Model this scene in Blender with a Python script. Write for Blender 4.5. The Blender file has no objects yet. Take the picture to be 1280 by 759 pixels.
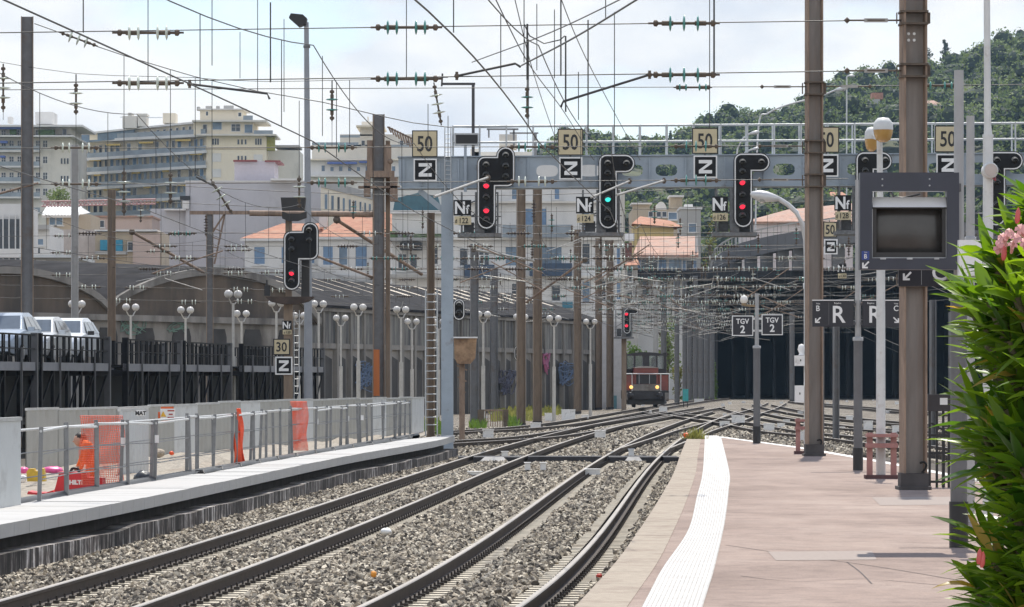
import bpy, math, random
import numpy as np
from mathutils import Vector, Matrix
R = math.radians
rnd = random.Random(7)
SC = bpy.context.scene
COL = SC.collection

# ---------------------------------------------------------------- camera
F, HOR, CAMZ = 5200.0, 470.0, 2.2          # focal length in photo pixels, horizon row, eye height above the rail tops
cam = bpy.data.objects.new("camera", bpy.data.cameras.new("camera"))
COL.objects.link(cam)
cam.location = (0, 0, CAMZ)
cam.rotation_euler = (R(90), 0, 0)
cam.data.sensor_width = 36.0
cam.data.lens = 36.0 * F / 1280.0
cam.data.shift_y = (HOR - 379.5) / 1280.0
cam.data.clip_start = 0.5
cam.data.clip_end = 9000
SC.camera = cam

# ---------------------------------------------------------------- light
SUN_EL, SUN_AZ = 63.0, 5.2                 # sun ahead of the camera, a little to the right
sd = bpy.data.lights.new("sun", 'SUN')
sd.energy = 4.7
sd.angle = R(0.5)
sd.color = (1.0, 0.945, 0.85)
sun = bpy.data.objects.new("sun", sd)
COL.objects.link(sun)
sdir = Vector((math.sin(R(SUN_AZ)) * math.cos(R(SUN_EL)), math.cos(R(SUN_AZ)) * math.cos(R(SUN_EL)), math.sin(R(SUN_EL))))
sun.rotation_euler = sdir.to_track_quat('Z', 'Y').to_euler()

world = bpy.data.worlds.new("World")
SC.world = world
world.use_nodes = True
nt = world.node_tree
for n in list(nt.nodes):
    nt.nodes.remove(n)
def wn(t, **k):
    n = nt.nodes.new(t)
    for a, b in k.items():
        setattr(n, a, b)
    return n
sky = wn('ShaderNodeTexSky', sky_type='NISHITA', sun_disc=False)
sky.sun_elevation = R(SUN_EL)
sky.sun_rotation = R(SUN_AZ)
sky.air_density = 1.0
sky.dust_density = 0.4
sky.ozone_density = 1.0
bg_sky = wn('ShaderNodeBackground')
bg_sky.inputs['Strength'].default_value = 0.14
tint = wn('ShaderNodeMix', data_type='RGBA', blend_type='MULTIPLY')
tint.inputs['Factor'].default_value = 1.0; tint.inputs['B'].default_value = (0.86, 0.95, 1.08, 1)
nt.links.new(sky.outputs[0], tint.inputs['A'])
nt.links.new(tint.outputs['Result'], bg_sky.inputs['Color'])
tc = wn('ShaderNodeTexCoord')
mp = wn('ShaderNodeMapping')
mp.inputs['Scale'].default_value = (1.0, 1.0, 2.3)
mp.inputs['Location'].default_value = (1.1, 0.0, 1.7)
nt.links.new(tc.outputs['Generated'], mp.inputs['Vector'])
n1 = wn('ShaderNodeTexNoise'); n1.inputs['Scale'].default_value = 11; n1.inputs['Detail'].default_value = 9; n1.inputs['Roughness'].default_value = 0.52
n2 = wn('ShaderNodeTexNoise'); n2.inputs['Scale'].default_value = 17; n2.inputs['Detail'].default_value = 7; n2.inputs['Roughness'].default_value = 0.5
nt.links.new(mp.outputs[0], n1.inputs['Vector']); nt.links.new(mp.outputs[0], n2.inputs['Vector'])
cover = wn('ShaderNodeValToRGB')
cover.color_ramp.elements[0].position = 0.36; cover.color_ramp.elements[0].color = (0.46, 0.46, 0.46, 1)
cover.color_ramp.elements[1].position = 0.47; cover.color_ramp.elements[1].color = (1, 1, 1, 1)
nt.links.new(n1.outputs['Fac'], cover.inputs['Fac'])
shade = wn('ShaderNodeValToRGB')
shade.color_ramp.elements[0].position = 0.36; shade.color_ramp.elements[0].color = (0.74, 0.79, 0.87, 1)
shade.color_ramp.elements[1].position = 0.56; shade.color_ramp.elements[1].color = (1.0, 1.0, 0.99, 1)
nt.links.new(n2.outputs['Fac'], shade.inputs['Fac'])
bg_cl = wn('ShaderNodeBackground')
bg_cl.inputs['Strength'].default_value = 0.90
nt.links.new(shade.outputs[0], bg_cl.inputs['Color'])
sepy = wn('ShaderNodeSeparateXYZ'); nt.links.new(tc.outputs['Generated'], sepy.inputs[0])
front = wn('ShaderNodeMapRange', interpolation_type='SMOOTHSTEP')      # clouds on the side away from the sun are lit full on and brighter
front.inputs['From Min'].default_value = -0.7; front.inputs['From Max'].default_value = 0.3; front.inputs['To Min'].default_value = 1.2; front.inputs['To Max'].default_value = 0.90
nt.links.new(sepy.outputs['Y'], front.inputs['Value']); nt.links.new(front.outputs[0], bg_cl.inputs['Strength'])
mixs = wn('ShaderNodeMixShader')
sepz = wn('ShaderNodeSeparateXYZ'); nt.links.new(tc.outputs['Generated'], sepz.inputs[0])
zen = wn('ShaderNodeMapRange', interpolation_type='SMOOTHSTEP')          # the clouds pile up low, the zenith is open blue
zen.inputs['From Min'].default_value = 0.42; zen.inputs['From Max'].default_value = 0.78; zen.inputs['To Min'].default_value = 1.0; zen.inputs['To Max'].default_value = 0.10
nt.links.new(sepz.outputs['Z'], zen.inputs['Value'])
cmul = wn('ShaderNodeMath', operation='MULTIPLY')
nt.links.new(cover.outputs[0], cmul.inputs[0]); nt.links.new(zen.outputs[0], cmul.inputs[1])
nt.links.new(cmul.outputs[0], mixs.inputs[0])
nt.links.new(bg_sky.outputs[0], mixs.inputs[1])
nt.links.new(bg_cl.outputs[0], mixs.inputs[2])
wo = wn('ShaderNodeOutputWorld')
nt.links.new(mixs.outputs[0], wo.inputs['Surface'])

vs = SC.view_settings
vs.view_transform = 'Standard'; vs.look = 'None'; vs.gamma = 1.0; vs.use_curve_mapping = False
vs.exposure = 0.22
SC.display_settings.display_device = 'sRGB'
cy = SC.cycles
cy.use_denoising = True
cy.max_bounces = 6; cy.diffuse_bounces = 3; cy.glossy_bounces = 3; cy.transmission_bounces = 4; cy.transparent_max_bounces = 12
cy.volume_bounces = 0
cy.caustics_reflective = False; cy.caustics_refractive = False
cy.sample_clamp_indirect = 6.0

# ---------------------------------------------------------------- helpers
def P(px, py, Y):
    """Point at distance Y that the photograph shows at pixel (px, py)."""
    return Vector(((px - 640.0) * Y / F, Y, CAMZ - (py - HOR) * Y / F))
def G(px, py, z=0.0):
    """Point on the level z seen at pixel (px, py)."""
    Y = F * (CAMZ - z) / (py - HOR)
    return Vector(((px - 640.0) * Y / F, Y, z))
def m_per_px(Y):
    return Y / F

_mats = {}
def M(name, col, rough=0.65, metal=0.0, var=0.18, scale=3.0, bump=0.0, bscale=30.0, dirt=None, dirt_amt=0.5, dscale=1.2, stretch=(1, 1, 1),
      emit=None, estr=0.0, rand=0.0, trans=0.0, spec=0.5):
    if name in _mats:
        return _mats[name]
    m = bpy.data.materials.new(name)
    m.use_nodes = True
    t = m.node_tree
    b = t.nodes['Principled BSDF']
    b.inputs['Roughness'].default_value = rough
    b.inputs['Metallic'].default_value = metal
    b.inputs['Specular IOR Level'].default_value = spec
    tcn = t.nodes.new('ShaderNodeTexCoord')
    mpn = t.nodes.new('ShaderNodeMapping')
    mpn.inputs['Scale'].default_value = stretch
    t.links.new(tcn.outputs['Object'], mpn.inputs['Vector'])
    no = t.nodes.new('ShaderNodeTexNoise')
    no.inputs['Scale'].default_value = scale; no.inputs['Detail'].default_value = 6; no.inputs['Roughness'].default_value = 0.6
    t.links.new(mpn.outputs[0], no.inputs['Vector'])
    rp = t.nodes.new('ShaderNodeValToRGB')
    c = np.array(col[:3])
    rp.color_ramp.elements[0].position = 0.3; rp.color_ramp.elements[0].color = (*np.clip(c * (1 - var), 0, 1), 1)
    rp.color_ramp.elements[1].position = 0.7; rp.color_ramp.elements[1].color = (*np.clip(c * (1 + var), 0, 1), 1)
    t.links.new(no.outputs['Fac'], rp.inputs['Fac'])
    out = rp.outputs[0]
    if dirt is not None:
        n3 = t.nodes.new('ShaderNodeTexNoise')
        n3.inputs['Scale'].default_value = dscale; n3.inputs['Detail'].default_value = 8; n3.inputs['Roughness'].default_value = 0.65
        t.links.new(mpn.outputs[0], n3.inputs['Vector'])
        r3 = t.nodes.new('ShaderNodeValToRGB')
        r3.color_ramp.elements[0].position = 0.62 - 0.3 * dirt_amt; r3.color_ramp.elements[0].color = (0, 0, 0, 1)
        r3.color_ramp.elements[1].position = 0.80 - 0.3 * dirt_amt; r3.color_ramp.elements[1].color = (1, 1, 1, 1)
        t.links.new(n3.outputs['Fac'], r3.inputs['Fac'])
        mx = t.nodes.new('ShaderNodeMix'); mx.data_type = 'RGBA'
        t.links.new(r3.outputs[0], mx.inputs['Factor'])
        t.links.new(out, mx.inputs['A'])
        mx.inputs['B'].default_value = (*dirt, 1)
        out = mx.outputs['Result']
    if rand > 0:
        oi = t.nodes.new('ShaderNodeObjectInfo')
        mr = t.nodes.new('ShaderNodeMapRange')
        mr.inputs['To Min'].default_value = 1 - rand; mr.inputs['To Max'].default_value = 1 + rand
        t.links.new(oi.outputs['Random'], mr.inputs['Value'])
        vm = t.nodes.new('ShaderNodeVectorMath'); vm.operation = 'SCALE'
        t.links.new(out, vm.inputs[0]); t.links.new(mr.outputs[0], vm.inputs['Scale'])
        out = vm.outputs[0]
    t.links.new(out, b.inputs['Base Color'])
    if bump > 0:
        bn = t.nodes.new('ShaderNodeTexNoise'); bn.inputs['Scale'].default_value = bscale; bn.inputs['Detail'].default_value = 5
        t.links.new(mpn.outputs[0], bn.inputs['Vector'])
        bp = t.nodes.new('ShaderNodeBump'); bp.inputs['Strength'].default_value = bump; bp.inputs['Distance'].default_value = 0.05
        t.links.new(bn.outputs['Fac'], bp.inputs['Height'])
        t.links.new(bp.outputs[0], b.inputs['Normal'])
    if emit is not None:
        b.inputs['Emission Color'].default_value = (*emit, 1)
        b.inputs['Emission Strength'].default_value = estr
    if trans > 0:
        b.inputs['Transmission Weight'].default_value = trans
    _mats[name] = m
    return m

ORG = {}
def _link(o, parent=None):
    COL.objects.link(o)
    if parent is not None:
        o.parent = parent
    return o
def tag(o, label=None, cat=None, group=None, kind=None):
    if label: o['label'] = label
    if cat: o['category'] = cat
    if group: o['group'] = group
    if kind: o['kind'] = kind
    return o
def thing(name, label, cat, loc=(0, 0, 0), group=None):
    o = bpy.data.objects.new(name, None)
    o.empty_display_size = 0.2
    o.location = loc
    _link(o)
    ORG[o.name] = Vector(loc)
    return tag(o, label, cat, group)

class MB:
    """Collects shapes in world coordinates; build() links them as ONE mesh object."""
    def __init__(s):
        s.v = []; s.f = []; s.m = []; s.s = []; s.cur = 0
    def mat(s, i):
        s.cur = i; return s
    def add(s, vs, fs, smooth=False):
        o = len(s.v)
        s.v.extend([tuple(v) for v in vs])
        for f in fs:
            s.f.append(tuple(o + i for i in f)); s.m.append(s.cur); s.s.append(smooth)
        return s
    def box(s, a, b):
        x0, y0, z0 = (min(a[i], b[i]) for i in range(3)); x1, y1, z1 = (max(a[i], b[i]) for i in range(3))
        return s.add([(x0, y0, z0), (x1, y0, z0), (x1, y1, z0), (x0, y1, z0), (x0, y0, z1), (x1, y0, z1), (x1, y1, z1), (x0, y1, z1)],
                     [(0, 3, 2, 1), (4, 5, 6, 7), (0, 1, 5, 4), (1, 2, 6, 5), (2, 3, 7, 6), (3, 0, 4, 7)])
    def rbox(s, c, size, rz=0.0, M4=None):
        hx, hy, hz = size[0] / 2, size[1] / 2, size[2] / 2
        mt = M4 if M4 is not None else Matrix.Rotation(rz, 3, 'Z')
        vs = [Vector(c) + mt @ Vector((x, y, z)) for z in (-hz, hz) for x, y in ((-hx, -hy), (hx, -hy), (hx, hy), (-hx, hy))]
        return s.add(vs, [(0, 3, 2, 1), (4, 5, 6, 7), (0, 1, 5, 4), (1, 2, 6, 5), (2, 3, 7, 6), (3, 0, 4, 7)])
    def beam(s, p0, p1, w, h, up=(0, 0, 1)):
        p0, p1 = Vector(p0), Vector(p1)
        d = (p1 - p0).normalized(); u = Vector(up)
        if abs(d.dot(u)) > 0.98: u = Vector((0, 1, 0))
        a = d.cross(u).normalized(); b = a.cross(d).normalized()
        vs = [p + a * (sx * w / 2) + b * (sz * h / 2) for p in (p0, p1) for sx, sz in ((-1, -1), (1, -1), (1, 1), (-1, 1))]
        return s.add(vs, [(0, 1, 2, 3), (7, 6, 5, 4), (0, 4, 5, 1), (1, 5, 6, 2), (2, 6, 7, 3), (3, 7, 4, 0)])
    def tube(s, pts, r, n=6, caps=True):
        pts = [Vector(p) for p in pts]
        rs = r if isinstance(r, (list, tuple)) else [r] * len(pts)
        vs = []; fs = []
        prev = None
        for i, p in enumerate(pts):
            d = (pts[min(i + 1, len(pts) - 1)] - pts[max(i - 1, 0)])
            d = d.normalized() if d.length > 1e-9 else Vector((0, 0, 1))
            u = Vector((0, 0, 1)) if abs(d.z) < 0.9 else Vector((0, 1, 0))
            a = d.cross(u).normalized()
            if prev is not None and a.dot(prev) < 0 and abs(d.z) < 0.9: pass
            b = a.cross(d).normalized(); prev = a
            for k in range(n):
                t = 2 * math.pi * k / n
                vs.append(p + (a * math.cos(t) + b * math.sin(t)) * rs[i])
        for i in range(len(pts) - 1):
            for k in range(n):
                fs.append((i * n + k, (i + 1) * n + k, (i + 1) * n + (k + 1) % n, i * n + (k + 1) % n))
        s.add(vs, fs, n > 4)
        if caps:
            s.add(vs[:n], [tuple(range(n))]); s.add(vs[-n:], [tuple(range(n - 1, -1, -1))])
        return s
    def cyl(s, p0, p1, r0, r1=None, n=12, caps=True):
        return s.tube([p0, p1], [r0, r0 if r1 is None else r1], n, caps)
    def prism(s, poly, y0, y1):
        """poly: (x, z) outline, extruded along the depth axis from y0 to y1."""
        n = len(poly)
        vs = [(x, y0, z) for x, z in poly] + [(x, y1, z) for x, z in poly]
        fs = [tuple(range(n)), tuple(range(2 * n - 1, n - 1, -1))]
        fs += [(i, n + i, n + (i + 1) % n, (i + 1) % n) for i in range(n)]
        return s.add(vs, fs)
    def slab(s, poly, z0, z1):
        """poly: (x, y) outline, extruded upwards from z0 to z1."""
        n = len(poly)
        vs = [(x, y, z0) for x, y in poly] + [(x, y, z1) for x, y in poly]
        fs = [tuple(range(n - 1, -1, -1)), tuple(range(n, 2 * n))]
        fs += [(i, (i + 1) % n, n + (i + 1) % n, n + i) for i in range(n)]
        return s.add(vs, fs)
    def lathe(s, prof, c, axis=(0, 0, 1), n=12):
        """prof: (radius, height along the axis)."""
        ax = Vector(axis).normalized(); u = Vector((1, 0, 0)) if abs(ax.x) < 0.9 else Vector((0, 1, 0))
        a = ax.cross(u).normalized(); b = ax.cross(a)
        vs = []; fs = []
        for r, h in prof:
            for k in range(n):
                t = 2 * math.pi * k / n
                vs.append(Vector(c) + ax * h + (a * math.cos(t) + b * math.sin(t)) * max(r, 1e-4))
        for i in range(len(prof) - 1):
            for k in range(n):
                fs.append((i * n + k, i * n + (k + 1) % n, (i + 1) * n + (k + 1) % n, (i + 1) * n + k))
        return s.add(vs, fs, True)
    def ball(s, c, r, n=12, sz=1.0):
        h = n // 2
        prof = [(r * math.sin(math.pi * i / h), -r * sz * math.cos(math.pi * i / h)) for i in range(h + 1)]
        return s.lathe(prof, c, (0, 0, 1), n)
    def wall(s, path, z0, z1, thick):
        """upright wall following (x, y) points, z0/z1 may be numbers or per-point lists."""
        n = len(path)
        Z0 = z0 if isinstance(z0, (list, tuple)) else [z0] * n
        Z1 = z1 if isinstance(z1, (list, tuple)) else [z1] * n
        vs = []
        for i, (x, y) in enumerate(path):
            a = Vector(path[max(i - 1, 0)]); b = Vector(path[min(i + 1, n - 1)])
            d = (b - a).normalized(); nx, ny = -d.y * thick, d.x * thick
            vs += [(x, y, Z0[i]), (x, y, Z1[i]), (x + nx, y + ny, Z1[i]), (x + nx, y + ny, Z0[i])]
        fs = []
        for i in range(n - 1):
            o, q = i * 4, i * 4 + 4
            fs += [(o, q, q + 1, o + 1), (o + 1, q + 1, q + 2, o + 2), (o + 2, q + 2, q + 3, o + 3), (o + 3, q + 3, q, o)]
        fs += [(0, 1, 2, 3), (n * 4 - 1, n * 4 - 2, n * 4 - 3, n * 4 - 4)]
        return s.add(vs, fs)
    def text(s, body, size, c, ext=0.004, offset=0.0, sx=1.0, rz=0.0, roll=0.0):
        """lettering that faces the camera side (-Y), centred on c."""
        vs, fs = text_mesh(body, size, ext, offset, sx)
        mt = Matrix.Rotation(rz, 3, 'Z') @ Matrix.Rotation(R(90), 3, 'X') @ Matrix.Rotation(roll, 3, 'Z')
        return s.add([Vector(c) + mt @ v for v in vs], fs)
    def build(s, name, mats, parent=None, label=None, cat=None, group=None, kind=None):
        org = ORG[parent.name] if parent is not None else Vector((0, 0, 0))
        v = np.array(s.v, dtype=float).reshape(-1, 3)
        if parent is None and len(v):
            org = Vector(((v[:, 0].min() + v[:, 0].max()) / 2, (v[:, 1].min() + v[:, 1].max()) / 2, v[:, 2].min()))
            if kind == 'structure': org = Vector((0, 0, 0))
        me = bpy.data.meshes.new(name)
        me.from_pydata((v - np.array(org)).tolist(), [], s.f)
        for m in (mats if isinstance(mats, (list, tuple)) else [mats]):
            me.materials.append(m)
        me.polygons.foreach_set('material_index', s.m)
        me.polygons.foreach_set('use_smooth', s.s)
        me.update()
        o = bpy.data.objects.new(name, me)
        _link(o, parent)
        if parent is None:
            o.location = org
        ORG[o.name] = org
        return tag(o, label, cat, group, kind)

_txt = {}
def text_mesh(body, size, ext, offset, sx):
    k = (body, size, ext, offset, sx)
    if k not in _txt:
        cu = bpy.data.curves.new("lettering", 'FONT')
        cu.body = body; cu.size = size; cu.extrude = ext; cu.offset = offset
        cu.align_x = 'CENTER'; cu.align_y = 'CENTER'; cu.resolution_u = 3
        ob = bpy.data.objects.new("lettering", cu)
        COL.objects.link(ob)
        dg = bpy.context.evaluated_depsgraph_get()
        me = bpy.data.meshes.new_from_object(ob.evaluated_get(dg))
        xs = [v.co.x for v in me.vertices]; ys = [v.co.y for v in me.vertices]
        cx, cyy = (min(xs) + max(xs)) / 2, (min(ys) + max(ys)) / 2
        vs = [Vector(((v.co.x - cx) * sx, v.co.y - cyy, v.co.z)) for v in me.vertices]
        _txt[k] = (vs, [tuple(p.vertices) for p in me.polygons])
        bpy.data.objects.remove(ob); bpy.data.curves.remove(cu); bpy.data.meshes.remove(me)
    return _txt[k]

def dup(root, delta=(0, 0, 0), rz=0.0, scale=None, label=None, group=None):
    """copy of a thing, its parts and their sub-parts, moved by delta."""
    r = root.copy(); COL.objects.link(r)
    r.location = Vector(root.location) + Vector(delta)
    r.rotation_euler = (0, 0, root.rotation_euler.z + rz)
    if scale: r.scale = (scale,) * 3
    ORG[r.name] = ORG[root.name] + Vector(delta)
    if label: r['label'] = label
    if group: r['group'] = group
    for ch in list(root.children):
        c = ch.copy(); COL.objects.link(c); c.parent = r
        for g in list(ch.children):
            d = g.copy(); COL.objects.link(d); d.parent = c
    return r

def rounded(x0, z0, x1, z1, r, n=6, corners='1111'):
    """outline of a rounded rectangle, counter-clockwise from lower left; corners ll, lr, ur, ul."""
    pts = []
    for i, (cx, cz, a0) in enumerate(((x0, z0, 180), (x1, z0, 270), (x1, z1, 0), (x0, z1, 90))):
        if corners[i] == '0':
            pts.append((cx, cz)); continue
        ox = cx + r if cx == x0 else cx - r
        oz = cz + r if cz == z0 else cz - r
        for k in range(n + 1):
            t = R(a0 + 90 * k / n)
            pts.append((ox + r * math.cos(t), oz + r * math.sin(t)))
    return pts

def smooth_path(pts, step=2.0):
    """Catmull-Rom through the points, resampled about every step metres."""
    pts = [Vector(p) for p in pts]
    q = [pts[0] * 2 - pts[1]] + pts + [pts[-1] * 2 - pts[-2]]
    out = []
    for i in range(1, len(q) - 2):
        a, b, c, d = q[i - 1], q[i], q[i + 1], q[i + 2]
        n = max(1, int((c - b).length / step))
        for k in range(n):
            t = k / n
            out.append(0.5 * ((2 * b) + (c - a) * t + (2 * a - 5 * b + 4 * c - d) * t * t + (3 * b - a - 3 * c + d) * t ** 3))
    out.append(pts[-1])
    return out
def at_y(path, y):
    for a, b in zip(path, path[1:]):
        if (a.y - y) * (b.y - y) <= 0 and a.y != b.y:
            t = (y - a.y) / (b.y - a.y)
            return a.lerp(b, t)
    return path[0] if abs(path[0].y - y) < abs(path[-1].y - y) else path[-1]

# ---------------------------------------------------------------- shared materials
BLACK = M("black_paint", (0.012, 0.012, 0.014), 0.45, var=0.3)
BLACKM = M("matt_black", (0.008, 0.008, 0.009), 0.8, var=0.3)
WHITE = M("white_paint", (0.78, 0.78, 0.77), 0.5, var=0.08, dirt=(0.45, 0.43, 0.4), dirt_amt=0.2, dscale=3)
TAN = M("sign_tan", (0.55, 0.47, 0.30), 0.5, var=0.08)
GALV = M("galvanised_steel", (0.42, 0.43, 0.44), 0.5, 0.3, var=0.2, scale=8)
GREYPOLE = M("grey_pole_paint", (0.36, 0.36, 0.36), 0.5, var=0.12, dirt=(0.2, 0.17, 0.14), dirt_amt=0.15)
DARKPOLE = M("dark_grey_pole_paint", (0.12, 0.12, 0.125), 0.5, var=0.15)
WEB = M("mast_web_grey", (0.23, 0.205, 0.185), 0.65, var=0.22, scale=6, stretch=(1, 1, 0.15), dirt=(0.23, 0.175, 0.14), dirt_amt=0.45, dscale=2)
RUST = M("mast_rust", (0.27, 0.195, 0.145), 0.8, var=0.3, scale=9, stretch=(1, 1, 0.25), dirt=(0.15, 0.105, 0.08), dirt_amt=0.45)
BROWN = M("mast_brown_paint", (0.22, 0.165, 0.12), 0.7, var=0.25, scale=6, stretch=(1, 1, 0.2), dirt=(0.24, 0.2, 0.16), dirt_amt=0.4)
BLUEGREY = M("gantry_blue_grey", (0.315, 0.37, 0.425), 0.5, var=0.1, scale=2, dirt=(0.17, 0.13, 0.10), dirt_amt=0.12, dscale=2.5)
GLASSINS = M("insulator_green_glass", (0.10, 0.36, 0.32), 0.12, var=0.1, trans=0.25)
GLASSPALE = M("insulator_pale_glass", (0.74, 0.80, 0.70), 0.15, var=0.05, trans=0.1)  # pale glass; on strings catching the sun the brightness is in this colour
INSROD = M("insulator_rod_rust", (0.10, 0.075, 0.055), 0.7, var=0.3, scale=14)
WIRE = M("wire_copper_grey", (0.06, 0.06, 0.06), 0.5, 0.5, var=0.2)
WIREPALE = M("wire_bright", (0.34, 0.33, 0.31), 0.45, 0.5, var=0.2)
CONC = M("light_concrete", (0.52, 0.50, 0.47), 0.85, var=0.1, scale=2, bump=0.15, dirt=(0.33, 0.31, 0.29), dirt_amt=0.3)
GLASSDARK = M("dark_window_glass", (0.035, 0.045, 0.06), 0.12, var=0.3)
# ================================================================ GROUND, TRACKS, PLATFORMS
def nodes_of(m):
    return m.node_tree, m.node_tree.nodes['Principled BSDF']

def ballast_material():
    m = M("ballast_bed", (0.2, 0.19, 0.17), 0.95)
    t, b = nodes_of(m)
    tcn = t.nodes.new('ShaderNodeTexCoord')
    vo = t.nodes.new('ShaderNodeTexVoronoi'); vo.inputs['Scale'].default_value = 13.0
    t.links.new(tcn.outputs['Object'], vo.inputs['Vector'])
    r = t.nodes.new('ShaderNodeValToRGB')
    e = r.color_ramp.elements
    e[0].position = 0.0; e[0].color = (0.03, 0.027, 0.024, 1)
    e[1].position = 1.0; e[1].color = (0.46, 0.44, 0.40, 1)
    x = e.new(0.45); x.color = (0.15, 0.135, 0.115, 1)
    sx = t.nodes.new('ShaderNodeSeparateColor')
    t.links.new(vo.outputs['Color'], sx.inputs[0])
    t.links.new(sx.outputs[0], r.inputs['Fac'])
    no = t.nodes.new('ShaderNodeTexNoise'); no.inputs['Scale'].default_value = 0.35; no.inputs['Detail'].default_value = 6
    t.links.new(tcn.outputs['Object'], no.inputs['Vector'])
    r2 = t.nodes.new('ShaderNodeValToRGB')
    r2.color_ramp.elements[0].position = 0.35; r2.color_ramp.elements[0].color = (0.62, 0.53, 0.45, 1)
    r2.color_ramp.elements[1].position = 0.65; r2.color_ramp.elements[1].color = (1.15, 1.12, 1.05, 1)
    t.links.new(no.outputs['Fac'], r2.inputs['Fac'])
    mx = t.nodes.new('ShaderNodeMix'); mx.data_type = 'RGBA'; mx.blend_type = 'MULTIPLY'; mx.inputs['Factor'].default_value = 1
    t.links.new(r.outputs[0], mx.inputs['A']); t.links.new(r2.outputs[0], mx.inputs['B'])
    t.links.new(mx.outputs['Result'], b.inputs['Base Color'])
    bp = t.nodes.new('ShaderNodeBump'); bp.inputs['Strength'].default_value = 1.0; bp.inputs['Distance'].default_value = 0.06
    inv = t.nodes.new('ShaderNodeMath'); inv.operation = 'SUBTRACT'; inv.inputs[0].default_value = 1
    t.links.new(vo.outputs['Distance'], inv.inputs[1])
    t.links.new(inv.outputs[0], bp.inputs['Height'])
    t.links.new(bp.outputs[0], b.inputs['Normal'])
    return m
BALL = ballast_material()

g = MB(); g.add([(-880, -30, -0.45), (880, -30, -0.45), (880, 2600, -0.45), (-880, 2600, -0.45)], [(0, 1, 2, 3)])
g.build("ground", M("dry_earth", (0.22, 0.19, 0.15), 0.95, var=0.3, scale=0.2), kind='structure')
g = MB(); g.add([(-70, 175, -0.215), (90, 175, -0.215), (90, 560, -0.215), (-70, 560, -0.215)], [(0, 1, 2, 3)])
g.build("ballast_bed", BALL, kind='structure')
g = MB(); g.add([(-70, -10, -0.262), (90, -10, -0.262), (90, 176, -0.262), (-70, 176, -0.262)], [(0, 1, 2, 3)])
g.build("ballast_bed", M("ballast_bed_gap_shade", (0.075, 0.062, 0.05), 0.95, var=0.4, scale=6, dirt=(0.15, 0.125, 0.10), dirt_amt=0.3, dscale=1.0), kind='structure')  # dark colour carries the shade in gaps between stones and sleepers

# ---- rails of the two main tracks, measured on the photograph's rail tops (left rail of each)
def px_path(lst, z=0.0, back=None):
    pts = [G(x, y, z) for x, y in lst]
    if back is not None:
        d = (pts[0] - pts[1]); d /= d.y
        pts = [pts[0] + d * (back - pts[0].y)] + pts
    return pts
LA = px_path([(0, 750), (150, 707), (300, 664), (355, 647), (447, 616), (535, 588), (572, 577), (620, 564.5), (681, 545), (734, 531.5), (795, 521), (855, 512), (893, 505)], 0, 14)
LB = px_path([(460, 752), (600, 673), (641, 649), (681, 621), (722, 592), (747, 576.5), (775, 560), (804, 546), (836, 533.5), (869, 523), (893, 514.5), (912, 507)], 0, 14)
def offset(path, d):
    out = []
    for i, p in enumerate(path):
        a = path[max(i - 1, 0)]; b = path[min(i + 1, len(path) - 1)]
        t = (b - a).normalized()
        out.append(p + Vector((t.y, -t.x, 0)) * d)
    return out
GA = 1.507
RA = px_path([(300, 713), (392, 675), (476, 645), (535, 616), (575.5, 601), (620, 584), (641, 575), (681, 559), (722, 544), (763, 533.5), (804, 525), (850, 516), (880, 510)])
RB = px_path([(653, 757), (702, 715), (738, 680), (771, 643), (797, 608), (816, 578), (827, 563), (844, 549), (862, 539), (885, 528), (911, 517.5)])
def centre_line(left, right, deg):
    c = offset(left, GA / 2)[1:] + offset(right, -GA / 2)
    y = np.array([p.y for p in c]); x = np.array([p.x for p in c])
    k = np.polyfit(np.log(y), x, deg, w=(1.0 / y) ** 0.9)
    ys_ = np.arange(34, min(max(y), 262), 1.5); xs_ = np.polyval(k, np.log(ys_))
    s0 = (xs_[1] - xs_[0]) / (ys_[1] - ys_[0])
    pre = [Vector((xs_[0] + s0 * (v - ys_[0]), v, 0)) for v in np.arange(14, 34, 1.5)]
    return pre + [Vector((a, b_, 0)) for a, b_ in zip(xs_, ys_)]
CA = centre_line(LA, RA, 4)
CB = centre_line(LB, RB, 4)
# the other tracks of the station throat (left rails)
CC = smooth_path(offset(px_path([(470, 556), (588, 549), (640, 545.5), (699, 537.5), (760, 527), (830, 516), (880, 508)]), GA / 2), 2)
CF = smooth_path(offset(px_path([(520, 540), (640, 533), (720, 523), (797, 510.3), (838, 504), (868, 500), (893, 497.5)]), GA / 2), 2)
CX = smooth_path(offset(px_path([(775, 559.5), (815, 547), (850, 536), (885, 527), (915, 517.5), (945, 509), (960, 503)]), GA / 2), 2)
CD = smooth_path(offset(px_path([(1290, 584), (1126, 559), (1031, 546), (951, 537.7), (900, 528), (840, 519), (800, 514)]), GA / 2), 2)
CE = smooth_path(offset(px_path([(1290, 552), (1126, 539), (1031, 532.7), (961, 523.5), (925, 516), (900, 509)]), GA / 2), 2)
CH = smooth_path(offset(px_path([(1290, 541), (1126, 529.5), (1031, 521), (991, 516), (960, 510), (940, 505)]), GA / 2), 2)
CI = smooth_path(offset(px_path([(1290, 523), (1128, 514), (1078, 509.5), (1020, 505), (985, 501)]), GA / 2), 2)

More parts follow.
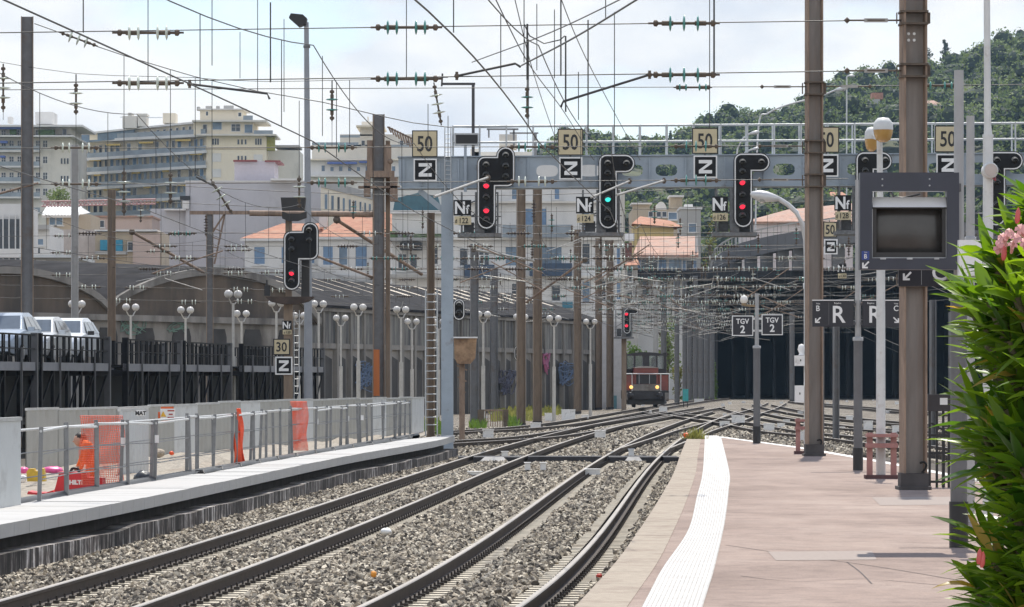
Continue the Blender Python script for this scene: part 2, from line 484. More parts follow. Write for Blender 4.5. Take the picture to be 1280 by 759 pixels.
RAILSIDE = M("rail_side_rust", (0.045, 0.031, 0.023), 0.75, var=0.3, scale=5)
RAILTOP = M("rail_head_polished", (0.34, 0.31, 0.28), 0.40, 0.8, var=0.12, scale=2, stretch=(1, 0.2, 1))
SLEEP = M("sleeper_concrete", (0.54, 0.49, 0.40), 0.9, var=0.2, scale=4, dirt=(0.36, 0.30, 0.23), dirt_amt=0.3, dscale=0.8)
CLIP = M("rail_clip", (0.03, 0.025, 0.022), 0.7)
PROF = [(-0.075, -0.172), (0.075, -0.172), (0.075, -0.158), (0.012, -0.138), (0.010, -0.052), (0.036, -0.040), (0.036, -0.008), (0.026, 0.0), (-0.026, 0.0), (-0.036, -0.008), (-0.036, -0.040), (-0.010, -0.052), (-0.012, -0.138), (-0.075, -0.158)]
def rail_mb(path, zoff=0.0):
    b = MB(); n = len(PROF); vs = []
    for i, p in enumerate(path):
        a = path[max(i - 1, 0)]; c = path[min(i + 1, len(path) - 1)]
        t = (c - a).normalized(); rx = Vector((t.y, -t.x, 0))
        for u, w in PROF:
            vs.append(p + rx * u + Vector((0, 0, w + zoff)))
    o = len(b.v); b.v = [tuple(v) for v in vs]
    for i in range(len(path) - 1):
        for k in range(n):
            b.f.append((i * n + k, i * n + (k + 1) % n, (i + 1) * n + (k + 1) % n, (i + 1) * n + k))
            b.m.append(1 if k in (6, 7, 8) else 0); b.s.append(False)
    return b
def arc(path):
    s = [0.0]
    for a, b in zip(path, path[1:]):
        s.append(s[-1] + (b - a).length)
    return s
def walk(path, step, start=0.0):
    """points and directions every step metres along the path."""
    s = arc(path); out = []; d = start; i = 0
    while d < s[-1]:
        while s[i + 1] < d: i += 1
        t = (d - s[i]) / (s[i + 1] - s[i])
        out.append((path[i].lerp(path[i + 1], t), (path[i + 1] - path[i]).normalized()))
        d += step
    return out
def sleeper_shape(b, p, t):
    rz = math.atan2(-t.x, t.y)
    rx = Vector((t.y, -t.x, 0))
    for s in (-1, 1):
        b.mat(0).rbox(p + rx * s * 0.77 + Vector((0, 0, -0.272)), (0.80, 0.20, 0.2), rz)
        for q in (-1, 1):
            b.mat(1).rbox(p + rx * (s * 0.7535 + q * 0.125) + Vector((0, 0, -0.150)), (0.06, 0.06, 0.035), rz)
            b.mat(1).cyl(p + rx * (s * 0.7535 + q * 0.13) + Vector((0, 0, -0.13)), p + rx * (s * 0.7535 + q * 0.13) + Vector((0, 0, -0.085)), 0.012, n=6)
    b.mat(1).rbox(p + Vector((0, 0, -0.245)), (0.8, 0.06, 0.06), rz)
def build_track(path, label, solo=100, ymin=20, zoff=0.0, step=0.48):
    base = path[0] if path[0].y < path[-1].y else path[-1]
    t = thing("railway_track", label, "railway track", (base.x, base.y, -0.215), "tracks of the station throat")
    for s in (-1, 1):
        rail_mb(offset(path, s * GA / 2), zoff).build("rail", [RAILSIDE, RAILTOP], t)
    w = [q for q in walk(path, step) if q[0].y > ymin]
    w.sort(key=lambda q: q[0].y)
    proto = None
    for q, d in [k for k in w if k[0].y > 36][:solo]:
        b = MB(); sleeper_shape(b, q, d); b.build("sleeper", [SLEEP, CLIP], t)
    rest = [k for k in w if k[0].y <= 36] + [k for k in w if 36 < k[0].y < 260][solo:]
    if rest:
        b = MB()
        for q, d in rest: sleeper_shape(b, q, d)
        b.build("sleeper", [SLEEP, CLIP], t, kind='stuff')
    return t
build_track(CA, "railway track curving along the low white-edged platform with a stained wall")
build_track(CB, "railway track nearest the pink platform with the white stripe")
build_track(CC, "track that starts beside the blue-grey gantry post and runs in behind the platform end", 0, zoff=-0.004)
build_track(CF, "far track on which the red shunting locomotive stands", 0, zoff=-0.008)
build_track(CX, "short track branching off the platform track just past the dark crossing boards", 0, zoff=-0.012)
build_track(CD, "track passing just beyond the far end of the pink platform", 0, zoff=-0.016)
build_track(CE, "second track beyond the pink platform, under the two black R signs", 0, zoff=-0.020)
build_track(CH, "third track beyond the pink platform, leading into the dark underpass", 0, zoff=-0.024)
build_track(CI, "farthest track, along the pale gravel in front of the dark underpass", 0, zoff=-0.028)

# ---- the right-hand platform
ZP = 0.55
EDGE = smooth_path(px_path([(726, 757), (775, 702), (803, 662), (824, 629), (844, 592.5), (852.5, 568), (860.6, 547.7)], ZP, 3), 1.5)
RIGHT = [G(905, 546, ZP), G(1010, 560, ZP), G(1115, 578, ZP), G(1210, 596, ZP)]
RIGHT.append(Vector((7.9, 40, ZP))); RIGHT.append(Vector((7.9, 3, ZP)))
def asphalt_material():
    m = M("platform_asphalt_pink", (0.30, 0.24, 0.22), 0.92)
    t, bs = nodes_of(m)
    tcn = t.nodes.new('ShaderNodeTexCoord')
    def noise(scale, det, rough, st=(1, 1, 1)):
        mp_ = t.nodes.new('ShaderNodeMapping'); mp_.inputs['Scale'].default_value = st
        t.links.new(tcn.outputs['Object'], mp_.inputs['Vector'])
        n = t.nodes.new('ShaderNodeTexNoise'); n.inputs['Scale'].default_value = scale; n.inputs['Detail'].default_value = det; n.inputs['Roughness'].default_value = rough
        t.links.new(mp_.outputs[0], n.inputs['Vector']); return n.outputs['Fac']
    def ramp(f, stops):
        r = t.nodes.new('ShaderNodeValToRGB'); e = r.color_ramp.elements
        e[0].position, e[0].color = stops[0][0], (*stops[0][1], 1); e[1].position, e[1].color = stops[-1][0], (*stops[-1][1], 1)
        for p, c in stops[1:-1]: k = e.new(p); k.color = (*c, 1)
        t.links.new(f, r.inputs['Fac']); return r.outputs[0]
    def mul(a, b_):
        x = t.nodes.new('ShaderNodeMix'); x.data_type = 'RGBA'; x.blend_type = 'MULTIPLY'; x.inputs['Factor'].default_value = 1
        t.links.new(a, x.inputs['A']); t.links.new(b_, x.inputs['B']); return x.outputs['Result']
    base = ramp(noise(0.55, 8, 0.62, (1.0, 0.5, 1)), [(0.33, (0.21, 0.155, 0.130)), (0.5, (0.285, 0.215, 0.182)), (0.68, (0.345, 0.272, 0.232))])
    grain = ramp(noise(70, 3, 0.7), [(0.30, (0.72, 0.72, 0.72)), (0.5, (1, 1, 1)), (0.72, (1.22, 1.2, 1.18))])
    worn = ramp(noise(2.6, 9, 0.75), [(0.36, (0.80, 0.79, 0.79)), (0.5, (1.0, 1.0, 1.0)), (0.66, (1.10, 1.09, 1.07))])
    spots = ramp(noise(5.5, 2, 0.5), [(0.22, (0.55, 0.52, 0.52)), (0.29, (1, 1, 1)), (1.0, (1, 1, 1))])
    t.links.new(mul(mul(mul(base, grain), worn), spots), bs.inputs['Base Color'])
    bn = noise(110, 4, 0.6); bp = t.nodes.new('ShaderNodeBump'); bp.inputs['Strength'].default_value = 0.4; bp.inputs['Distance'].default_value = 0.02
    t.links.new(bn, bp.inputs['Height']); t.links.new(bp.outputs[0], bs.inputs['Normal'])
    return m
ASPH = asphalt_material()
COPE = M("coping_stone", (0.33, 0.28, 0.225), 0.92, var=0.16, scale=9, bump=0.3, bscale=60, dirt=(0.25, 0.20, 0.16), dirt_amt=0.45, dscale=2.2)
WALLG = M("platform_wall_concrete", (0.3, 0.28, 0.26), 0.9, var=0.2, dirt=(0.12, 0.1, 0.09), dirt_amt=0.4)
outer = [(p.x, p.y) for p in EDGE] + [(p.x, p.y) for p in RIGHT]
b = MB(); b.mat(0).slab(outer, -0.42, ZP - 0.004)
b.m = [1] * len(b.m)
b.mat(0).add([(x, y, ZP) for x, y in outer], [tuple(range(len(outer) - 1, -1, -1))])
pf = b.build("platform", [ASPH, WALLG], kind='structure')
pf['label'] = "pink asphalt platform"
def strip(path, w0, w1, z, b=None, k0=0, k1=None):
    b = b or MB()
    l, r = offset(path, w0), offset(path, w1)
    n = len(path)
    vs = [(p.x, p.y, z) for p in l] + [(p.x, p.y, z) for p in r]
    return b.add(vs, [(i, n + i, n + i + 1, i + 1) for i in range(n - 1)])
# coping stones, each about a metre, with open joints
b = MB(); cw = walk(EDGE, 2.0, 0.0)
for (p, t), (q, u) in zip(cw, cw[1:]):
    rx, ru = Vector((t.y, -t.x, 0)), Vector((u.y, -u.x, 0))
    q2 = q - u * 0.008
    z = ZP + 0.004 + rnd.uniform(0, 0.002)
    a = [p - rx * 0.03, p + rx * 0.34, q2 + ru * 0.34, q2 - ru * 0.03]
    b.slab([(v.x, v.y) for v in a], ZP - 0.09, z)
b.build("platform_coping", COPE, kind='structure')
# the white guidance stripe with raised ribs
SL = smooth_path(px_path([(803.6, 757), (828, 711), (860.6, 662), (871, 621), (878.5, 588), (881, 546.5)], ZP, 3), 1.2)
SRt = smooth_path(px_path([(879, 757), (893, 711), (906, 653.6), (911, 613), (911.5, 588), (901.5, 546.5)], ZP, 3), 1.2)
STRIPE = M("white_tactile_paving", (0.60, 0.59, 0.57), 0.65, var=0.08, scale=5, dirt=(0.42, 0.39, 0.37), dirt_amt=0.35, dscale=2.5)
GROOVE = M("tactile_groove_grey", (0.38, 0.365, 0.345), 0.8, var=0.3, scale=6)  # base sheet between the ribs, greyer than the ribs
ys = np.arange(4.0, 114.5, 0.8)
lx = np.interp(ys, [p.y for p in SL], [p.x for p in SL]); rx_ = np.interp(ys, [p.y for p in SRt], [p.x for p in SRt])
b = MB(); n = len(ys)
def lerp_strip(u0, u1, z0, z1):
    vs = []
    for i in range(n):
        x0 = lx[i] + (rx_[i] - lx[i]) * u0; x1 = lx[i] + (rx_[i] - lx[i]) * u1; xm = (x1 - x0)
        vs += [(x0, ys[i], z0), (x0 + xm * 0.3, ys[i], z1), (x1 - xm * 0.3, ys[i], z1), (x1, ys[i], z0)]
    fs = []
    for i in range(n - 1):
        for k in range(3):
            fs.append((i * 4 + k, i * 4 + k + 1, i * 4 + k + 5, i * 4 + k + 4))
    b.add(vs, fs)
b.add([(x, y, ZP + 0.005) for x, y in zip(lx, ys)] + [(x, y, ZP + 0.005) for x, y in zip(rx_, ys)], [(i, n + i, n + i + 1, i + 1) for i in range(n - 1)])
for k in range(13):
    lerp_strip(0.012 + k * 0.0755, 0.012 + k * 0.0755 + 0.056, ZP + 0.0055, ZP + 0.013)
b.m = [1] * (n - 1) + [0] * (len(b.f) - n + 1)
b.build("platform_stripe", [STRIPE, GROOVE], kind='structure')
b = MB(); strip(RIGHT[:5], 0.06, 0.26, ZP + 0.004, b)
b.build("platform_edge_line", M("white_line_paint", (0.74, 0.73, 0.7), 0.7, var=0.1), kind='structure')
# patched and cracked asphalt
b = MB()
for px0, py0, px1, py1 in ((1090, 622, 1215, 631), (960, 690, 1090, 700)):
    pts = [G(px0, py0, ZP), G(px1, py0 - 1, ZP), G(px1 + 6, py1, ZP), G(px0 + 10, py1 + 1, ZP)]
    b.add([(p.x, p.y, ZP + 0.003) for p in reversed(pts)], [(3, 2, 1, 0)])
b.build("platform_patch", M("asphalt_patch", (0.285, 0.236, 0.208), 0.9, var=0.1, scale=20), kind='structure')
b = MB()
for line in ([(905, 682), (960, 690), (1010, 697), (1060, 703), (1120, 712), (1200, 726)], [(915, 640), (970, 643), (1060, 645)], [(925, 720), (990, 727), (1080, 724), (1180, 733)], [(985, 590), (1040, 588), (1066, 590)], [(1060, 703), (1072, 715), (1090, 730)]):
    pts = [G(x + rnd.uniform(-3, 3), y + rnd.uniform(-.6, .6), ZP) for x, y in line]
    strip(smooth_path(pts, 0.4), -0.007, 0.007, ZP + 0.0025, b)
b.build("platform_crack", M("asphalt_crack", (0.10, 0.08, 0.075), 0.95), kind='structure')

# ---- the left-hand platform under construction
ZL = 0.45
LFRONT = smooth_path(px_path([(0, 655.6), (165, 625), (300, 597.6), (420, 572.8), (486.7, 561), (544.6, 551), (569, 544.6)], ZL, 14), 1.5)
SLABM = M("new_white_concrete", (0.43, 0.425, 0.415), 0.85, var=0.06, scale=1.5, bump=0.1, bscale=40, dirt=(0.42, 0.41, 0.39), dirt_amt=0.35, dscale=2.5)
b = MB(); lw = walk(LFRONT, 1.0)
for (p, t), (q, u) in zip(lw, lw[1:]):
    rx, ru = Vector((t.y, -t.x, 0)), Vector((u.y, -u.x, 0))
    w0 = 1.3 * min(1, max(0.15, (124 - p.y) / 12)); w1 = 1.3 * min(1, max(0.15, (124 - q.y) / 12))
    q2 = q - u * 0.012
    a = [p - rx * w0, p, q2, q2 - ru * w1]
    b.slab([(v.x, v.y) for v in a], ZL - 0.17, ZL + rnd.uniform(-0.004, 0.004))
b.build("platform_slab", SLABM, kind='structure')
def streak_material():
    m = M("stained_platform_wall", (0.2, 0.18, 0.16), 0.95)
    t, bs = nodes_of(m)
    tcn = t.nodes.new('ShaderNodeTexCoord'); mpn = t.nodes.new('ShaderNodeMapping')
    mpn.inputs['Scale'].default_value = (0.3, 1.0, 0.14)
    t.links.new(tcn.outputs['Object'], mpn.inputs['Vector'])
    no = t.nodes.new('ShaderNodeTexNoise'); no.inputs['Scale'].default_value = 5.0; no.inputs['Detail'].default_value = 8; no.inputs['Roughness'].default_value = 0.72
    t.links.new(mpn.outputs[0], no.inputs['Vector'])
    r = t.nodes.new('ShaderNodeValToRGB'); e = r.color_ramp.elements
    e[0].position = 0.45; e[0].color = (0.03, 0.027, 0.026, 1)
    e[1].position = 0.61; e[1].color = (0.58, 0.56, 0.54, 1)
    k = e.new(0.53); k.color = (0.13, 0.11, 0.10, 1)
    t.links.new(no.outputs['Fac'], r.inputs['Fac'])
    n2_ = t.nodes.new('ShaderNodeTexNoise'); n2_.inputs['Scale'].default_value = 0.45; n2_.inputs['Detail'].default_value = 5
    t.links.new(tcn.outputs['Object'], n2_.inputs['Vector'])
    n3_ = t.nodes.new('ShaderNodeTexNoise'); n3_.inputs['Scale'].default_value = 7; n3_.inputs['Detail'].default_value = 8; n3_.inputs['Roughness'].default_value = 0.7
    t.links.new(tcn.outputs['Object'], n3_.inputs['Vector'])
    out_ = r.outputs[0]
    for src, lo, hi, p0_, p1_ in ((n2_, 0.30, 1.35, 0.36, 0.62), (n3_, 0.55, 1.25, 0.36, 0.62)):
        q_ = t.nodes.new('ShaderNodeMapRange'); q_.inputs['From Min'].default_value = p0_; q_.inputs['From Max'].default_value = p1_; q_.inputs['To Min'].default_value = lo; q_.inputs['To Max'].default_value = hi
        t.links.new(src.outputs['Fac'], q_.inputs['Value'])
        vm_ = t.nodes.new('ShaderNodeVectorMath'); vm_.operation = 'SCALE'; t.links.new(out_, vm_.inputs[0]); t.links.new(q_.outputs[0], vm_.inputs['Scale']); out_ = vm_.outputs[0]
    t.links.new(out_, bs.inputs['Base Color'])
    return m
STREAK = streak_material()
b = MB(); wf = offset(LFRONT, 0.09)
b.wall([(p.x, p.y) for p in wf], -0.42, [0.085 + 0.006 * math.sin(i * 0.9) + rnd.uniform(-0.02, 0.02) for i in range(len(wf))], 0.35)
b.build("platform_base_wall", STREAK, kind='structure')
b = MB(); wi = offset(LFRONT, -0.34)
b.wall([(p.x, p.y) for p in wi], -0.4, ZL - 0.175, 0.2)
b.build("platform_recess_wall", M("dark_recess", (0.05, 0.047, 0.045), 0.95, var=0.4, scale=3), kind='structure')  # near-black colour holds the shade under the overhanging slab
# rubble ground of the building site
lb = offset(LFRONT, -1.25)
lb = [p for p in lb if p.y < 121]
poly = [(p.x, p.y) for p in lb]
back = [(-3.4, 142), (-5.6, 128), (-7.6, 108), (-10.3, 84), (-14, 60), (-18, 14)]
nx, ny = 26, 70
b = MB(); vs = []
by = np.array([q[1] for q in back])[::-1]; bx = np.array([q[0] for q in back])[::-1]
for j in range(ny):
    y = 14 + (140 - 14) * j / (ny - 1)
    xa = np.interp(y, by, bx) - 0.6; xb = np.interp(y, [p.y for p in lb], [p.x for p in lb])
    if y > 121: xb = np.interp(y, [121, 140], [lb[-1].x, lb[-1].x + 0.4])
    for i in range(nx):
        x = xa + (xb - xa) * i / (nx - 1)
        h = 0.30 + 0.05 * math.sin(x * 3.1 + y * 0.7) + rnd.uniform(-0.03, 0.03)
        h += 0.35 * math.exp(-((x + 6.2) / 0.7) ** 2 - ((y - 84) / 2.6) ** 2) + 0.25 * math.exp(-((x + 5.0) / 0.8) ** 2 - ((y - 92) / 3) ** 2)
        if i > nx - 3: h = 0.33
        vs.append((x, y, h))
b.add(vs, [(j * nx + i, j * nx + i + 1, (j + 1) * nx + i + 1, (j + 1) * nx + i) for j in range(ny - 1) for i in range(nx - 1)])
b.build("construction_ground", M("rubble_gravel", (0.33, 0.295, 0.245), 0.95, var=0.35, scale=9, bump=0.9, bscale=14, dirt=(0.25, 0.21, 0.17), dirt_amt=0.4), kind='structure')

# ---- loose ballast stones: real little stones spread over the bed between the platforms
def ballast_points():
    rs = np.random.RandomState(3)
    def xs_of(path, y):
        yy = np.array([p.y for p in path]); xx = np.array([p.x for p in path])
        o = np.argsort(yy)
        return np.interp(y, yy[o], xx[o])
    pts = []
    for y0, y1, dens, sc in ((28, 46, 560, 1.08), (46, 64, 560, 1.04), (64, 88, 430, 1.15), (88, 125, 270, 1.35), (125, 190, 75, 1.8)):
        wmax = 40 if y0 > 120 else 16
        n = int((y1 - y0) * wmax * dens * (0.5 if y0 > 120 else 1))
        y = rs.uniform(y0, y1, n)
        if y0 < 120:
            xl = xs_of(LFRONT, y); xr = xs_of(EDGE, y)
            x = rs.uniform(-9, 7, n)
            keep = (x > xl + 0.04) & (x < xr - 0.05) & (x > -640 * y / F - 0.3)
        else:
            x = rs.uniform(-12, 30, n); keep = np.ones(n, bool)
        z = np.full(n, -0.195) + rs.uniform(-0.055, 0.05, n)
        rail_d = np.full(n, 9.0)
        for path, has in ((CA, 1), (CB, 1), (CC, 0), (CX, 0), (CF, 0), (CD, 0), (CE, 0)):
            yy = np.array([p.y for p in path]); xx = np.array([p.x for p in path]); o = np.argsort(yy)
            c = np.interp(y, yy[o], xx[o], left=-999, right=-999)
            sl = np.gradient(xx[o], yy[o]); cs = 1 / np.sqrt(1 + np.interp(y, yy[o], sl) ** 2)
            off = (x - c) * cs
            for s in (-1, 1):
                rail_d = np.minimum(rail_d, np.abs(off - s * GA / 2))
            if has:
                # keep the sleeper ends clear
                s_at = np.interp(y, yy[o], np.array(arc(path))[o] if path[0].y < path[-1].y else arc(path))
                # lateral offset shifts the point along the sleeper direction
                onblock = (np.abs(off) > 0.38) & (np.abs(off) < 1.10)
                edge = np.abs(np.abs(off) - 0.745) > 0.40 + 0.10 * np.sin(y * 1.9) * np.sin(y * 0.37)
                keep &= ~(onblock & (~edge | (rs.uniform(0, 1, n) > 0.85)))
                bank = np.clip((np.abs(off) - 1.3) / 0.6, 0, 1)
                mid = np.abs(off) < 0.34
                z += np.where(mid, 0.015, 0)
        keep &= rail_d > 0.105
        keep &= ~((y > 113.2) & (y < 115.6) & (x > -1.8) & (x < 5))
        x, y, z = x[keep], y[keep], z[keep]
        k = len(x)
        pts.append(np.column_stack([x, y, z, rs.uniform(0, 6.28, (k, 3)), sc * rs.uniform(0.6, 1.4, k) * 0.029, rs.randint(0, 5, k)]))
    return np.vstack(pts)
STONE = M("ballast_stone", (0.30, 0.285, 0.255), 0.9, var=0.15, scale=20, rand=0.0)
def stone_colours():
    t, bs = nodes_of(STONE)
    oi = t.nodes.new('ShaderNodeObjectInfo')
    r = t.nodes.new('ShaderNodeValToRGB'); e = r.color_ramp.elements
    e[0].position = 0.0; e[0].color = (0.06, 0.053, 0.046, 1)
    e[1].position = 1.0; e[1].color = (0.66, 0.59, 0.47, 1)
    for p, c in ((0.24, (0.10, 0.087, 0.07)), (0.42, (0.23, 0.198, 0.158)), (0.60, (0.37, 0.312, 0.235)), (0.80, (0.49, 0.44, 0.355))):
        k = e.new(p); k.color = (*c, 1)
    t.links.new(oi.outputs['Random'], r.inputs['Fac'])
    t.links.new(r.outputs[0], bs.inputs['Base Color'])
stone_colours()
def scatter_stones():
    A = ballast_points()
    me = bpy.data.meshes.new("loose_ballast")
    me.from_pydata(A[:, :3].tolist(), [], [])
    a = me.attributes.new("rot", 'FLOAT_VECTOR', 'POINT'); a.data.foreach_set('vector', A[:, 3:6].ravel())
    a = me.attributes.new("scl", 'FLOAT', 'POINT'); a.data.foreach_set('value', A[:, 6])
    a = me.attributes.new("pick", 'INT', 'POINT'); a.data.foreach_set('value', A[:, 7].astype(int))
    o = bpy.data.objects.new("loose_ballast", me); COL.objects.link(o)
    o['kind'] = 'stuff'; o['label'] = "loose grey and cream ballast stones between the rails"
    ng = bpy.data.node_groups.new("stones", 'GeometryNodeTree')
    ng.interface.new_socket("Geometry", in_out='INPUT', socket_type='NodeSocketGeometry')
    ng.interface.new_socket("Geometry", in_out='OUTPUT', socket_type='NodeSocketGeometry')
    N = ng.nodes.new; L = ng.links.new
    gi, go = N('NodeGroupInput'), N('NodeGroupOutput')
    join = N('GeometryNodeJoinGeometry')
    for k in range(5):
        ico = N('GeometryNodeMeshIcoSphere'); ico.inputs['Radius'].default_value = 1.0; ico.inputs['Subdivisions'].default_value = 1
        sp = N('GeometryNodeSetPosition')
        rv = N('FunctionNodeRandomValue'); rv.data_type = 'FLOAT_VECTOR'
        rv.inputs['Min'].default_value = (-0.42,) * 3; rv.inputs['Max'].default_value = (0.42,) * 3
        rv.inputs['Seed'].default_value = k * 7 + 1
        L(rv.outputs[0], sp.inputs['Offset']); L(ico.outputs['Mesh'], sp.inputs['Geometry'])
        tr = N('GeometryNodeTransform'); tr.inputs['Scale'].default_value = (1.3 - 0.1 * k, 1.0, 0.7 + 0.07 * k)
        L(sp.outputs[0], tr.inputs['Geometry'])
        sm = N('GeometryNodeSetMaterial'); sm.inputs['Material'].default_value = STONE
        L(tr.outputs[0], sm.inputs['Geometry'])
        ss = N('GeometryNodeSetShadeSmooth'); ss.inputs['Shade Smooth'].default_value = False
        L(sm.outputs[0], ss.inputs['Geometry'])
        gti = N('GeometryNodeGeometryToInstance'); L(ss.outputs[0], gti.inputs[0])
        L(gti.outputs[0], join.inputs[0])
    iop = N('GeometryNodeInstanceOnPoints'); iop.inputs['Pick Instance'].default_value = True
    L(gi.outputs[0], iop.inputs['Points']); L(join.outputs[0], iop.inputs['Instance'])
    def attr(name, ty):
        q = N('GeometryNodeInputNamedAttribute'); q.data_type = ty; q.inputs['Name'].default_value = name
        return q.outputs['Attribute']
    L(attr("pick", 'INT'), iop.inputs['Instance Index'])
    L(attr("rot", 'FLOAT_VECTOR'), iop.inputs['Rotation'])
    L(attr("scl", 'FLOAT'), iop.inputs['Scale'])
    L(iop.outputs[0], go.inputs[0])
    md = o.modifiers.new("stones", 'NODES'); md.node_group = ng
    print("stones", len(A))
scatter_stones()
# ================================================================ GANTRY, SIGNALS, SIGNS, MASTS
YG = 124.0
def pxp(pts, Y):
    return [(P(x, y, Y).x, P(x, y, Y).z) for x, y in pts]
def arcpx(cx, cy, r, a0, a1, n=8):
    return [(cx + r * math.cos(R(a0 + (a1 - a0) * k / n)), cy + r * math.sin(R(a0 + (a1 - a0) * k / n))) for k in range(n + 1)]

# ---- blue-grey signal gantry
gt = thing("signal_gantry", "long blue-grey plate girder gantry with oval holes carrying the signals", "gantry", (P(559, 543, YG).x, YG, -0.2))
def gy(px): return -0.0062 * (px - 560)          # the girder climbs slightly to the right
HOLES = [684, 737, 790, 833, 882, 930, 980, 1028, 1072, 1122, 1174, 1225, 1275]
def web(Y):
    b = MB()
    edges = [498] + [(a + c) / 2 for a, c in zip([610] + HOLES, HOLES + [1330])]
    edges = [498, 660] + [(a + c) / 2 for a, c in zip(HOLES, HOLES[1:])] + [1330]
    # plain left part
    b.prism(pxp([(498, 197 + gy(498)), (660, 197 + gy(660)), (660, 234 + gy(660)), (505, 236 + gy(505)), (499, 230)], Y), Y, Y + 0.02)
    for h, (e0, e1) in zip(HOLES, zip(edges[1:], edges[2:])):
        y0, y1 = 197 + gy(h), 234 + gy(h)
        cy_, rx, ry = (y0 + y1) / 2 - 1, 13.5, 7.3
        N = 28; inn = []; out = []
        for k in range(N):
            t = 2 * math.pi * (k + 0.5) / N
            ct, st = math.cos(t), math.sin(t)
            ex = (abs(ct) ** 0.6) * (1 if ct > 0 else -1) * rx; ey = (abs(st) ** 0.75) * (1 if st > 0 else -1) * ry
            inn.append((h + ex, cy_ + ey))
            w = (e1 - h) if ct > 0 else (h - e0); hh = (y1 - cy_) if st > 0 else (cy_ - y0)
            s = min(w / abs(ct) if abs(ct) > 1e-6 else 1e9, hh / abs(st) if abs(st) > 1e-6 else 1e9)
            out.append((h + ct * s, cy_ + st * s))
        # pull in the true corners
        for cx, cy2 in ((e0, y0), (e1, y0), (e0, y1), (e1, y1)):
            j = min(range(N), key=lambda q: (out[q][0] - cx) ** 2 + (out[q][1] - cy2) ** 2)
            out[j] = (cx, cy2)
        vs = []
        for yy in (Y, Y + 0.02):
            for q in inn + out:
                p = P(q[0], q[1], Y); vs.append((p.x, yy, p.z))
        fs = []
        for k in range(N):
            m = (k + 1) % N
            fs += [(k, m, N + m, N + k), (2 * N + k, 3 * N + k, 3 * N + m, 2 * N + m), (k, 2 * N + k, 2 * N + m, m)]
        b.add(vs, fs)
    return b
web(YG).build("girder_web", BLUEGREY, gt)
web(YG + 0.9).build("girder_web", BLUEGREY, gt)
b = MB()
for yy, d in ((196, 1.05), (235, 1.05)):
    a, c = P(497, yy + gy(497), YG), P(1335, yy + gy(1335), YG)
    b.beam(a + Vector((0, 0.45, 0)), c + Vector((0, 0.45, 0)), d, 0.035)
b.build("girder_flange", BLUEGREY, gt)
for px in (505, 527, 549, 573, 610, 642, 660, 711, 745, 812, 857, 906, 955, 1004, 1050, 1097, 1148, 1200, 1250):
    p, q = P(px, 198 + gy(px), YG), P(px, 233 + gy(px), YG)
    b = MB(); b.box((p.x - 0.02, YG - 0.06, q.z), (p.x + 0.02, YG + 0.0, p.z)); b.build("girder_stiffener", BLUEGREY, gt)
b = MB(); a, c = P(551.5, 236, YG), P(566.5, 236, YG)
b.box((a.x, YG + 0.05, -0.25), (c.x, YG + 0.40, a.z)); b.box((a.x - 0.12, YG - 0.05, -0.25), (c.x + 0.12, YG + 0.5, -0.1))
b.build("gantry_post", BLUEGREY, gt)
b = MB(); b.beam(P(524, 238, YG + 0.2), P(553, 262, YG + 0.2), 0.16, 0.16); b.build("gantry_brace", BLUEGREY, gt)
b = MB(); a = P(1340, 236, YG); b.box((a.x - 0.2, YG + 0.05, -0.25), (a.x + 0.2, YG + 0.45, a.z)); b.build("gantry_post", BLUEGREY, gt)
HANDR = M("handrail_pale_grey", (0.5, 0.52, 0.53), 0.5, 0.3, var=0.15)
for dy in (0.05, 0.95):
    b = MB()
    for yy in (158, 178):
        off = -1.5 if dy > 0.5 else 0
        b.cyl(P(566, yy + gy(566) + off, YG) + Vector((0, dy, 0)), P(1335, yy + gy(1335) + off, YG) + Vector((0, dy, 0)), 0.028, n=6)
    px = 566
    while px < 1330:
        b.cyl(P(px, 157 + gy(px), YG) + Vector((0, dy, 0)), P(px, 197 + gy(px), YG) + Vector((0, dy, 0)), 0.025, n=6)
        px += 33.5
    b.build("gantry_handrail", HANDR, gt)
b = MB()
for k in range(12):
    yy = 168 + k * 5.6
    b.cyl(P(556, yy, YG - 0.1), P(563.5, yy, YG - 0.1), 0.012, n=5)
for px in (556, 563.5): b.cyl(P(px, 158, YG - 0.1), P(px, 243, YG - 0.1), 0.018, n=5)
b.build("gantry_ladder", HANDR, gt)

# ---- colour-light signals
RED_L = M("lit_red_lens", (0.5, 0.01, 0.02), 0.3, emit=(1.0, 0.03, 0.07), estr=1.15)
GREEN_L = M("lit_green_lens", (0.05, 0.5, 0.45), 0.3, emit=(0.05, 0.85, 0.75), estr=0.9)
LENS = M("unlit_lens", (0.02, 0.02, 0.018), 0.15)
HOOD = M("signal_hood", (0.10, 0.10, 0.095), 0.35)
CAGE = M("signal_cage_steel", (0.16, 0.165, 0.17), 0.6, 0.3, var=0.35, scale=9, dirt=(0.12, 0.085, 0.06), dirt_amt=0.3)
def shape_p(x0, y0, w=22.0, W=44.0, H=92.0, d=0.0):
    r = w / 2
    return (arcpx(x0 + r, y0 + H - r, r - d, 0, 180) + arcpx(x0 + 9, y0 + 9, 9 - d, 180, 270) +
            arcpx(x0 + W - r, y0 + r, r - d, -90, 90) + [(x0 + w - d, y0 + w - d)])
def shape_b(x0, y0, w=22.0, W=46.0, H=102.0, top=12.0, mid=49.0, d=0.0):
    r = w / 2; xr = x0 + W - w
    return (arcpx(x0 + r, y0 + H - r, r - d, 0, 180) + arcpx(x0 + 9, y0 + top + 9, 9 - d, 180, 270) + [(xr + d, y0 + top + d)] +
            arcpx(xr + r, y0 + r, r - d, 180, 360) + arcpx(x0 + W - 9, y0 + mid - 9, 9 - d, 0, 90) + [(x0 + w - d, y0 + mid - d)])
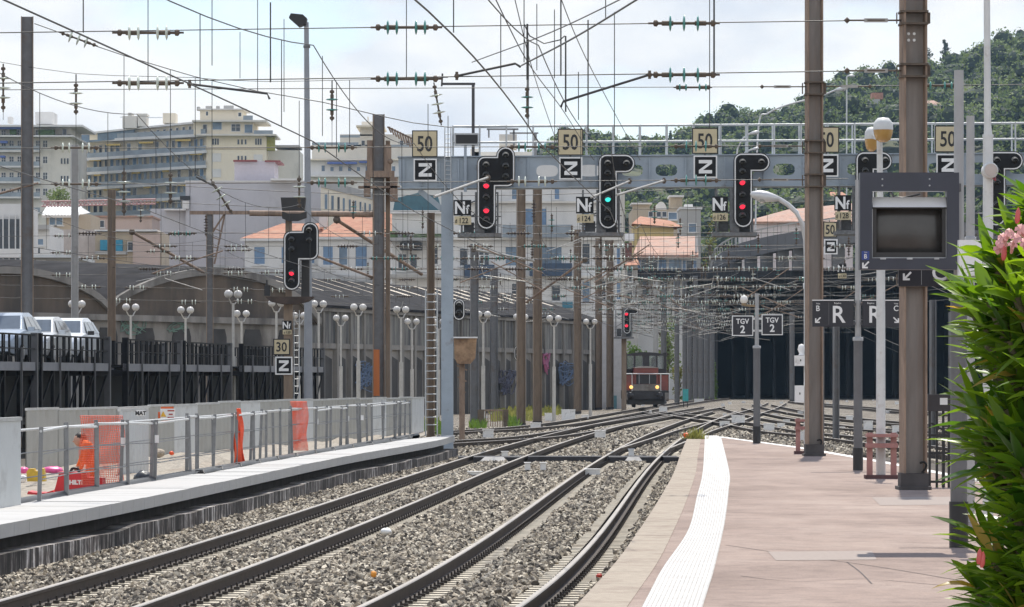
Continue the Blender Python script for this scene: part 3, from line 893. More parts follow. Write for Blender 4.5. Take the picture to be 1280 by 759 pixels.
def shape_o(x0, y0, w=14.0, H=26.0, d=0.0):
    r = w / 2
    return arcpx(x0 + r, y0 + H - r, r - d, 0, 180) + arcpx(x0 + r, y0 + r, r - d, 180, 360)
def lens_part(t, px, py, Y, r, mat, label=None, crescent=True):
    c = P(px, py, Y) + Vector((0, -0.035, 0))
    b = MB(); b.lathe([(0.0001, 0.012), (r * 0.6, 0.010), (r, 0.0), (r, -0.03)], c, (0, -1, 0), 14)
    o = b.build("lamp_lens", mat, t, label)
    b = MB(); n = 10; vs = []
    for k in range(n + 1):
        a = math.pi * (0.08 + 0.84 * k / n)
        for rr in (r * 1.22, r * 1.10):
            for yy, dz in ((0.02, 0.012), (-0.27, -0.055)):
                vs.append(c + Vector((rr * math.cos(a), yy, rr * math.sin(a) + dz)))
    fs = []
    for k in range(n):
        i, j = 4 * k, 4 * k + 4
        fs += [(i, i + 1, j + 1, j), (i + 2, j + 2, j + 3, i + 3), (i + 1, i + 3, j + 3, j + 1)]
    b.add(vs, fs)
    b.build("lamp_hood", HOOD, t)
    return o
def signal(label, Y, shape, lenses, r=0.085, cage=None, name="railway_signal", group=None, k=1.0, border=True):
    """shape(d) gives the outline in photo pixels, inset by d; lenses: (px, py, state)."""
    o0 = shape(0)
    cx = sum(q[0] for q in o0) / len(o0); yb = max(q[1] for q in o0)
    t = thing(name, label, "signal", P(cx, yb, Y), group)
    b = MB()
    b.mat(0).prism(pxp(shape(-1.0 * k), Y), Y, Y + 0.10)
    b.mat(1).prism(pxp(shape(0.2 * k), Y), Y - 0.008, Y + 0.02)
    b.mat(2).prism(pxp(shape(1.75 * k), Y), Y - 0.016, Y + 0.02)
    b.build("backboard", [BLACK, WHITE, BLACKM], t)
    for px, py, s in lenses:
        lens_part(t, px, py, Y, r, {'r': RED_L, 'g': GREEN_L, '-': LENS}[s], {'r': "lit red lamp", 'g': "lit green lamp", '-': None}[s])
    if cage:
        x0, y0, x1, y1 = cage
        b = MB()
        a, c = P(x0, y1, Y), P(x1, y0, Y)
        for x in (a.x, c.x):
            for yy in (Y + 0.15, Y + 0.75):
                b.box((x - 0.025, yy - 0.025, a.z), (x + 0.025, yy + 0.025, c.z))
        m = (a.x + c.x) / 2
        b.box((m - 0.14, Y + 0.12, a.z), (m + 0.14, Y + 0.35, c.z))
        for k in range(3): b.beam((a.x, Y + 0.45, a.z + (c.z - a.z) * k / 3), (c.x, Y + 0.45, a.z + (c.z - a.z) * (k + 1) / 3), 0.04, 0.04)
        b.build("signal_frame", CAGE, t)
        b = MB(); w_ = c.x - a.x; b.box((a.x + w_ * 0.40, Y + 0.5, a.z), (c.x - 0.05, Y + 0.72, a.z + (c.z - a.z) * 0.86)); b.box((a.x + w_ * 0.06, Y + 0.3, a.z + 0.02), (a.x + w_ * 0.34, Y + 0.55, a.z + (c.z - a.z) * 0.26)); b.build("relay_box", M("relay_box_grey", (0.06, 0.062, 0.066), 0.6, var=0.4, scale=5), t)
        b = MB(); b.box((a.x - 0.12, Y - 0.25, a.z - 0.13), (c.x + 0.12, Y + 0.95, a.z - 0.02)); b.build("service_platform", CAGE, t)
        for zz in (0.25, 0.5):
            b = MB(); b.box((a.x - 0.1, Y + 0.9, a.z + zz), (c.x + 0.1, Y + 0.93, a.z + zz + 0.03)); b.build("cage_rail", CAGE, t)
    return t
YS = YG - 0.55
signal("gantry signal with two red lamps and a raised side column by the post", YS, lambda d: shape_b(597, 184, d=d),
       [(607.5, 206.5, '-'), (607.5, 219, '-'), (607.8, 232, 'r'), (607.8, 247, '-'), (607.8, 263, 'r'), (607.8, 275, '-'), (632, 194.5, '-'), (632, 208, '-'), (632, 221, '-')], cage=(577, 240, 622, 291))
signal("gantry signal showing a green lamp", YS, lambda d: shape_p(749, 193.5, d=d),
       [(759.5, 204.5, '-'), (759.5, 217, '-'), (759.5, 232, '-'), (759.8, 249, 'g'), (759.5, 263, '-'), (759.5, 274, '-'), (783, 204.5, '-')], cage=(729, 237, 774, 290))
signal("gantry signal with two red lamps right above the dark overpass", YS, lambda d: shape_p(918, 192, d=d),
       [(928, 203, '-'), (928, 215, '-'), (927.8, 228, 'r'), (928, 244, '-'), (927.8, 258, 'r'), (928, 270, '-'), (951.5, 203, '-')], cage=(896, 234, 941, 290))
signal("gantry signal with all lamps dark, partly hidden by the screen housing and the double lamp", YS, lambda d: shape_p(1070.5, 190.5, d=d),
       [(1081, 201, '-'), (1081, 214, '-'), (1081, 229, '-'), (1081, 257, '-'), (1106, 200.5, '-')], cage=(1050, 232, 1094, 288))
signal("gantry signal with dark lamps behind the white pole with the loudspeaker", YS, lambda d: shape_p(1234.5, 190, d=d),
       [(1245.5, 200.5, '-'), (1245.5, 214, '-'), (1245.5, 228, '-'), (1245.5, 256, '-'), (1268, 200.5, '-')], cage=(1214, 231, 1258, 288))

# ---- plates with writing
def zpoly(x0, y0, x1, y1, t):
    return [(x0, y0), (x1, y0), (x1, y0 + t), (x0 + t * 1.25, y1 - t), (x1, y1 - t), (x1, y1), (x0, y1), (x0, y1 - t), (x1 - t * 1.25, y0 + t), (x0, y0 + t)]
def plate(name, label, cat, Y, x0, y0, x1, y1, face, rim, rimw=1.5, group=None, thick=0.03):
    t = thing(name, label, cat, P((x0 + x1) / 2, y1, Y), group)
    b = MB()
    b.mat(1).prism(pxp([(x0, y0), (x1, y0), (x1, y1), (x0, y1)], Y), Y, Y + thick)
    b.mat(0).prism(pxp([(x0 + rimw, y0 + rimw), (x1 - rimw, y0 + rimw), (x1 - rimw, y1 - rimw), (x0 + rimw, y1 - rimw)], Y), Y - 0.006, Y + 0.01)
    b.build("plate", [face, rim], t)
    return t
def letters(t, Y, items, mat, ext=0.003, lift=0.012):
    """items: (text, centre px, centre py, cap height in px, x squeeze, boldness)"""
    for s, px, py, h, sx, bold in items:
        b = MB(); size = h * m_per_px(Y) / 0.72
        b.text(s, size, P(px, py, Y) + Vector((0, -lift, 0)), ext, bold * size, sx)
        b.build("lettering", mat, t)
def speed_sign(txt, Y, x0, y0, x1, y1, label, h=None, sx=0.74, group="speed plates on the gantry"):
    t = plate("speed_sign", label, "speed sign", Y, x0, y0, x1, y1, TAN, BLACK, 1.4, group)
    h = h or (y1 - y0) * 0.58
    letters(t, Y, [(txt, (x0 + x1) / 2, (y0 + y1) / 2, h, sx, 0.016)], BLACK)
    b = MB(); p = P((x0 + x1) / 2, y1, Y); b.box((p.x - 0.03, Y + 0.03, p.z - 0.4), (p.x + 0.03, Y + 0.08, p.z + 0.5)); b.build("bracket", CAGE, t)
def z_sign(Y, x0, y0, x1, y1, label, group="Z plates on the gantry"):
    t = plate("zone_sign", label, "letter sign", Y, x0, y0, x1, y1, BLACKM, WHITE, 1.7, group)
    w, h = x1 - x0, y1 - y0
    b = MB(); b.prism(pxp(zpoly(x0 + w * 0.22, y0 + h * 0.20, x1 - w * 0.22, y1 - h * 0.20, h * 0.15), Y), Y - 0.012, Y)
    b.build("lettering", WHITE, t)
def nf_sign(Y, x0, y0, x1, y1, num, ny0, ny1, label):
    t = plate("signal_name_plate", label, "signal plate", Y, x0, y0, x1, y1, BLACKM, BLACK, 0.5, "name plates of the signals")
    h = y1 - y0
    letters(t, Y, [("N", x0 + (x1 - x0) * 0.36, y0 + h * 0.5, h * 0.78, 0.86, 0.030), ("f", x0 + (x1 - x0) * 0.80, y0 + h * 0.60, h * 0.55, 0.9, 0.022)], WHITE)
    b = MB(); b.prism(pxp([(x0 + 1, ny0), (x1, ny0), (x1, ny1), (x0 + 1, ny1)], Y), Y, Y + 0.02); b.build("number_plate", TAN, t)
    letters(t, Y, [(num, (x0 + x1) / 2 + 2, (ny0 + ny1) / 2, (ny1 - ny0) * 0.66, 0.85, 0.012), ("d", x0 + 3, (ny0 + ny1) / 2 + 0.6, (ny1 - ny0) * 0.5, 0.8, 0.01)], BLACK)
YP = YG - 0.40
for i, (x0, y0, x1, y1, a, c) in enumerate(((515, 163, 547, 196.5, "leftmost tan 50 plate, at the girder's free end", "Z plate below the leftmost 50, at the girder's free end"),
                                    (697, 161, 729, 194.5, "tan 50 plate between the first and second gantry signals", "Z plate between the first and second gantry signals"),
                                    (865, 160, 897.5, 192.5, "tan 50 plate between the green-lit signal and the next one", "Z plate between the green-lit signal and the next one"),
                                    (1017, 158.5, 1049, 191, "tan 50 plate half hidden by the slimmer brown mast", "Z plate half hidden by the slimmer brown mast"),
                                    (1168.5, 157, 1201, 190.5, "tan 50 plate half hidden by the grey lamp column", "Z plate half hidden by the grey lamp column"))):
    speed_sign("50", YP, x0, y0, x1, y1, a)
    z_sign(YP - 0.03, x0 + 2, y1 + 2, x1 - 1, y1 + 30, c)
for (x0, y0, x1, y1, num, n0, n1, lab) in ((567, 250, 589, 269.5, "122", 270.5, 281, "Nf plate numbered 122 beside the blue-grey gantry post"), (720, 246, 742, 267, "124", 268, 278.5, "Nf plate numbered 124 left of the green-lit signal"),
                                           (890, 245.5, 910, 265.5, "126", 266.5, 276.5, "Nf plate numbered 126 with a tan number board"), (1043, 244, 1064, 263.5, "128", 264.5, 275, "Nf plate numbered 128 beside the screen housing")):
    nf_sign(YP - 0.1, x0, y0, x1, y1, num, n0, n1, lab)

# ---- steel masts
def hmast(name, label, Y, xl, xr, ytop, zbase=-0.25, web=WEB, fl=RUST, depth=0.32, yaw=7.0, cat="mast", group=None, holes=False, base=True, tf=0.028):
    xc = (P(xl, 0, Y).x + P(xr, 0, Y).x) / 2; w = (xr - xl) * m_per_px(Y)
    w0 = w - depth * abs(math.sin(R(yaw))) * 0.9
    zt = P(0, ytop, Y).z
    t = thing(name, label, cat, (xc, Y, zbase), group)
    mt = Matrix.Rotation(R(yaw), 3, 'Z')
    b = MB()
    def lb(x0, y0, z0, x1, y1, z1):
        c = Vector(((x0 + x1) / 2, (y0 + y1) / 2, 0))
        b.rbox(Vector((xc, Y, (z0 + z1) / 2)) + mt @ c, (abs(x1 - x0), abs(y1 - y0), z1 - z0), M4=mt)
    b.mat(0); lb(-w0 / 2 + tf, -0.012, zbase, w0 / 2 - tf, 0.012, zt)
    b.mat(1); lb(-w0 / 2, -depth / 2, zbase, -w0 / 2 + tf, depth / 2, zt); lb(w0 / 2 - tf, -depth / 2, zbase, w0 / 2, depth / 2, zt)
    b.build("mast_column", [web, fl], t)
    if base:
        b = MB(); b.box((xc - w * 0.62, Y - 0.3, zbase), (xc + w * 0.62, Y + 0.3, zbase + 0.05))
        b.box((xc - w * 0.53, Y - 0.22, zbase + 0.05), (xc + w * 0.53, Y + 0.22, zbase + 0.24))
        b.build("base_plate", M("mast_foot_dark", (0.06, 0.055, 0.055), 0.8, var=0.3), t)
    return t
def collar(t, Y, xl, xr, y, reach=3.5, tri=True):
    """clamp band with wire lugs on a mast, at photo row y"""
    b = MB()
    a, c = P(xl - 1.0, y, Y), P(xr + 1.0, y, Y)
    for dy in (-0.6, 14.5) if tri else (0,):
        z = P(0, y + dy, Y).z
        b.box((a.x, Y - 0.2, z - 0.015), (c.x, Y + 0.2, z + 0.015))
    if tri:
        for s, x in ((-1, a.x), (1, c.x)):
            z0, z1 = P(0, y, Y).z, P(0, y + 13.5, Y).z
            b.box((x - 0.03, Y - 0.05, z1), (x + s * reach * m_per_px(Y), Y + 0.05, z0))
    b.build("clamp_band", INSROD, t)
YM1, YM2 = 60.4, 85.8
m1 = hmast("catenary_mast", "thick brown steel mast standing on the platform just behind the screen housing", YM1, 1125, 1158, -240, ZP, group="catenary masts on the platform", yaw=8)
for y in (16, 82, 343): collar(m1, YM1, 1125, 1158, y)
b = MB()
for dx in (-3.5, 3.5):
    for dy in (-4, 4):
        c = P(1139 + dx, 46.5 + dy, YM1) + Vector((0, -0.03, 0))
        b.lathe([(0.0001, 0.0), (0.022, 0.0)], c, (0, -1, 0), 10)
b.build("bolt_hole_disc", WHITE, m1)  # white discs stand in for bright sky seen through bolt holes
def numeral(t, px, py, Y, mat=BLACKM, s=14):
    c = [P(px + x * s, py + y * s, Y) + Vector((0, -0.2, 0)) for x, y in ((-0.35, -0.95), (0.0, -1.05), (0.22, -0.85), (0.18, -0.55), (-0.08, -0.2), (-0.12, 0.15), (0.02, 0.38))]
    b = MB(); b.tube(smooth_path(c, 0.02), 0.018, 6); b.build("cable_stub", mat, t)
numeral(m1, 1153, 592, YM1)
m2 = hmast("catenary_mast", "slimmer brown steel mast near the platform end, behind the red bracket with the white pole", YM2, 1006.5, 1028.5, -120, ZP, group="catenary masts on the platform", yaw=8)
for y in (104, 177, 219): collar(m2, YM2, 1006.5, 1028.5, y, 3)
numeral(m2, 1024, 560, YM2, s=10)

def tube_pole(name, label, Y, px, w_low, w_up, y_joint, ytop, zbase=ZP, cat="lamp post", mats=(GREYPOLE, GREYPOLE, BLACK), boot=None, group=None):
    xc = P(px, 0, Y).x; s = m_per_px(Y)
    t = thing(name, label, cat, (xc, Y, zbase), group)
    zj = P(0, y_joint, Y).z; zt = P(0, ytop, Y).z
    b = MB(); b.cyl((xc, Y, zbase), (xc, Y, zj), w_low * s / 2, n=16); b.build("post_base", mats[0], t)
    b = MB(); b.cyl((xc, Y, zj - 0.05), (xc, Y, zt), w_up * s / 2, w_up * s * 0.46, n=14)
    b.lathe([(w_low * s / 2 + 0.015, -0.03), (w_low * s / 2 + 0.015, 0.03), (w_up * s / 2, 0.04)], (xc, Y, zj), n=16); b.build("post_shaft", mats[1], t)
    if boot:
        b = MB(); b.cyl((xc, Y, zbase), (xc, Y, P(0, boot, Y).z), w_low * s / 2 + 0.012, n=16); b.build("post_boot", mats[2], t)
    return t

# ---- screen housing on its post
YD = 39.9
tube_pole("signpost", "grey two-part post with a black foot that carries the screen housing", YD + 0.12, 1198.5, 21, 13, 372, 88, boot=627, cat="post", mats=(DARKPOLE, GREYPOLE, BLACK))
NAVY = M("display_frame_blue_black", (0.034, 0.038, 0.055), 0.45, var=0.15)
dsp = thing("information_display", "dark blue-black platform screen housing with an old tube monitor inside", "information screen", P(1133, 338, YD))
b = MB(); yb0, yb1 = YD - 0.28, YD - 0.10
for r in ((1072, 217.5, 1195, 240.5), (1072, 240.5, 1087, 324), (1180, 240.5, 1195, 324), (1072, 324, 1195, 338)):
    p, q = P(r[0], r[3], YD), P(r[2], r[1], YD)
    b.box((p.x, yb0, p.z), (q.x, yb1, q.z))
b.build("display_frame", NAVY, dsp)
b = MB()
for x in (1103, 1162):
    for y in (224, 232):
        b.lathe([(0.0001, 0.004), (0.008, 0.003), (0.009, 0)], P(x, y, YD - 0.28) , (0, -1, 0), 8)
b.build("rivet", GALV, dsp)
CRT = M("monitor_casing", (0.035, 0.033, 0.032), 0.5)
b = MB()
p, q = P(1088.5, 323, YD), P(1179.5, 260, YD)
for r in ((1088.5, 260, 1093, 323), (1175, 260, 1179.5, 323), (1093, 316.5, 1175, 323), (1093, 260, 1175, 262)):
    a, c = P(r[0], r[3], YD), P(r[2], r[1], YD); b.box((a.x, YD - 0.22, a.z), (c.x, YD + 0.3, c.z))
b.build("monitor_case", CRT, dsp)
b = MB(); a, c = P(1093, 316.5, YD), P(1175, 262, YD)
n = 10; vs = []; fs = []
for j in range(n + 1):
    for i in range(n + 1):
        u, v = i / n * 2 - 1, j / n * 2 - 1
        vs.append((a.x + (c.x - a.x) * i / n, YD - 0.10 + 0.05 * (u * u + v * v) / 2, a.z + (c.z - a.z) * j / n))
fs = [(j * (n + 1) + i, j * (n + 1) + i + 1, (j + 1) * (n + 1) + i + 1, (j + 1) * (n + 1) + i) for j in range(n) for i in range(n)]
b.add(vs, fs, True)
b.build("screen", M("screen_glass_dark", (0.045, 0.041, 0.038), 0.22, var=0.25, scale=4, spec=0.6), dsp)
b = MB(); a, c = P(1088, 260.5, YD), P(1180, 247.5, YD)
vs = [(a.x, YD - 0.26, a.z), (c.x, YD - 0.26, a.z), (c.x, YD - 0.16, c.z), (a.x, YD - 0.16, c.z), (a.x, YD + 0.3, c.z), (c.x, YD + 0.3, c.z), (a.x, YD + 0.3, a.z), (c.x, YD + 0.3, a.z)]
b.add(vs, [(0, 1, 2, 3), (3, 2, 5, 4), (0, 3, 4, 6), (1, 7, 5, 2)])
b.build("monitor_top", M("monitor_top_sunlit", (0.74, 0.73, 0.72), 0.35, var=0.05), dsp)  # sunlit top of the dark casing, its brightness put into the white
b = MB()
a = P(1088, 324, YD)
for x0, x1 in ((1097, 1104), (1130, 1137), (1164, 1170)):
    p, q = P(x0, 325.5, YD), P(x1, 323, YD); b.box((p.x, YD - 0.30, p.z), (q.x, YD - 0.27, q.z))
p, q = P(1087.5, 323.6, YD), P(1180, 322.6, YD); b.box((p.x, YD - 0.225, p.z), (q.x, YD - 0.215, q.z))
for x in (1087.6, 1179.2):
    p, q = P(x, 323, YD), P(x + 0.8, 262, YD); b.box((p.x, YD - 0.225, p.z), (q.x, YD - 0.215, q.z))
b.build("monitor_trim", GALV, dsp)
b = MB(); b.prism(pxp(rounded(1074, 315, 1083.5, 326, 1), YD), YD - 0.286, YD - 0.27); b.build("letter_panel", M("blue_letter_panel", (0.03, 0.06, 0.26), 0.4), dsp)
def arrow(b, px, py, s, Y, dx, dy, lift=0.012, t=0.22):
    """diagonal arrow centred on px, py; dx, dy = direction in the picture"""
    def q(x, y): return (px + x * s * dx, py + y * s * dy)
    k = t * s
    c = 0.7071
    shaft = [q(-0.5, -0.5 + t * 0.7), q(-0.5 + t * 0.7, -0.5), q(0.45, 0.45 - t * 0.7), q(0.45 - t * 0.7, 0.45)]
    b.prism(pxp(shaft, Y), Y - lift, Y - lift + 0.006)
    b.prism(pxp([q(0.5, 0.5), q(0.5, -0.28), q(0.5 - t, -0.28), q(0.5 - t, 0.5)], Y), Y - lift - 0.001, Y - lift + 0.006)
    b.prism(pxp([q(0.5 - t, 0.5 - t), q(0.5 - t, 0.5), q(-0.28, 0.5), q(-0.28, 0.5 - t)], Y), Y - lift - 0.001, Y - lift + 0.006)
letters(dsp, YD, [("B", 1078.8, 321.6, 5.6, 0.9, 0.01), ("Voie", 1078.8, 316.6, 1.6, 0.9, 0.0)], WHITE, lift=0.292)
b = MB(); arrow(b, 1079, 332, 9, YD, -1, 1, lift=0.290); b.build("arrow", WHITE, dsp)
b = MB()
b.tube([P(1113, 240, YD), P(1118, 246, YD) + Vector((0, 0.1, 0)), P(1130, 247, YD) + Vector((0, 0.1, 0)), P(1150, 243, YD)], 0.012, 6)
b.build("cable", BLACK, dsp)
b = MB(); p, q = P(1190, 335, YD), P(1200, 222, YD); b.box((p.x, YD - 0.1, P(0, 240, YD).z), (q.x, YD + 0.1, P(0, 230, YD).z)); b.box((p.x, YD - 0.1, P(0, 330, YD).z), (q.x, YD + 0.1, P(0, 320, YD).z)); b.build("arm", DARKPOLE, dsp)

# ---- black platform sign boards
SIGNBK = M("sign_board_black", (0.014, 0.014, 0.022), 0.35, var=0.2)
YC = 41.2
sg = plate("platform_sign", "black hanging board with an arrow and a C, under the screen housing", "platform sign", YC, 1123, 337, 1187, 358, SIGNBK, SIGNBK, 0.3)
b = MB(); arrow(b, 1134, 345, 11, YC, -1, 1); b.build("arrow", WHITE, sg)
letters(sg, YC, [("C", 1174, 340.5, 21, 0.95, 0.015)], WHITE)
b = MB(); p, q = P(1151.5, 356, YC), P(1152, 338, YC); b.box((p.x, YC - 0.009, p.z), (q.x, YC - 0.004, q.z)); b.build("divider", GALV, sg)
b = MB(); p, q = P(1183, 350, YC), P(1203, 345, YC); b.box((p.x, YC - 1.1, p.z), (q.x, YC, q.z)); b.build("arm", DARKPOLE, sg)
YR = 72.7
tube_pole("signpost", "grey two-part post with a black foot between the two R boards", YR, 1072.5, 11, 7.5, 424, 225, boot=560, cat="post", mats=(DARKPOLE, GREYPOLE, BLACK))
def r_board(x0, x1, xR, xl, ltr, adx, label):
    t = plate("platform_sign", label, "platform sign", YR - 0.1, x0, 376, x1, 408.5, SIGNBK, SIGNBK, 0.3)
    letters(t, YR - 0.1, [("R", xR, 393, 21.5, 0.95, 0.012), (ltr, xl, 385.5, 7.0, 0.95, 0.008), ("Voie", xl, 379.6, 2.0, 1.0, 0), ("Repère", xR - (2 if ltr == "B" else 6), 379.3, 2.2, 1.0, 0)], WHITE)
    b = MB(); arrow(b, xl, 400, 7.5, YR - 0.1, adx, 1); b.build("arrow", WHITE, t)
    b = MB(); p, q = P(x0, 376, YR - 0.1), P(x1, 374.8, YR - 0.1); b.box((p.x, YR - 0.13, p.z), (q.x, YR - 0.03, q.z)); b.build("top_rail", WHITE, t)
    b = MB(); p, q = P((xR + xl) / 2 - (0 if ltr == "B" else 3), 406, YR - 0.1), P((xR + xl) / 2 + 0.5 - (0 if ltr == "B" else 3), 378, YR - 0.1); b.box((p.x, YR - 0.109, p.z), (q.x, YR - 0.104, q.z)); b.build("divider", DARKPOLE, t)
    b = MB(); p, q = (P(x1 - 1, 382, YR), P(1072, 379, YR)) if ltr == "B" else (P(1073, 382, YR), P(x0 + 1, 379, YR))
    b.box((p.x, YR - 0.03, p.z), (q.x, YR + 0.03, q.z)); z = 24 * m_per_px(YR); b.box((p.x, YR - 0.03, p.z - z), (q.x, YR + 0.03, q.z - z)); b.build("arm", DARKPOLE, t)
r_board(1015.5, 1067, 1049, 1022.5, "B", -1, "black R board with a small B and an arrow to the lower left")
r_board(1078, 1126.5, 1094.5, 1120, "C", 1, "black R board with a small C, half hidden by the white lamp post")

# ---- TGV post with its two square plates and a globe lamp
YT = 102.0
tp = tube_pole("signpost", "slim grey post at the platform end carrying the two TGV plates", YT, 946, 8.6, 5.2, 434, 367, boot=533, cat="post", mats=(DARKPOLE, GREYPOLE, BLACK))
for x0, y0, x1, y1, lab in ((915, 394.5, 941.5, 420, "TGV 2 plate hanging on the post's lamp side"), (952, 393, 978.5, 419, "TGV 2 plate on the post's side away from the lamp")):
    t = plate("stop_sign", lab, "stop sign", YT, x0, y0, x1, y1, SIGNBK, WHITE, 1.2, "TGV stop plates")
    letters(t, YT, [("TGV", (x0 + x1) / 2, y0 + 7.2, 6.4, 0.92, 0.02), ("2", (x0 + x1) / 2, y0 + 17.2, 9.4, 0.95, 0.025)], WHITE)
    b = MB()
    for y in (398.5, 413.5):
        xa, xb = (x1 - 1, 946) if x0 < 940 else (946, x0 + 1)
        b.beam(P(xa, y, YT + 0.05), P(xb, y, YT + 0.05), 0.03, 0.05)
    b.build("arm", WHITE, t)
def globe_lamp(label, Y, px, py, r_px, pole_px=None, arm=None):
    t = thing("globe_lamp", label, "lamp", P(px, py, Y))
    s = m_per_px(Y)
    b = MB(); c = P(px, py, Y); b.lathe([(0.0001, r_px * s), (r_px * s * 0.7, r_px * s * 0.75), (r_px * s, 0), (r_px * s * 0.9, -r_px * s * 0.6), (r_px * s * 0.6, -r_px * s)], c, n=14)
    b.build("lamp_globe", M("lamp_globe_white", (0.72, 0.70, 0.66), 0.35, var=0.06), t)
    b = MB(); b.cyl(c + Vector((0, 0, -r_px * s * 1.6)), c + Vector((0, 0, -r_px * s * 0.9)), r_px * s * 0.6, n=10)
    if arm: b.beam(P(px, py + r_px * 1.5, Y), P(arm[0], arm[1], Y), 0.04, 0.05)
    b.build("lamp_holder", M("lamp_holder_brown", (0.25, 0.18, 0.1), 0.6), t)
globe_lamp("small white globe lamp beside the post of the TGV plates", YT, 930, 374, 5, arm=(946, 383))

# ---- white lamp post with twin heads
YL = 67.0
lp = thing("platform_lamp", "white lamp post with two amber-bottomed heads standing in a red bracket", "street lamp", (P(1101, 0, YL).x, YL, ZP))
xc = P(1101, 0, YL).x; s = m_per_px(YL)
WPOLE = M("white_pole_paint", (0.60, 0.61, 0.60), 0.5, var=0.1, scale=4, dirt=(0.36, 0.30, 0.26), dirt_amt=0.22, dscale=3)
b = MB(); b.cyl((xc, YL, ZP), (xc, YL, P(0, 330, YL).z), 6.0 * s, 5.4 * s, n=14); b.cyl((xc, YL, P(0, 330, YL).z), (xc - 0.02, YL, P(0, 172, YL).z), 4.3 * s, 3.6 * s, n=14); b.build("lamp_pole", WPOLE, lp)
AMBER = M("amber_lamp_bowl", (0.50, 0.30, 0.09), 0.25, var=0.15, trans=0.15)
for px, py, w, dy in ((1101.5, 164, 25, -0.35), (1092.5, 172, 18, 0.45)):
    c = P(px, py, YL) + Vector((0, dy, 0)); h = MB()
    rr = w * s / 2
    h.lathe([(0.0001, 0.20), (rr * 0.55, 0.19), (rr * 0.92, 0.12), (rr, 0.03), (rr, 0.0)], c, n=16); hd = h.build("lamp_head", WPOLE, lp)
    h = MB(); h.lathe([(rr * 0.98, 0.0), (rr * 0.93, -0.07), (rr * 0.72, -0.16), (rr * 0.3, -0.2), (0.0001, -0.2)], c, n=16); h.build("lamp_bowl", AMBER, hd)
    h = MB(); h.beam((xc, YL, P(0, 174, YL).z), c + Vector((0, 0, 0.05)), 0.05, 0.06); h.build("lamp_arm", WPOLE, hd)
REDFR = M("red_oxide_paint", (0.33, 0.16, 0.145), 0.7, var=0.15, scale=5, dirt=(0.36, 0.25, 0.22), dirt_amt=0.4)
def bracket(label, Y, x0, x1, ytop, ybase, extra=0):
    t = thing("pole_guard", label, "guard frame", P((x0 + x1) / 2, ybase, Y)); s = m_per_px(Y)
    zb, zt = ZP, P(0, ytop, Y).z
    a, c = P(x0, 0, Y).x, P(x1, 0, Y).x
    b = MB()
    for x in (a, c):
        b.box((x - 0.045, Y - 0.045, zb), (x + 0.045, Y + 0.045, zt))
    b.build("upright", REDFR, t)
    b = MB()
    for z, hh in ((zt - 0.02, 0.05), (zt - 0.17, 0.07)):
        b.box((a - 0.06, Y - 0.15, z - hh), (c + 0.06, Y - 0.045, z)); b.box((a - 0.06, Y + 0.045, z - hh), (c + 0.06, Y + 0.15, z))
    b.build("crossbar", REDFR, t)
    b = MB(); b.box((a - 0.08, Y - 0.16, zb), (c + 0.08, Y + 0.16, zb + 0.06)); b.build("foot_plate", M("red_frame_foot", (0.10, 0.05, 0.05), 0.8), t)
bracket("red oxide guard frame round the foot of the white lamp post", YL - 0.2, 1087, 1117, 541, 598)
bracket("red oxide guard frame round the thin white pole by the slimmer mast", 88.0, 997.5, 1013, 523, 568)
# white cabinets on a thin pole behind the slimmer mast
YB = 88.5
t = thing("equipment_pole", "thin white pole with two white boxes beside the slimmer brown mast", "equipment pole", (P(1008, 0, YB).x, YB, ZP))
xc = P(1008, 0, YB).x
b = MB(); b.cyl((xc, YB, ZP), (xc, YB, P(0, 352, YB).z), 0.055, n=10); b.lathe([(0.0001, 0.1), (0.07, 0.06), (0.07, -0.05)], (xc, YB, P(0, 358, YB).z)); b.build("pole", WPOLE, t)
for x0, y0, x1, y1 in ((993, 444.5, 1007, 457.5), (993.5, 482, 1004.5, 503)):
    p, q = P(x0, y1, YB), P(x1, y0, YB); b = MB(); b.box((p.x, YB - 0.2, p.z), (q.x, YB + 0.06, q.z)); bx_ = b.build("junction_box", WHITE, t)
    b = MB(); m = P((x0 + x1) / 2, (y0 + y1) / 2, YB); b.box((m.x - 0.012, YB - 0.208, m.z - 0.012), (m.x + 0.012, YB - 0.2, m.z + 0.03)); b.build("box_latch", BLACK, bx_)
b = MB(); c = P(1002, 437, YB); b.lathe([(0.0001, 0.12), (0.06, 0.1), (0.09, 0.0), (0.05, -0.08), (0.07, -0.12)], c, n=10); b.build("loudspeaker", WHITE, t)

# ---- pole with the loudspeaker at the right
YW = 36.0
t = thing("loudspeaker_pole", "white pole with a round loudspeaker rising out of the oleander", "pole", (P(1235, 0, YW).x, YW, ZP))
xc = P(1235, 0, YW).x; s = m_per_px(YW)
b = MB(); b.cyl((xc, YW, ZP), (xc, YW, P(0, 172, YW).z), 6.8 * s, 6.4 * s, n=16)
b.tube([(xc, YW, P(0, 172, YW).z), (xc, YW, P(0, 166, YW).z), (xc - 0.004, YW, P(0, 155, YW).z), (xc - 0.012, YW, P(0, -60, YW).z)], [6.4 * s, 5.2 * s, 4.4 * s, 3.9 * s], n=14)
b.lathe([(7.0 * s, -0.012), (7.0 * s, 0.012)], (xc, YW, P(0, 170, YW).z), n=16)
b.build("pole", WPOLE, t)
b = MB(); c = P(1236, 214, YW) + Vector((0, -0.16, 0))
b.lathe([(0.0001, 0.0), (0.055, -0.003), (0.062, 0.0), (0.066, -0.015), (0.07, -0.05), (0.068, -0.16), (0.05, -0.2), (0.0001, -0.2)], c, (0, -1, 0), 20)
sp = b.build("loudspeaker", WPOLE, t)
b = MB(); b.lathe([(0.0001, 0.006), (0.054, 0.004)], c, (0, -1, 0), 20); b.build("speaker_grille", M("speaker_grille_beige", (0.50, 0.44, 0.40), 0.8), sp)
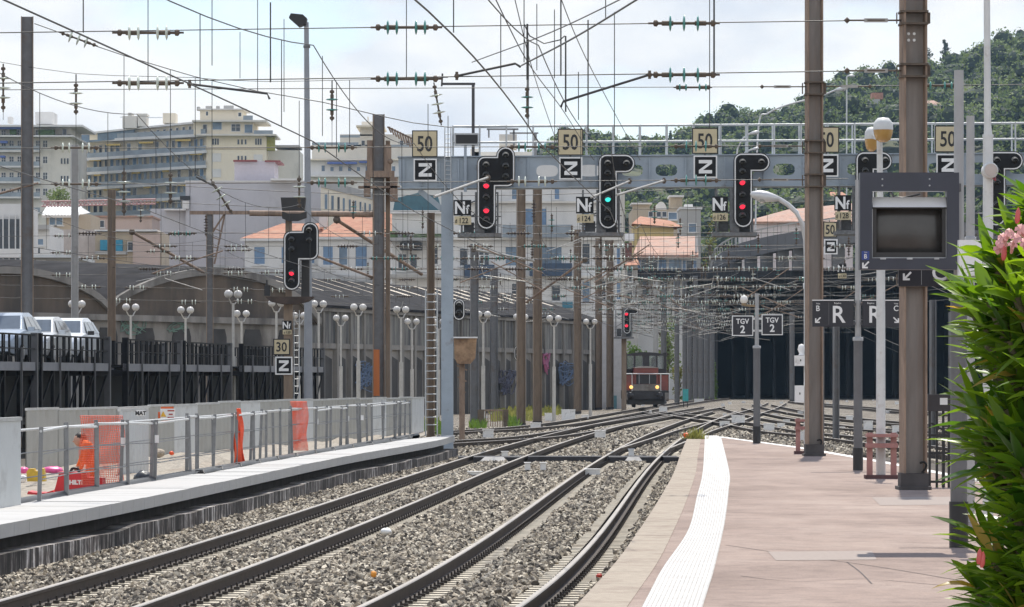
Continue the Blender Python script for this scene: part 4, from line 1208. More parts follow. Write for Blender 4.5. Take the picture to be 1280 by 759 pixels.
b = MB(); b.tube([c + Vector((0.02, 0.02, -0.07)), c + Vector((0.045, 0.05, -0.085)), c + Vector((0.055, 0.15, -0.05))], 0.006, 5); b.build("cable", M("red_cable", (0.35, 0.03, 0.04), 0.5), t)
tube_pole("signpost", "plain slim grey post next to the loudspeaker pole", 47.0, 1213, 11.2, 11, 300, 145, boot=None, cat="post", mats=(GREYPOLE, GREYPOLE, BLACK))
b = MB(); p, q = P(1199, 345, 38.6), P(1228, 300, 38.6); b.box((p.x, 38.6, p.z), (q.x, 38.75, q.z)); 
b.build("white_notice_board", WHITE, None, "pale notice board half hidden behind the oleander leaves", "notice board")

# ---- black fence with a box by the thick mast
YF = 61.5
t = thing("platform_gate", "black steel railing gate with a box and white label beside the thick mast", "gate", P(1173, 611, YF))
b = MB(); s = m_per_px(YF)
a, c = P(1161, 0, YF).x, P(1187, 0, YF).x
for k, px in enumerate((1162, 1171, 1179, 1186)):
    x = P(px, 0, YF).x; b.box((x - 0.018, YF - 0.018, ZP), (x + 0.018, YF + 0.018, P(0, 508, YF).z))
for y in (544, 566, 602):
    b.box((a, YF - 0.015, P(0, y + 1.8, YF).z), (c, YF + 0.015, P(0, y - 1.2, YF).z))
b.beam(P(1164, 529, YF), P(1186, 542, YF), 0.02, 0.03)
for px in (1181.5, 1184): b.box((P(px, 0, YF).x - 0.01, YF + 0.4, ZP), (P(px, 0, YF).x + 0.01, YF + 0.42, P(0, 540, YF).z))
b.build("gate_bars", BLACK, t)
b = MB(); p, q = P(1159, 514, YF), P(1187, 493, YF); b.box((p.x, YF - 0.1, p.z), (q.x, YF + 0.1, q.z)); bx_ = b.build("lock_box", M("lock_box_dark", (0.03, 0.025, 0.028), 0.5), t)
b = MB(); p, q = P(1174, 506, YF), P(1183.5, 497.5, YF); b.box((p.x, YF - 0.108, p.z), (q.x, YF - 0.1, q.z)); b.build("label_plate", WHITE, bx_)

# ---- cobra-head street lamps
def cobra(label, Y, head, tip_w, path, r, zbase=-0.3, mat=None, hh=None):
    mat = mat or M("street_lamp_grey", (0.55, 0.55, 0.55), 0.4, 0.2, var=0.08)
    t = thing("street_lamp", label, "street lamp", (P(path[-1][0], 0, Y).x, Y, zbase))
    b = MB(); pts = [P(x, y, Y) for x, y in path]; end = Vector((pts[-1].x, Y, zbase))
    b.tube(smooth_path(pts, 0.3) + [end], r, 8); b.build("lamp_pole", mat, t)
    s = m_per_px(Y); c = P(head[0], head[1], Y); L = tip_w * s
    d = (P(path[0][0], path[0][1], Y) - c).normalized()
    b = MB(); b.lathe([(0.0001, -L * 0.55), (L * 0.10, -L * 0.5), (L * 0.19, -L * 0.25), (L * 0.2, 0), (L * 0.14, L * 0.3), (L * 0.08, L * 0.5), (0.0001, L * 0.5)], c, d, 12)
    h = b.build("lamp_head", mat, t)
    b = MB(); b.lathe([(L * 0.17, 0.0), (L * 0.15, -L * 0.09), (L * 0.08, -L * 0.14), (0.0001, -L * 0.15)], c - d * L * 0.12 + Vector((0, 0, -L * 0.1)), (0, 0, 1), 12); b.build("lamp_bowl", M("lamp_bowl_clear", (0.42, 0.43, 0.42), 0.15, trans=0.3), h)
cobra("silver cobra-head street lamp curving out from behind the slimmer brown mast", 92.0, (957, 246), 36, [(974, 249), (985, 256), (996, 266), (1003, 280), (1007, 300), (1008, 360)], 0.055)

# ---- masts beyond the platforms
def far_mast(label, Y, xl, xr, ytop, web=BROWN, fl=BROWN, zb=-0.3, group="masts in the station throat", **k):
    return hmast("catenary_mast", label, Y, xl, xr, ytop, zb, web, fl, depth=max(0.25, (xr - xl) * m_per_px(Y) * 0.8), group=group, tf=0.03, **k)
GREYM = M("mast_grey_paint", (0.17, 0.17, 0.175), 0.6, var=0.15, scale=4, dirt=(0.16, 0.11, 0.08), dirt_amt=0.3)
PALEM = M("mast_pale_grey", (0.42, 0.41, 0.395), 0.65, var=0.1, scale=4, dirt=(0.25, 0.2, 0.17), dirt_amt=0.25)
mm1 = far_mast("tall dark grey mast with brown edges beside the parked cars", 131, 25.5, 42.5, 21, GREYM, BROWN, -0.3)
far_mast("pale grey mast behind the two-deck car wagon, with a crossarm", 150, 88.5, 98.5, 181, PALEM, PALEM)
mm3 = far_mast("brown mast rising behind the gap between the first two wagons", 165, 134, 145, 237)
mm4 = far_mast("slim grey mast with a brown crossbar above the vaulted shed", 186, 257.5, 267, 267, GREYM, BROWN)
b = MB(); b.beam(P(237, 266, 186), P(312, 266, 186), 0.14, 0.16); b.beam(P(266, 290, 186), P(281, 267, 186), 0.08, 0.08); b.beam(P(268, 330, 186), P(281, 268, 186), 0.08, 0.08)
for k in range(4): b.beam(P(266.5, 285 + k * 12, 186), P(278 - k * 3, 290 + k * 10, 186), 0.05, 0.05)
b.build("crossarm", RUST, mm4)
m5 = far_mast("stout double mast with rusty brackets and an orange sheet at its foot", 160, 465.5, 481, 143, GREYM, BROWN)
b = MB(); p, q = P(482, 0, 160.5), P(487.5, 0, 160.5)
b.box((p.x, 160.4, -0.3), (q.x, 160.8, P(0, 175, 160).z)); b.build("second_column", BROWN, m5)
b = MB(); p, q = P(467, 495, 159.6), P(474.5, 437, 159.6); b.box((p.x, 159.5, p.z), (q.x, 159.6, q.z)); b.build("orange_sheet", M("orange_sheet_metal", (0.42, 0.13, 0.035), 0.7, var=0.15, stretch=(1, 1, 0.2)), m5)
b = MB()
for (x0, y0, x1, y1) in ((459, 176, 466, 214), (481, 182, 489, 214), (457, 214, 493, 222), (455, 222, 463, 246), (488, 222, 497, 252), (448, 233, 500, 235.5)):
    p, q = P(x0, y1, 160), P(x1, y0, 160); b.box((p.x, 159.7, p.z), (q.x, 160.3, q.z))
for k in range(9):
    b.beam(P(486 + k * 3.4, 160 + k * 1.6, 160), P(489 + k * 3.4, 166 + k * 2.6, 160), 0.06, 0.06); b.beam(P(484 + k * 3.4, 159 + k * 1.6, 160), P(488 + k * 3.4, 159.5 + k * 1.7, 160), 0.06, 0.06)
b.lathe([(0.0001, 0), (0.11, 0.0), (0.11, 0.12), (0.0001, 0.12)], P(488, 202, 159.5), (0, -1, 0), 10)
b.build("bracket", RUST, m5)
far_mast("brown ladder mast beside the blue-grey gantry post", 126.5, 533.5, 543.5, 266)
b = MB(); Yl = 126.0
for px in (532, 546.5): b.cyl(P(px, 362, Yl), P(px, 545, Yl), 0.022, n=6)
for k in range(18): b.cyl(P(532, 368 + k * 9.6, Yl), P(546.5, 368 + k * 9.6, Yl), 0.018, n=6)
b.build("mast_ladder", HANDR, None, "pale steel ladder leaning on the brown mast by the gantry post", "ladder")
for lab, Y, xl, xr, yt in (("brown mast just beyond the blue-grey gantry post, behind the rusty bucket", 198, 587.5, 598.5, 305), ("grey mast with a narrow web behind the second white globe lamp", 262, 612.5, 622.5, 335),
                       ("first of two brown masts standing close together by the track", 199, 645.5, 657, 233), ("second of two brown masts standing close together by the track", 208, 666, 677.5, 233),
                       ("slender brown mast under the Nf plate numbered 124", 265, 717, 726.5, 287), ("brown mast left of the red locomotive, under the green-lit signal's platform", 297, 744, 752.5, 298),
                       ("brown mast closest to the red locomotive", 300, 758, 767, 300), ("pale thin mast rising behind the locomotive", 345, 816.5, 823, 352), ("grey thin mast behind the locomotive's cab edge", 360, 826, 833, 360),
                       ("grey mast beside the turquoise box in front of the underpass", 350, 843, 849, 345)):
    far_mast(lab, Y, xl, xr, yt, GREYM if "grey" in lab else (PALEM if "pale" in lab else BROWN), GREYM if "grey" in lab else (PALEM if "pale" in lab else BROWN))
for i, (px, yt, Y) in enumerate(((856, 350, 370), (862, 372, 380), (869, 345, 392), (876, 380, 400), (883, 360, 405), (890, 390, 410), (1045, 405, 150), (1026, 395, 140), (1166, 375, 135), (1190, 390, 120), (990, 390, 395))):
    w = 6 if Y > 300 else 8
    far_mast(("grey mast in the row left of the dark underpass" if Y > 300 else "grey mast seen against the dark underpass beyond the platform"), Y, px - w / 2, px + w / 2, yt, GREYM, GREYM, group="thin masts near the underpass" if Y > 300 else "masts beyond the platform")
# left signal mast with plates
YQ = 140.0
t = thing("signal_post", "rusty signal post with a floodlight box on top, between fence and car wagons", "signal post", (P(359, 0, YQ).x, YQ + 0.4, -0.3))
b = MB(); p, q = P(354, 0, YQ), P(365, 0, YQ)
b.box((p.x, YQ + 0.3, -0.3), (q.x, YQ + 0.6, P(0, 376, YQ).z)); p, q = P(356, 0, YQ), P(364, 0, YQ); b.box((p.x, YQ + 0.35, P(0, 376, YQ).z), (q.x, YQ + 0.55, P(0, 270, YQ).z)); b.build("post", BROWN, t)
b = MB(); b.prism(pxp([(332, 371), (392, 371), (384, 377), (368, 380), (350, 380), (338, 377)], YQ), YQ - 0.2, YQ + 1.0); b.build("service_platform", M("rusty_dark_steel", (0.07, 0.05, 0.04), 0.85, var=0.4), t)
b = MB()
for px in (388, 398):
    pass
p, q = P(376, 376, YQ), P(386, 300, YQ); b.box((p.x, YQ + 0.3, p.z), (q.x, YQ + 0.7, q.z)); b.build("relay_case", M("relay_case_dark", (0.045, 0.042, 0.04), 0.7), t)
b = MB(); b.prism(pxp([(351, 247), (382, 247), (380.5, 263), (352.5, 263)], YQ), YQ - 0.1, YQ + 0.5); b.prism(pxp([(352.5, 264.5), (360, 267), (375, 267), (383, 264.5), (383, 272), (372, 276), (360, 276), (352.5, 273)], YQ), YQ, YQ + 0.4); b.build("floodlight_box", M("floodlight_dark", (0.03, 0.028, 0.027), 0.6), t)
b = MB(); b.cyl(P(333.5, 368, YQ), P(333.5, 350, YQ), 0.03, n=6); p, q = P(330.5, 370, YQ), P(338, 357, YQ); b.box((p.x, YQ - 0.1, p.z), (q.x, YQ + 0.1, q.z)); b.build("shunt_lamp", BLACK, t)
b = MB()
for px in (367.5, 374): b.cyl(P(px, 388, YQ + 0.5), P(px, 515, YQ + 0.5), 0.02, n=5)
for k in range(13): b.cyl(P(367.5, 393 + k * 9, YQ + 0.5), P(374, 393 + k * 9, YQ + 0.5), 0.016, n=5)
b.build("ladder", HANDR, t)
signal("signal on the rusty post with one red lamp, above the car wagons", YQ - 0.1, lambda d: shape_b(355, 278.5, w=19.5, W=42.5, H=84, top=11, mid=46, d=d),
       [(364.5, 341.5, 'r'), (364.5, 351.5, '-'), (364.5, 300, '-'), (364.5, 312, '-'), (386.5, 288, '-'), (386.5, 301, '-')], r=0.085)
speed_sign("30", YQ + 0.25, 341.5, 423.5, 362.5, 444, "tan 30 plate on the rusty signal post", sx=0.85, group=None)
z_sign(YQ + 0.24, 344, 446, 365.5, 468.5, "black Z plate under the tan 30 plate", group=None)
nf_sign(YQ + 0.2, 352.5, 401, 364.5, 412, "120", 412.5, 418, "small Nf plate on the rusty signal post above the tan 30 plate")
# other small signals
signal("small two-lamp signal with a white rim beside the blue-grey post", 150, lambda d: shape_o(567, 374, 13.5, 26, d), [(573.8, 381, '-'), (573.8, 391, '-')], r=0.10, name="shunting_signal", k=0.8)
signal("small two-lamp signal half hidden by the first brown mast", 200, lambda d: shape_o(643, 432, 10.5, 19, d), [(648, 437.5, '-'), (648, 444, '-')], r=0.10, name="shunting_signal", k=0.6)
signal("distant signal with two red lamps above the red locomotive", 275, lambda d: shape_p(779.5, 384, 8.5, 18.5, 33, d) if False else shape_p(779.5, 384, w=8.5, W=18.5, H=33, d=d), [(783, 392.5, 'r'), (783, 407, 'r'), (783, 400, '-')], r=0.11, k=0.5, cage=(770, 384, 790, 421))
b = MB(); p, q = P(777, 0, 276), P(783, 0, 276); b.box((p.x, 276, -0.3), (q.x, 276.4, P(0, 420, 276).z)); b.build("signal_mast", BROWN, None, "brown post under the distant two-lamp signal beside the locomotive", "post")
# rusty hopper-like box on a post
t = thing("rusty_box_post", "rusty bucket-shaped box with a white rim on a thin rusty post", "equipment post", (P(578, 0, 150).x, 150, -0.3))
RB = M("rusty_box_paint", (0.34, 0.22, 0.13), 0.8, var=0.3, scale=3, dirt=(0.12, 0.07, 0.045), dirt_amt=0.5)
b = MB(); b.prism(pxp([(567.5, 423), (596, 423), (594, 448), (588, 455), (572, 455), (568.5, 448)], 150), 149.6, 150.3); b.build("box", RB, t)
b = MB(); p, q = P(566.5, 423, 150), P(597, 421.2, 150); b.box((p.x, 149.5, p.z), (q.x, 150.4, q.z)); b.build("rim", WHITE, t)
b = MB(); p, q = P(574, 0, 150), P(581, 0, 150); b.box((p.x, 150, -0.3), (q.x, 150.2, P(0, 423, 150).z)); 
for k in range(5): b.beam(P(571 + k, 457 + k * 14, 150), P(584 - k, 463 + k * 14, 150), 0.05, 0.05)
b.build("post", RUST, t)
b = MB()
for px in (560, 590): b.cyl(P(px, 470, 152), P(px, 540, 152), 0.02, n=5)
t2 = MB()
p, q = P(598, 535, 190), P(604, 512, 190)
t = thing("timber_fence", "weathered low timber fence with thin bars by the foot of the brown mast", "fence", P(617, 537, 190))
for x0, x1 in ((597, 605), (629, 635.5)):
    a, c = P(x0, 537, 190), P(x1, 512, 190); b = MB(); b.box((a.x, 190, a.z), (c.x, 190.3, c.z)); b.build("fence_post", M("weathered_timber", (0.13, 0.10, 0.075), 0.9, var=0.3), t)
b = MB(); a, c = P(604, 514, 190), P(630, 512, 190); b.box((a.x, 190.1, a.z), (c.x, 190.2, c.z))
for k in range(8): x = P(607 + k * 3, 0, 190).x; b.box((x - 0.02, 190.12, -0.3), (x + 0.02, 190.16, a.z))
b.build("fence_bars", RUST, t)
# floodlight mast on the left
YH = 150.0
t = thing("floodlight_mast", "tall grey tapering pole with a floodlight tilted at its top", "floodlight", (P(385, 0, YH).x, YH, -0.3))
b = MB(); b.tube([(P(385.5, 0, YH).x, YH, -0.3), P(385, 300, YH), P(383, 28, YH)], [0.165, 0.13, 0.085], 12); b.build("pole", M("floodlight_pole_grey", (0.27, 0.285, 0.31), 0.5, var=0.08), t)
b = MB(); b.prism(pxp([(361.5, 23), (364, 17.5), (379, 19), (384, 23.5), (383, 31), (374, 34)], YH), YH - 0.3, YH + 0.3); b.build("floodlight_head", BLACK, t)
b = MB(); b.box(P(380, 60, YH) - Vector((0.02, 0.1, 0)), P(387, 57, YH) + Vector((0.02, 0.1, 0))); b.build("clamp_band", DARKPOLE, t)
# ================================================================ BUILDING SITE, CAR WAGONS, SHED
def poly_ext(b, pts, vec):
    n = len(pts); v = Vector(vec)
    vs = [Vector(p) for p in pts] + [Vector(p) + v for p in pts]
    b.add(vs, [tuple(range(n)), tuple(range(2 * n - 1, n - 1, -1))] + [(i, n + i, n + (i + 1) % n, (i + 1) % n) for i in range(n)])
    return b
def on_path_px(path, px):
    best = None
    for a, c in zip(path, path[1:]):
        fa = 640 + a.x * F / a.y - px; fc = 640 + c.x * F / c.y - px
        if fa * fc <= 0 and fa != fc:
            return a.lerp(c, fa / (fa - fc))
    return path[0]
FB = offset(LFRONT, -1.30)
ORD = ["first", "second", "third", "fourth", "fifth", "sixth", "seventh", "eighth", "ninth", "tenth", "eleventh", "twelfth", "thirteenth", "fourteenth", "fifteenth", "sixteenth", "seventeenth", "eighteenth", "nineteenth", "twentieth"]
FENCEM = M("fence_galvanised", (0.21, 0.215, 0.22), 0.45, 0.4, var=0.15, scale=6)
FENCEW = M("fence_rail_bright", (0.55, 0.56, 0.56), 0.4, 0.4, var=0.12, scale=6)
posts_px = [27, 40, 83, 123, 156, 188, 232, 246, 264, 290, 312, 329, 346, 364, 396, 411, 425, 436, 448, 461, 478, 490, 500, 509, 516, 522, 527]
pts = [on_path_px(FB, px) for px in posts_px]
fp = 0
for i, (a, c) in enumerate(zip(pts, pts[1:])):
    if i == 0: continue
    d = (c - a); L = d.length; d.normalize(); nrm = Vector((d.y, -d.x, 0))
    j0, j1 = rnd.uniform(-0.10, 0.10), rnd.uniform(-0.10, 0.10)
    a2 = a + nrm * j0; c2 = c + nrm * j1
    z0 = 0.33
    h0, h1 = 1.17 + rnd.uniform(-0.05, 0.04), 1.17 + rnd.uniform(-0.05, 0.04)
    extra = {2: ", before the red case", 3: ", with the wide net", 9: ", with the bunched net", 13: ", with the see-through net"}.get(i, "")
    t = thing("fence_panel", "low galvanised fence panel, %s from the corrugated sheet%s" % (ORD[min(fp, 19)] if fp < 20 else ORD[fp - 20] + " after twentieth", extra), "fence panel", (a2.x, a2.y, z0), "galvanised fence panels on the platform"); fp += 1
    lean0, lean1 = nrm * rnd.uniform(-0.04, 0.04) + d * rnd.uniform(-0.03, 0.03), nrm * rnd.uniform(-0.04, 0.04)
    for q, hh, ln in ((a2 + d * 0.03, h0, lean0), (c2 - d * 0.03, h1, lean1)):
        b = MB(); b.beam(Vector((q.x, q.y, z0)), Vector((q.x + ln.x, q.y + ln.y, z0 + hh)), 0.055, 0.055, up=(0, 1, 0)); b.build("fence_post", FENCEM, t)
    top0 = Vector((a2.x + lean0.x, a2.y + lean0.y, z0 + h0 - 0.06)); top1 = Vector((c2.x + lean1.x, c2.y + lean1.y, z0 + h1 - 0.06))
    b = MB(); b.cyl(top0, top1, 0.020, n=7); b.build("top_rail", FENCEW, t)
    b = MB(); b.cyl(Vector((a2.x, a2.y, z0 + 0.08)), Vector((c2.x, c2.y, z0 + 0.08)), 0.022, n=7); b.build("bottom_rail", FENCEM, t)
    for f in (0.38, 0.7):
        b = MB(); b.cyl(Vector((a2.x, a2.y, z0)).lerp(top0, f), Vector((c2.x, c2.y, z0)).lerp(top1, f), 0.009, n=5); b.build("wire", FENCEM, t)
    if i in (4, 5, 14, 17, 18, 20):
        b = MB(); q = a2 + d * 0.03 - nrm * -0.04
        b.box((q.x - 0.035, q.y - 0.05, z0 + 0.75), (q.x + 0.035, q.y - 0.04, z0 + 0.88)); b.build("clamp_tag", WHITE, t)
# black hose along the foot of the fence
hp = [on_path_px(FB, px) + Vector((0.22, 0, 0)) for px in range(236, 528, 12)]
b = MB(); b.tube([Vector((p.x, p.y, 0.42 + 0.03 * math.sin(i * 1.7))) for i, p in enumerate(hp)], 0.085, 8)
for p in hp[::2]: b.tube([Vector((p.x - 0.1, p.y, 0.5)), Vector((p.x + 0.05, p.y - 0.2, 0.52)), Vector((p.x + 0.1, p.y - 0.3, 0.4))], 0.012, 5)
b.build("black_sheeting", M("black_plastic_sheet", (0.02, 0.021, 0.024), 0.4, var=0.3), None, "rolled black plastic sheeting lying along the foot of the fence", "plastic sheeting")
# corrugated sheet at the near end
def corrugated(name, label, cat, p0, p1, z0, z1, mat, pitch=0.2, amp=0.018, group=None, cap=True, parts=()):
    p0, p1 = Vector(p0), Vector(p1); d = p1 - p0; L = d.length; d.normalize(); nr = Vector((d.y, -d.x, 0))
    n = max(2, int(L / pitch * 4)); vs = []
    t = thing(name, label, cat, (p0.x, p0.y, z0), group)
    prof = (0, 1, 1, 0)
    for i in range(n + 1):
        o = amp * prof[i % 4]
        q = p0 + d * (L * i / n) + nr * o
        vs += [(q.x, q.y, z0), (q.x, q.y, z1), (q.x - nr.x * 0.02, q.y - nr.y * 0.02, z1), (q.x - nr.x * 0.02, q.y - nr.y * 0.02, z0)]
    b = MB(); fs = []
    for i in range(n):
        o, q = 4 * i, 4 * i + 4
        fs += [(o, q, q + 1, o + 1), (o + 1, q + 1, q + 2, o + 2), (o + 2, q + 2, q + 3, o + 3)]
    b.add(vs, fs); b.build("sheet", mat, t)
    if cap:
        b = MB(); b.beam(p0 + Vector((0, 0, z1 - p0.z + 0.02)), p1 + Vector((0, 0, z1 - p1.z + 0.02)), 0.06, 0.05); b.build("top_rail", FENCEW, t)
    return t
HOARD = M("hoarding_sheet_grey", (0.36, 0.36, 0.335), 0.55, var=0.06, scale=1.5, dirt=(0.28, 0.27, 0.24), dirt_amt=0.3, dscale=1.5)
HOARDW = M("hoarding_sheet_white", (0.56, 0.58, 0.58), 0.5, var=0.06, scale=1.5, dirt=(0.4, 0.4, 0.39), dirt_amt=0.25, dscale=1.5)
p0, p1 = on_path_px(FB, -14) + Vector((-0.1, 0.3, 0)), on_path_px(FB, 25) + Vector((-0.05, 0.05, 0))
p0 = Vector((P(-14, 0, 54.5).x, 54.5, 0.35)); p1 = Vector((P(25, 0, 56.5).x, 56.5, 0.35))
corrugated("corrugated_sheet", "pale corrugated metal sheet at the near end of the fence", "metal sheet", p0, p1, 0.35, 1.60, HOARDW, 0.07, 0.012)
hline = [Vector((P(33, 0, 84).x, 84, 0.28)), Vector((P(146, 0, 92).x, 92, 0.28)), Vector((P(186, 0, 98).x, 98, 0.28)), Vector((P(300, 0, 109).x, 109, 0.28)), Vector((P(430, 0, 125).x, 125, 0.28)), Vector((P(530, 0, 140).x, 140, 0.28))]
tops = [512, 511.5, 509, 503, 499.5, 498]
for k, (a, c) in enumerate(zip(hline, hline[1:])):
    L = (c - a).length; n = max(1, round(L / 2.6))
    for i in range(n):
        q0, q1 = a.lerp(c, i / n), a.lerp(c, (i + 0.985) / n)
        ty = tops[k] + (tops[k + 1] - tops[k]) * (i + 0.5) / n
        z1 = P(0, ty, (q0.y + q1.y) / 2).z + rnd.uniform(-0.015, 0.015)
        if k < 1:
            corrugated("hoarding_panel", "pale flat-ribbed hoarding panel in the short run behind the red tool case", "hoarding panel", q0, q1, 0.28, z1, HOARD, 0.55, 0.03, "hoarding panels behind the tool case")
        else:
            corrugated("hoarding_panel", "beige-grey ribbed hoarding panel in the long run behind the fence", "hoarding panel", q0, q1, 0.28, z1, HOARD if (k + i) % 3 else HOARDW, 0.5, 0.03, "hoarding panels of the long run")
YH2 = 79.0
t = corrugated("hoarding_panel", "single white corrugated panel with a small MAT plate standing forward of the others", "hoarding panel", P(149, 590, YH2), P(184, 590, YH2 + 2), 0.28, P(0, 514, YH2).z, HOARDW, 0.24, 0.03)
b = MB(); p, q = P(170.5, 520, YH2 - 0.1), P(181.5, 512.5, YH2 - 0.1); b.box((p.x, p.y - 0.0, p.z), (q.x, q.y + 0.02, q.z)); pl = b.build("name_plate", WHITE, t)
b = MB(); b.text("MAT", 5 * m_per_px(YH2) / 0.72, P(176, 516.5, YH2 - 0.1) + Vector((0, -0.006, 0)), 0.003, 0.004, 0.95); b.build("lettering", BLACK, pl)
YS2 = 96.0
t = thing("warning_sign", "orange and white warning sign with a yellow triangle on the hoarding", "warning sign", P(209, 525, YS2))
b = MB(); b.prism(pxp([(201, 508.5), (217, 508.5), (217, 526.5), (201, 526.5)], YS2), YS2, YS2 + 0.02); b.prism(pxp([(197.5, 515), (201, 515), (201, 523), (197.5, 523)], YS2), YS2, YS2 + 0.02); b.build("backing", M("warning_orange", (0.70, 0.13, 0.03), 0.5), t)
b = MB(); b.prism(pxp([(200.5, 511), (219, 511), (219, 524.5), (200.5, 524.5)], YS2), YS2 - 0.015, YS2 - 0.004); b.build("board", WHITE, t)
b = MB(); b.prism(pxp([(204, 514), (208, 521), (200.8, 521)], YS2), YS2 - 0.024, YS2 - 0.016); b.build("triangle", M("warning_yellow", (0.75, 0.42, 0.03), 0.5), t)
b = MB()
for x0, x1, y in ((209.5, 218, 513.5), (211, 216, 518), (209.5, 217.5, 522)): b.prism(pxp([(x0, y - 0.8), (x1, y - 0.8), (x1, y + 0.8), (x0, y + 0.8)], YS2), YS2 - 0.024, YS2 - 0.016)
b.build("writing", M("red_print", (0.35, 0.04, 0.03), 0.5), t)
# orange nets on the fence
NET = M("orange_net_plastic", (0.82, 0.10, 0.025), 0.45, var=0.12, scale=6)
def net(label, px0, px1, y0, y1, Y0, Y1, nx, nz, w, wav=0.05, pinch=None):
    b = MB(); rs = random.Random(px0)
    def pt(u, v):
        Y = Y0 + (Y1 - Y0) * u
        uu = u
        if pinch: uu = 0.5 + (u - 0.5) * (pinch + (1 - pinch) * v)
        px = px0 + (px1 - px0) * uu
        p = P(px, y0 + (y1 - y0) * v, Y)
        return p + Vector((0.02 * math.sin(9 * v + 5 * u), wav * math.sin(14 * u + 3 * v) + 0.04 * math.sin(7 * v), 0))
    S = 26
    for i in range(nx + 1):
        b.tube([pt(i / nx, k / S) for k in range(S + 1)], w, 3, caps=False)
    for j in range(nz + 1):
        b.tube([pt(k / S, j / nz) for k in range(S + 1)], w, 3, caps=False)
    return b.build("safety_net", NET, None, label, "safety net")
net("wide orange plastic mesh net draped over the fence in front of the worker", 100, 154, 520, 606, 65.2, 70.0, 26, 40, 0.0055, 0.07)
net("bunched bright orange net hanging narrow like a cone on the fence", 291, 306, 511, 584, 81, 82, 22, 44, 0.009, 0.10, pinch=0.35)
net("narrow see-through orange net tied to the fence near the grey floodlight pole", 363, 384, 502, 563, 92, 94, 18, 40, 0.007, 0.06)
# red tool case, bags and clutter
YR2 = 67.5
t = thing("tool_case", "big red tool case lettered HILTI lying open behind the fence", "tool case", P(85, 622, YR2))
REDC = M("tool_case_red", (0.55, 0.022, 0.03), 0.4, var=0.1)
b = MB(); b.prism(pxp([(66, 620), (70, 606), (74, 590), (107, 591), (109, 597), (128, 598), (128, 622), (70, 622)], YR2), YR2, YR2 + 0.55); b.build("case_body", REDC, t)
b = MB(); b.prism(pxp([(34, 619.5), (36, 614), (42, 615.5), (58, 616), (66, 613), (72, 620), (66, 622), (38, 622)], YR2 - 0.2), YR2 - 0.3, YR2 + 0.3); b.build("case_lid", REDC, t)
b = MB(); b.text("HILTI", 5.2 * m_per_px(YR2) / 0.72, P(95, 603, YR2) + Vector((0, -0.006, 0)), 0.003, 0.006, 1.0); b.build("lettering", WHITE, t)
b = MB(); b.tube(smooth_path([P(88, 590, YR2 + 0.2), P(90, 586, YR2 + 0.2), P(97, 586, YR2 + 0.2), P(99, 591, YR2 + 0.2)], 0.03), 0.025, 6); b.build("handle", BLACK, t)
def lump(name, label, cat, px, py, Y, w, h, mat, seed, d=None):
    rs = np.random.RandomState(seed); b = MB(); c = P(px, py, Y); s = m_per_px(Y); n = 14; m = 8; vs = []
    for j in range(m + 1):
        ph = math.pi * j / m
        for i in range(n):
            th = 2 * math.pi * i / n; r = 1 + rs.uniform(-0.16, 0.16)
            vs.append((c.x + w * s / 2 * r * math.sin(ph) * math.cos(th), c.y + (d or w * s) / 2 * r * math.sin(ph) * math.sin(th), c.z + h * s / 2 * (1 + r * -math.cos(ph))))
    b.add(vs, [(j * n + i, j * n + (i + 1) % n, (j + 1) * n + (i + 1) % n, (j + 1) * n + i) for j in range(m) for i in range(n)], True)
    return b.build(name, mat, None, label, cat)
PINK = M("pink_bag_plastic", (0.72, 0.10, 0.30), 0.4, var=0.25, scale=9)
lump("plastic_bag", "small crumpled pink bag peeping out beside the corrugated sheet", "bag", 30, 592, 74, 12, 8, PINK, 1)
lump("plastic_bag", "long crumpled pink bag behind the red tool case", "bag", 66, 592, 75, 27, 9, PINK, 2)
t = thing("jerrycan", "dirty yellow plastic can behind the fence beside the pink bags", "jerrycan", P(45, 603, 72))
YEL = M("dirty_yellow_plastic", (0.55, 0.36, 0.03), 0.5, var=0.25, scale=7)
b = MB(); b.prism(pxp([(34, 602), (33, 590), (36, 586), (42, 586), (43, 589), (48, 589), (49, 585), (54, 586), (56, 602)], 72), 72, 72.3); b.build("can_body", YEL, t)
b = MB(); b.cyl(P(50, 586, 72.15), P(50, 582.5, 72.15), 0.035, n=8); b.build("cap", BLACK, t)
lump("rag", "white and black rag on the rubble beside the yellow can", "rag", 29, 603, 71, 9, 9, WHITE, 3)
lump("plastic_bag", "dark grey rubbish bag behind the fence right of the wide net", "bag", 179, 606, 72, 24, 17, M("dark_bag", (0.03, 0.033, 0.04), 0.4, var=0.3), 4)
lump("orange_bucket", "small orange bit of plastic on the sand heap", "scrap", 214.5, 569, 92, 6, 5, NET, 5)
lump("orange_bucket", "small reddish scrap on the rubble beside the bunched net", "scrap", 315, 563, 100, 4.5, 5.5, NET, 6)
lump("rubble_heap", "heap of pale rubble in front of the hoarding left of the warning sign", "rubble heap", 197, 572, 90, 18, 11, M("rubble_pile", (0.40, 0.34, 0.27), 0.95, var=0.35, scale=14, bump=0.8, bscale=25), 7)

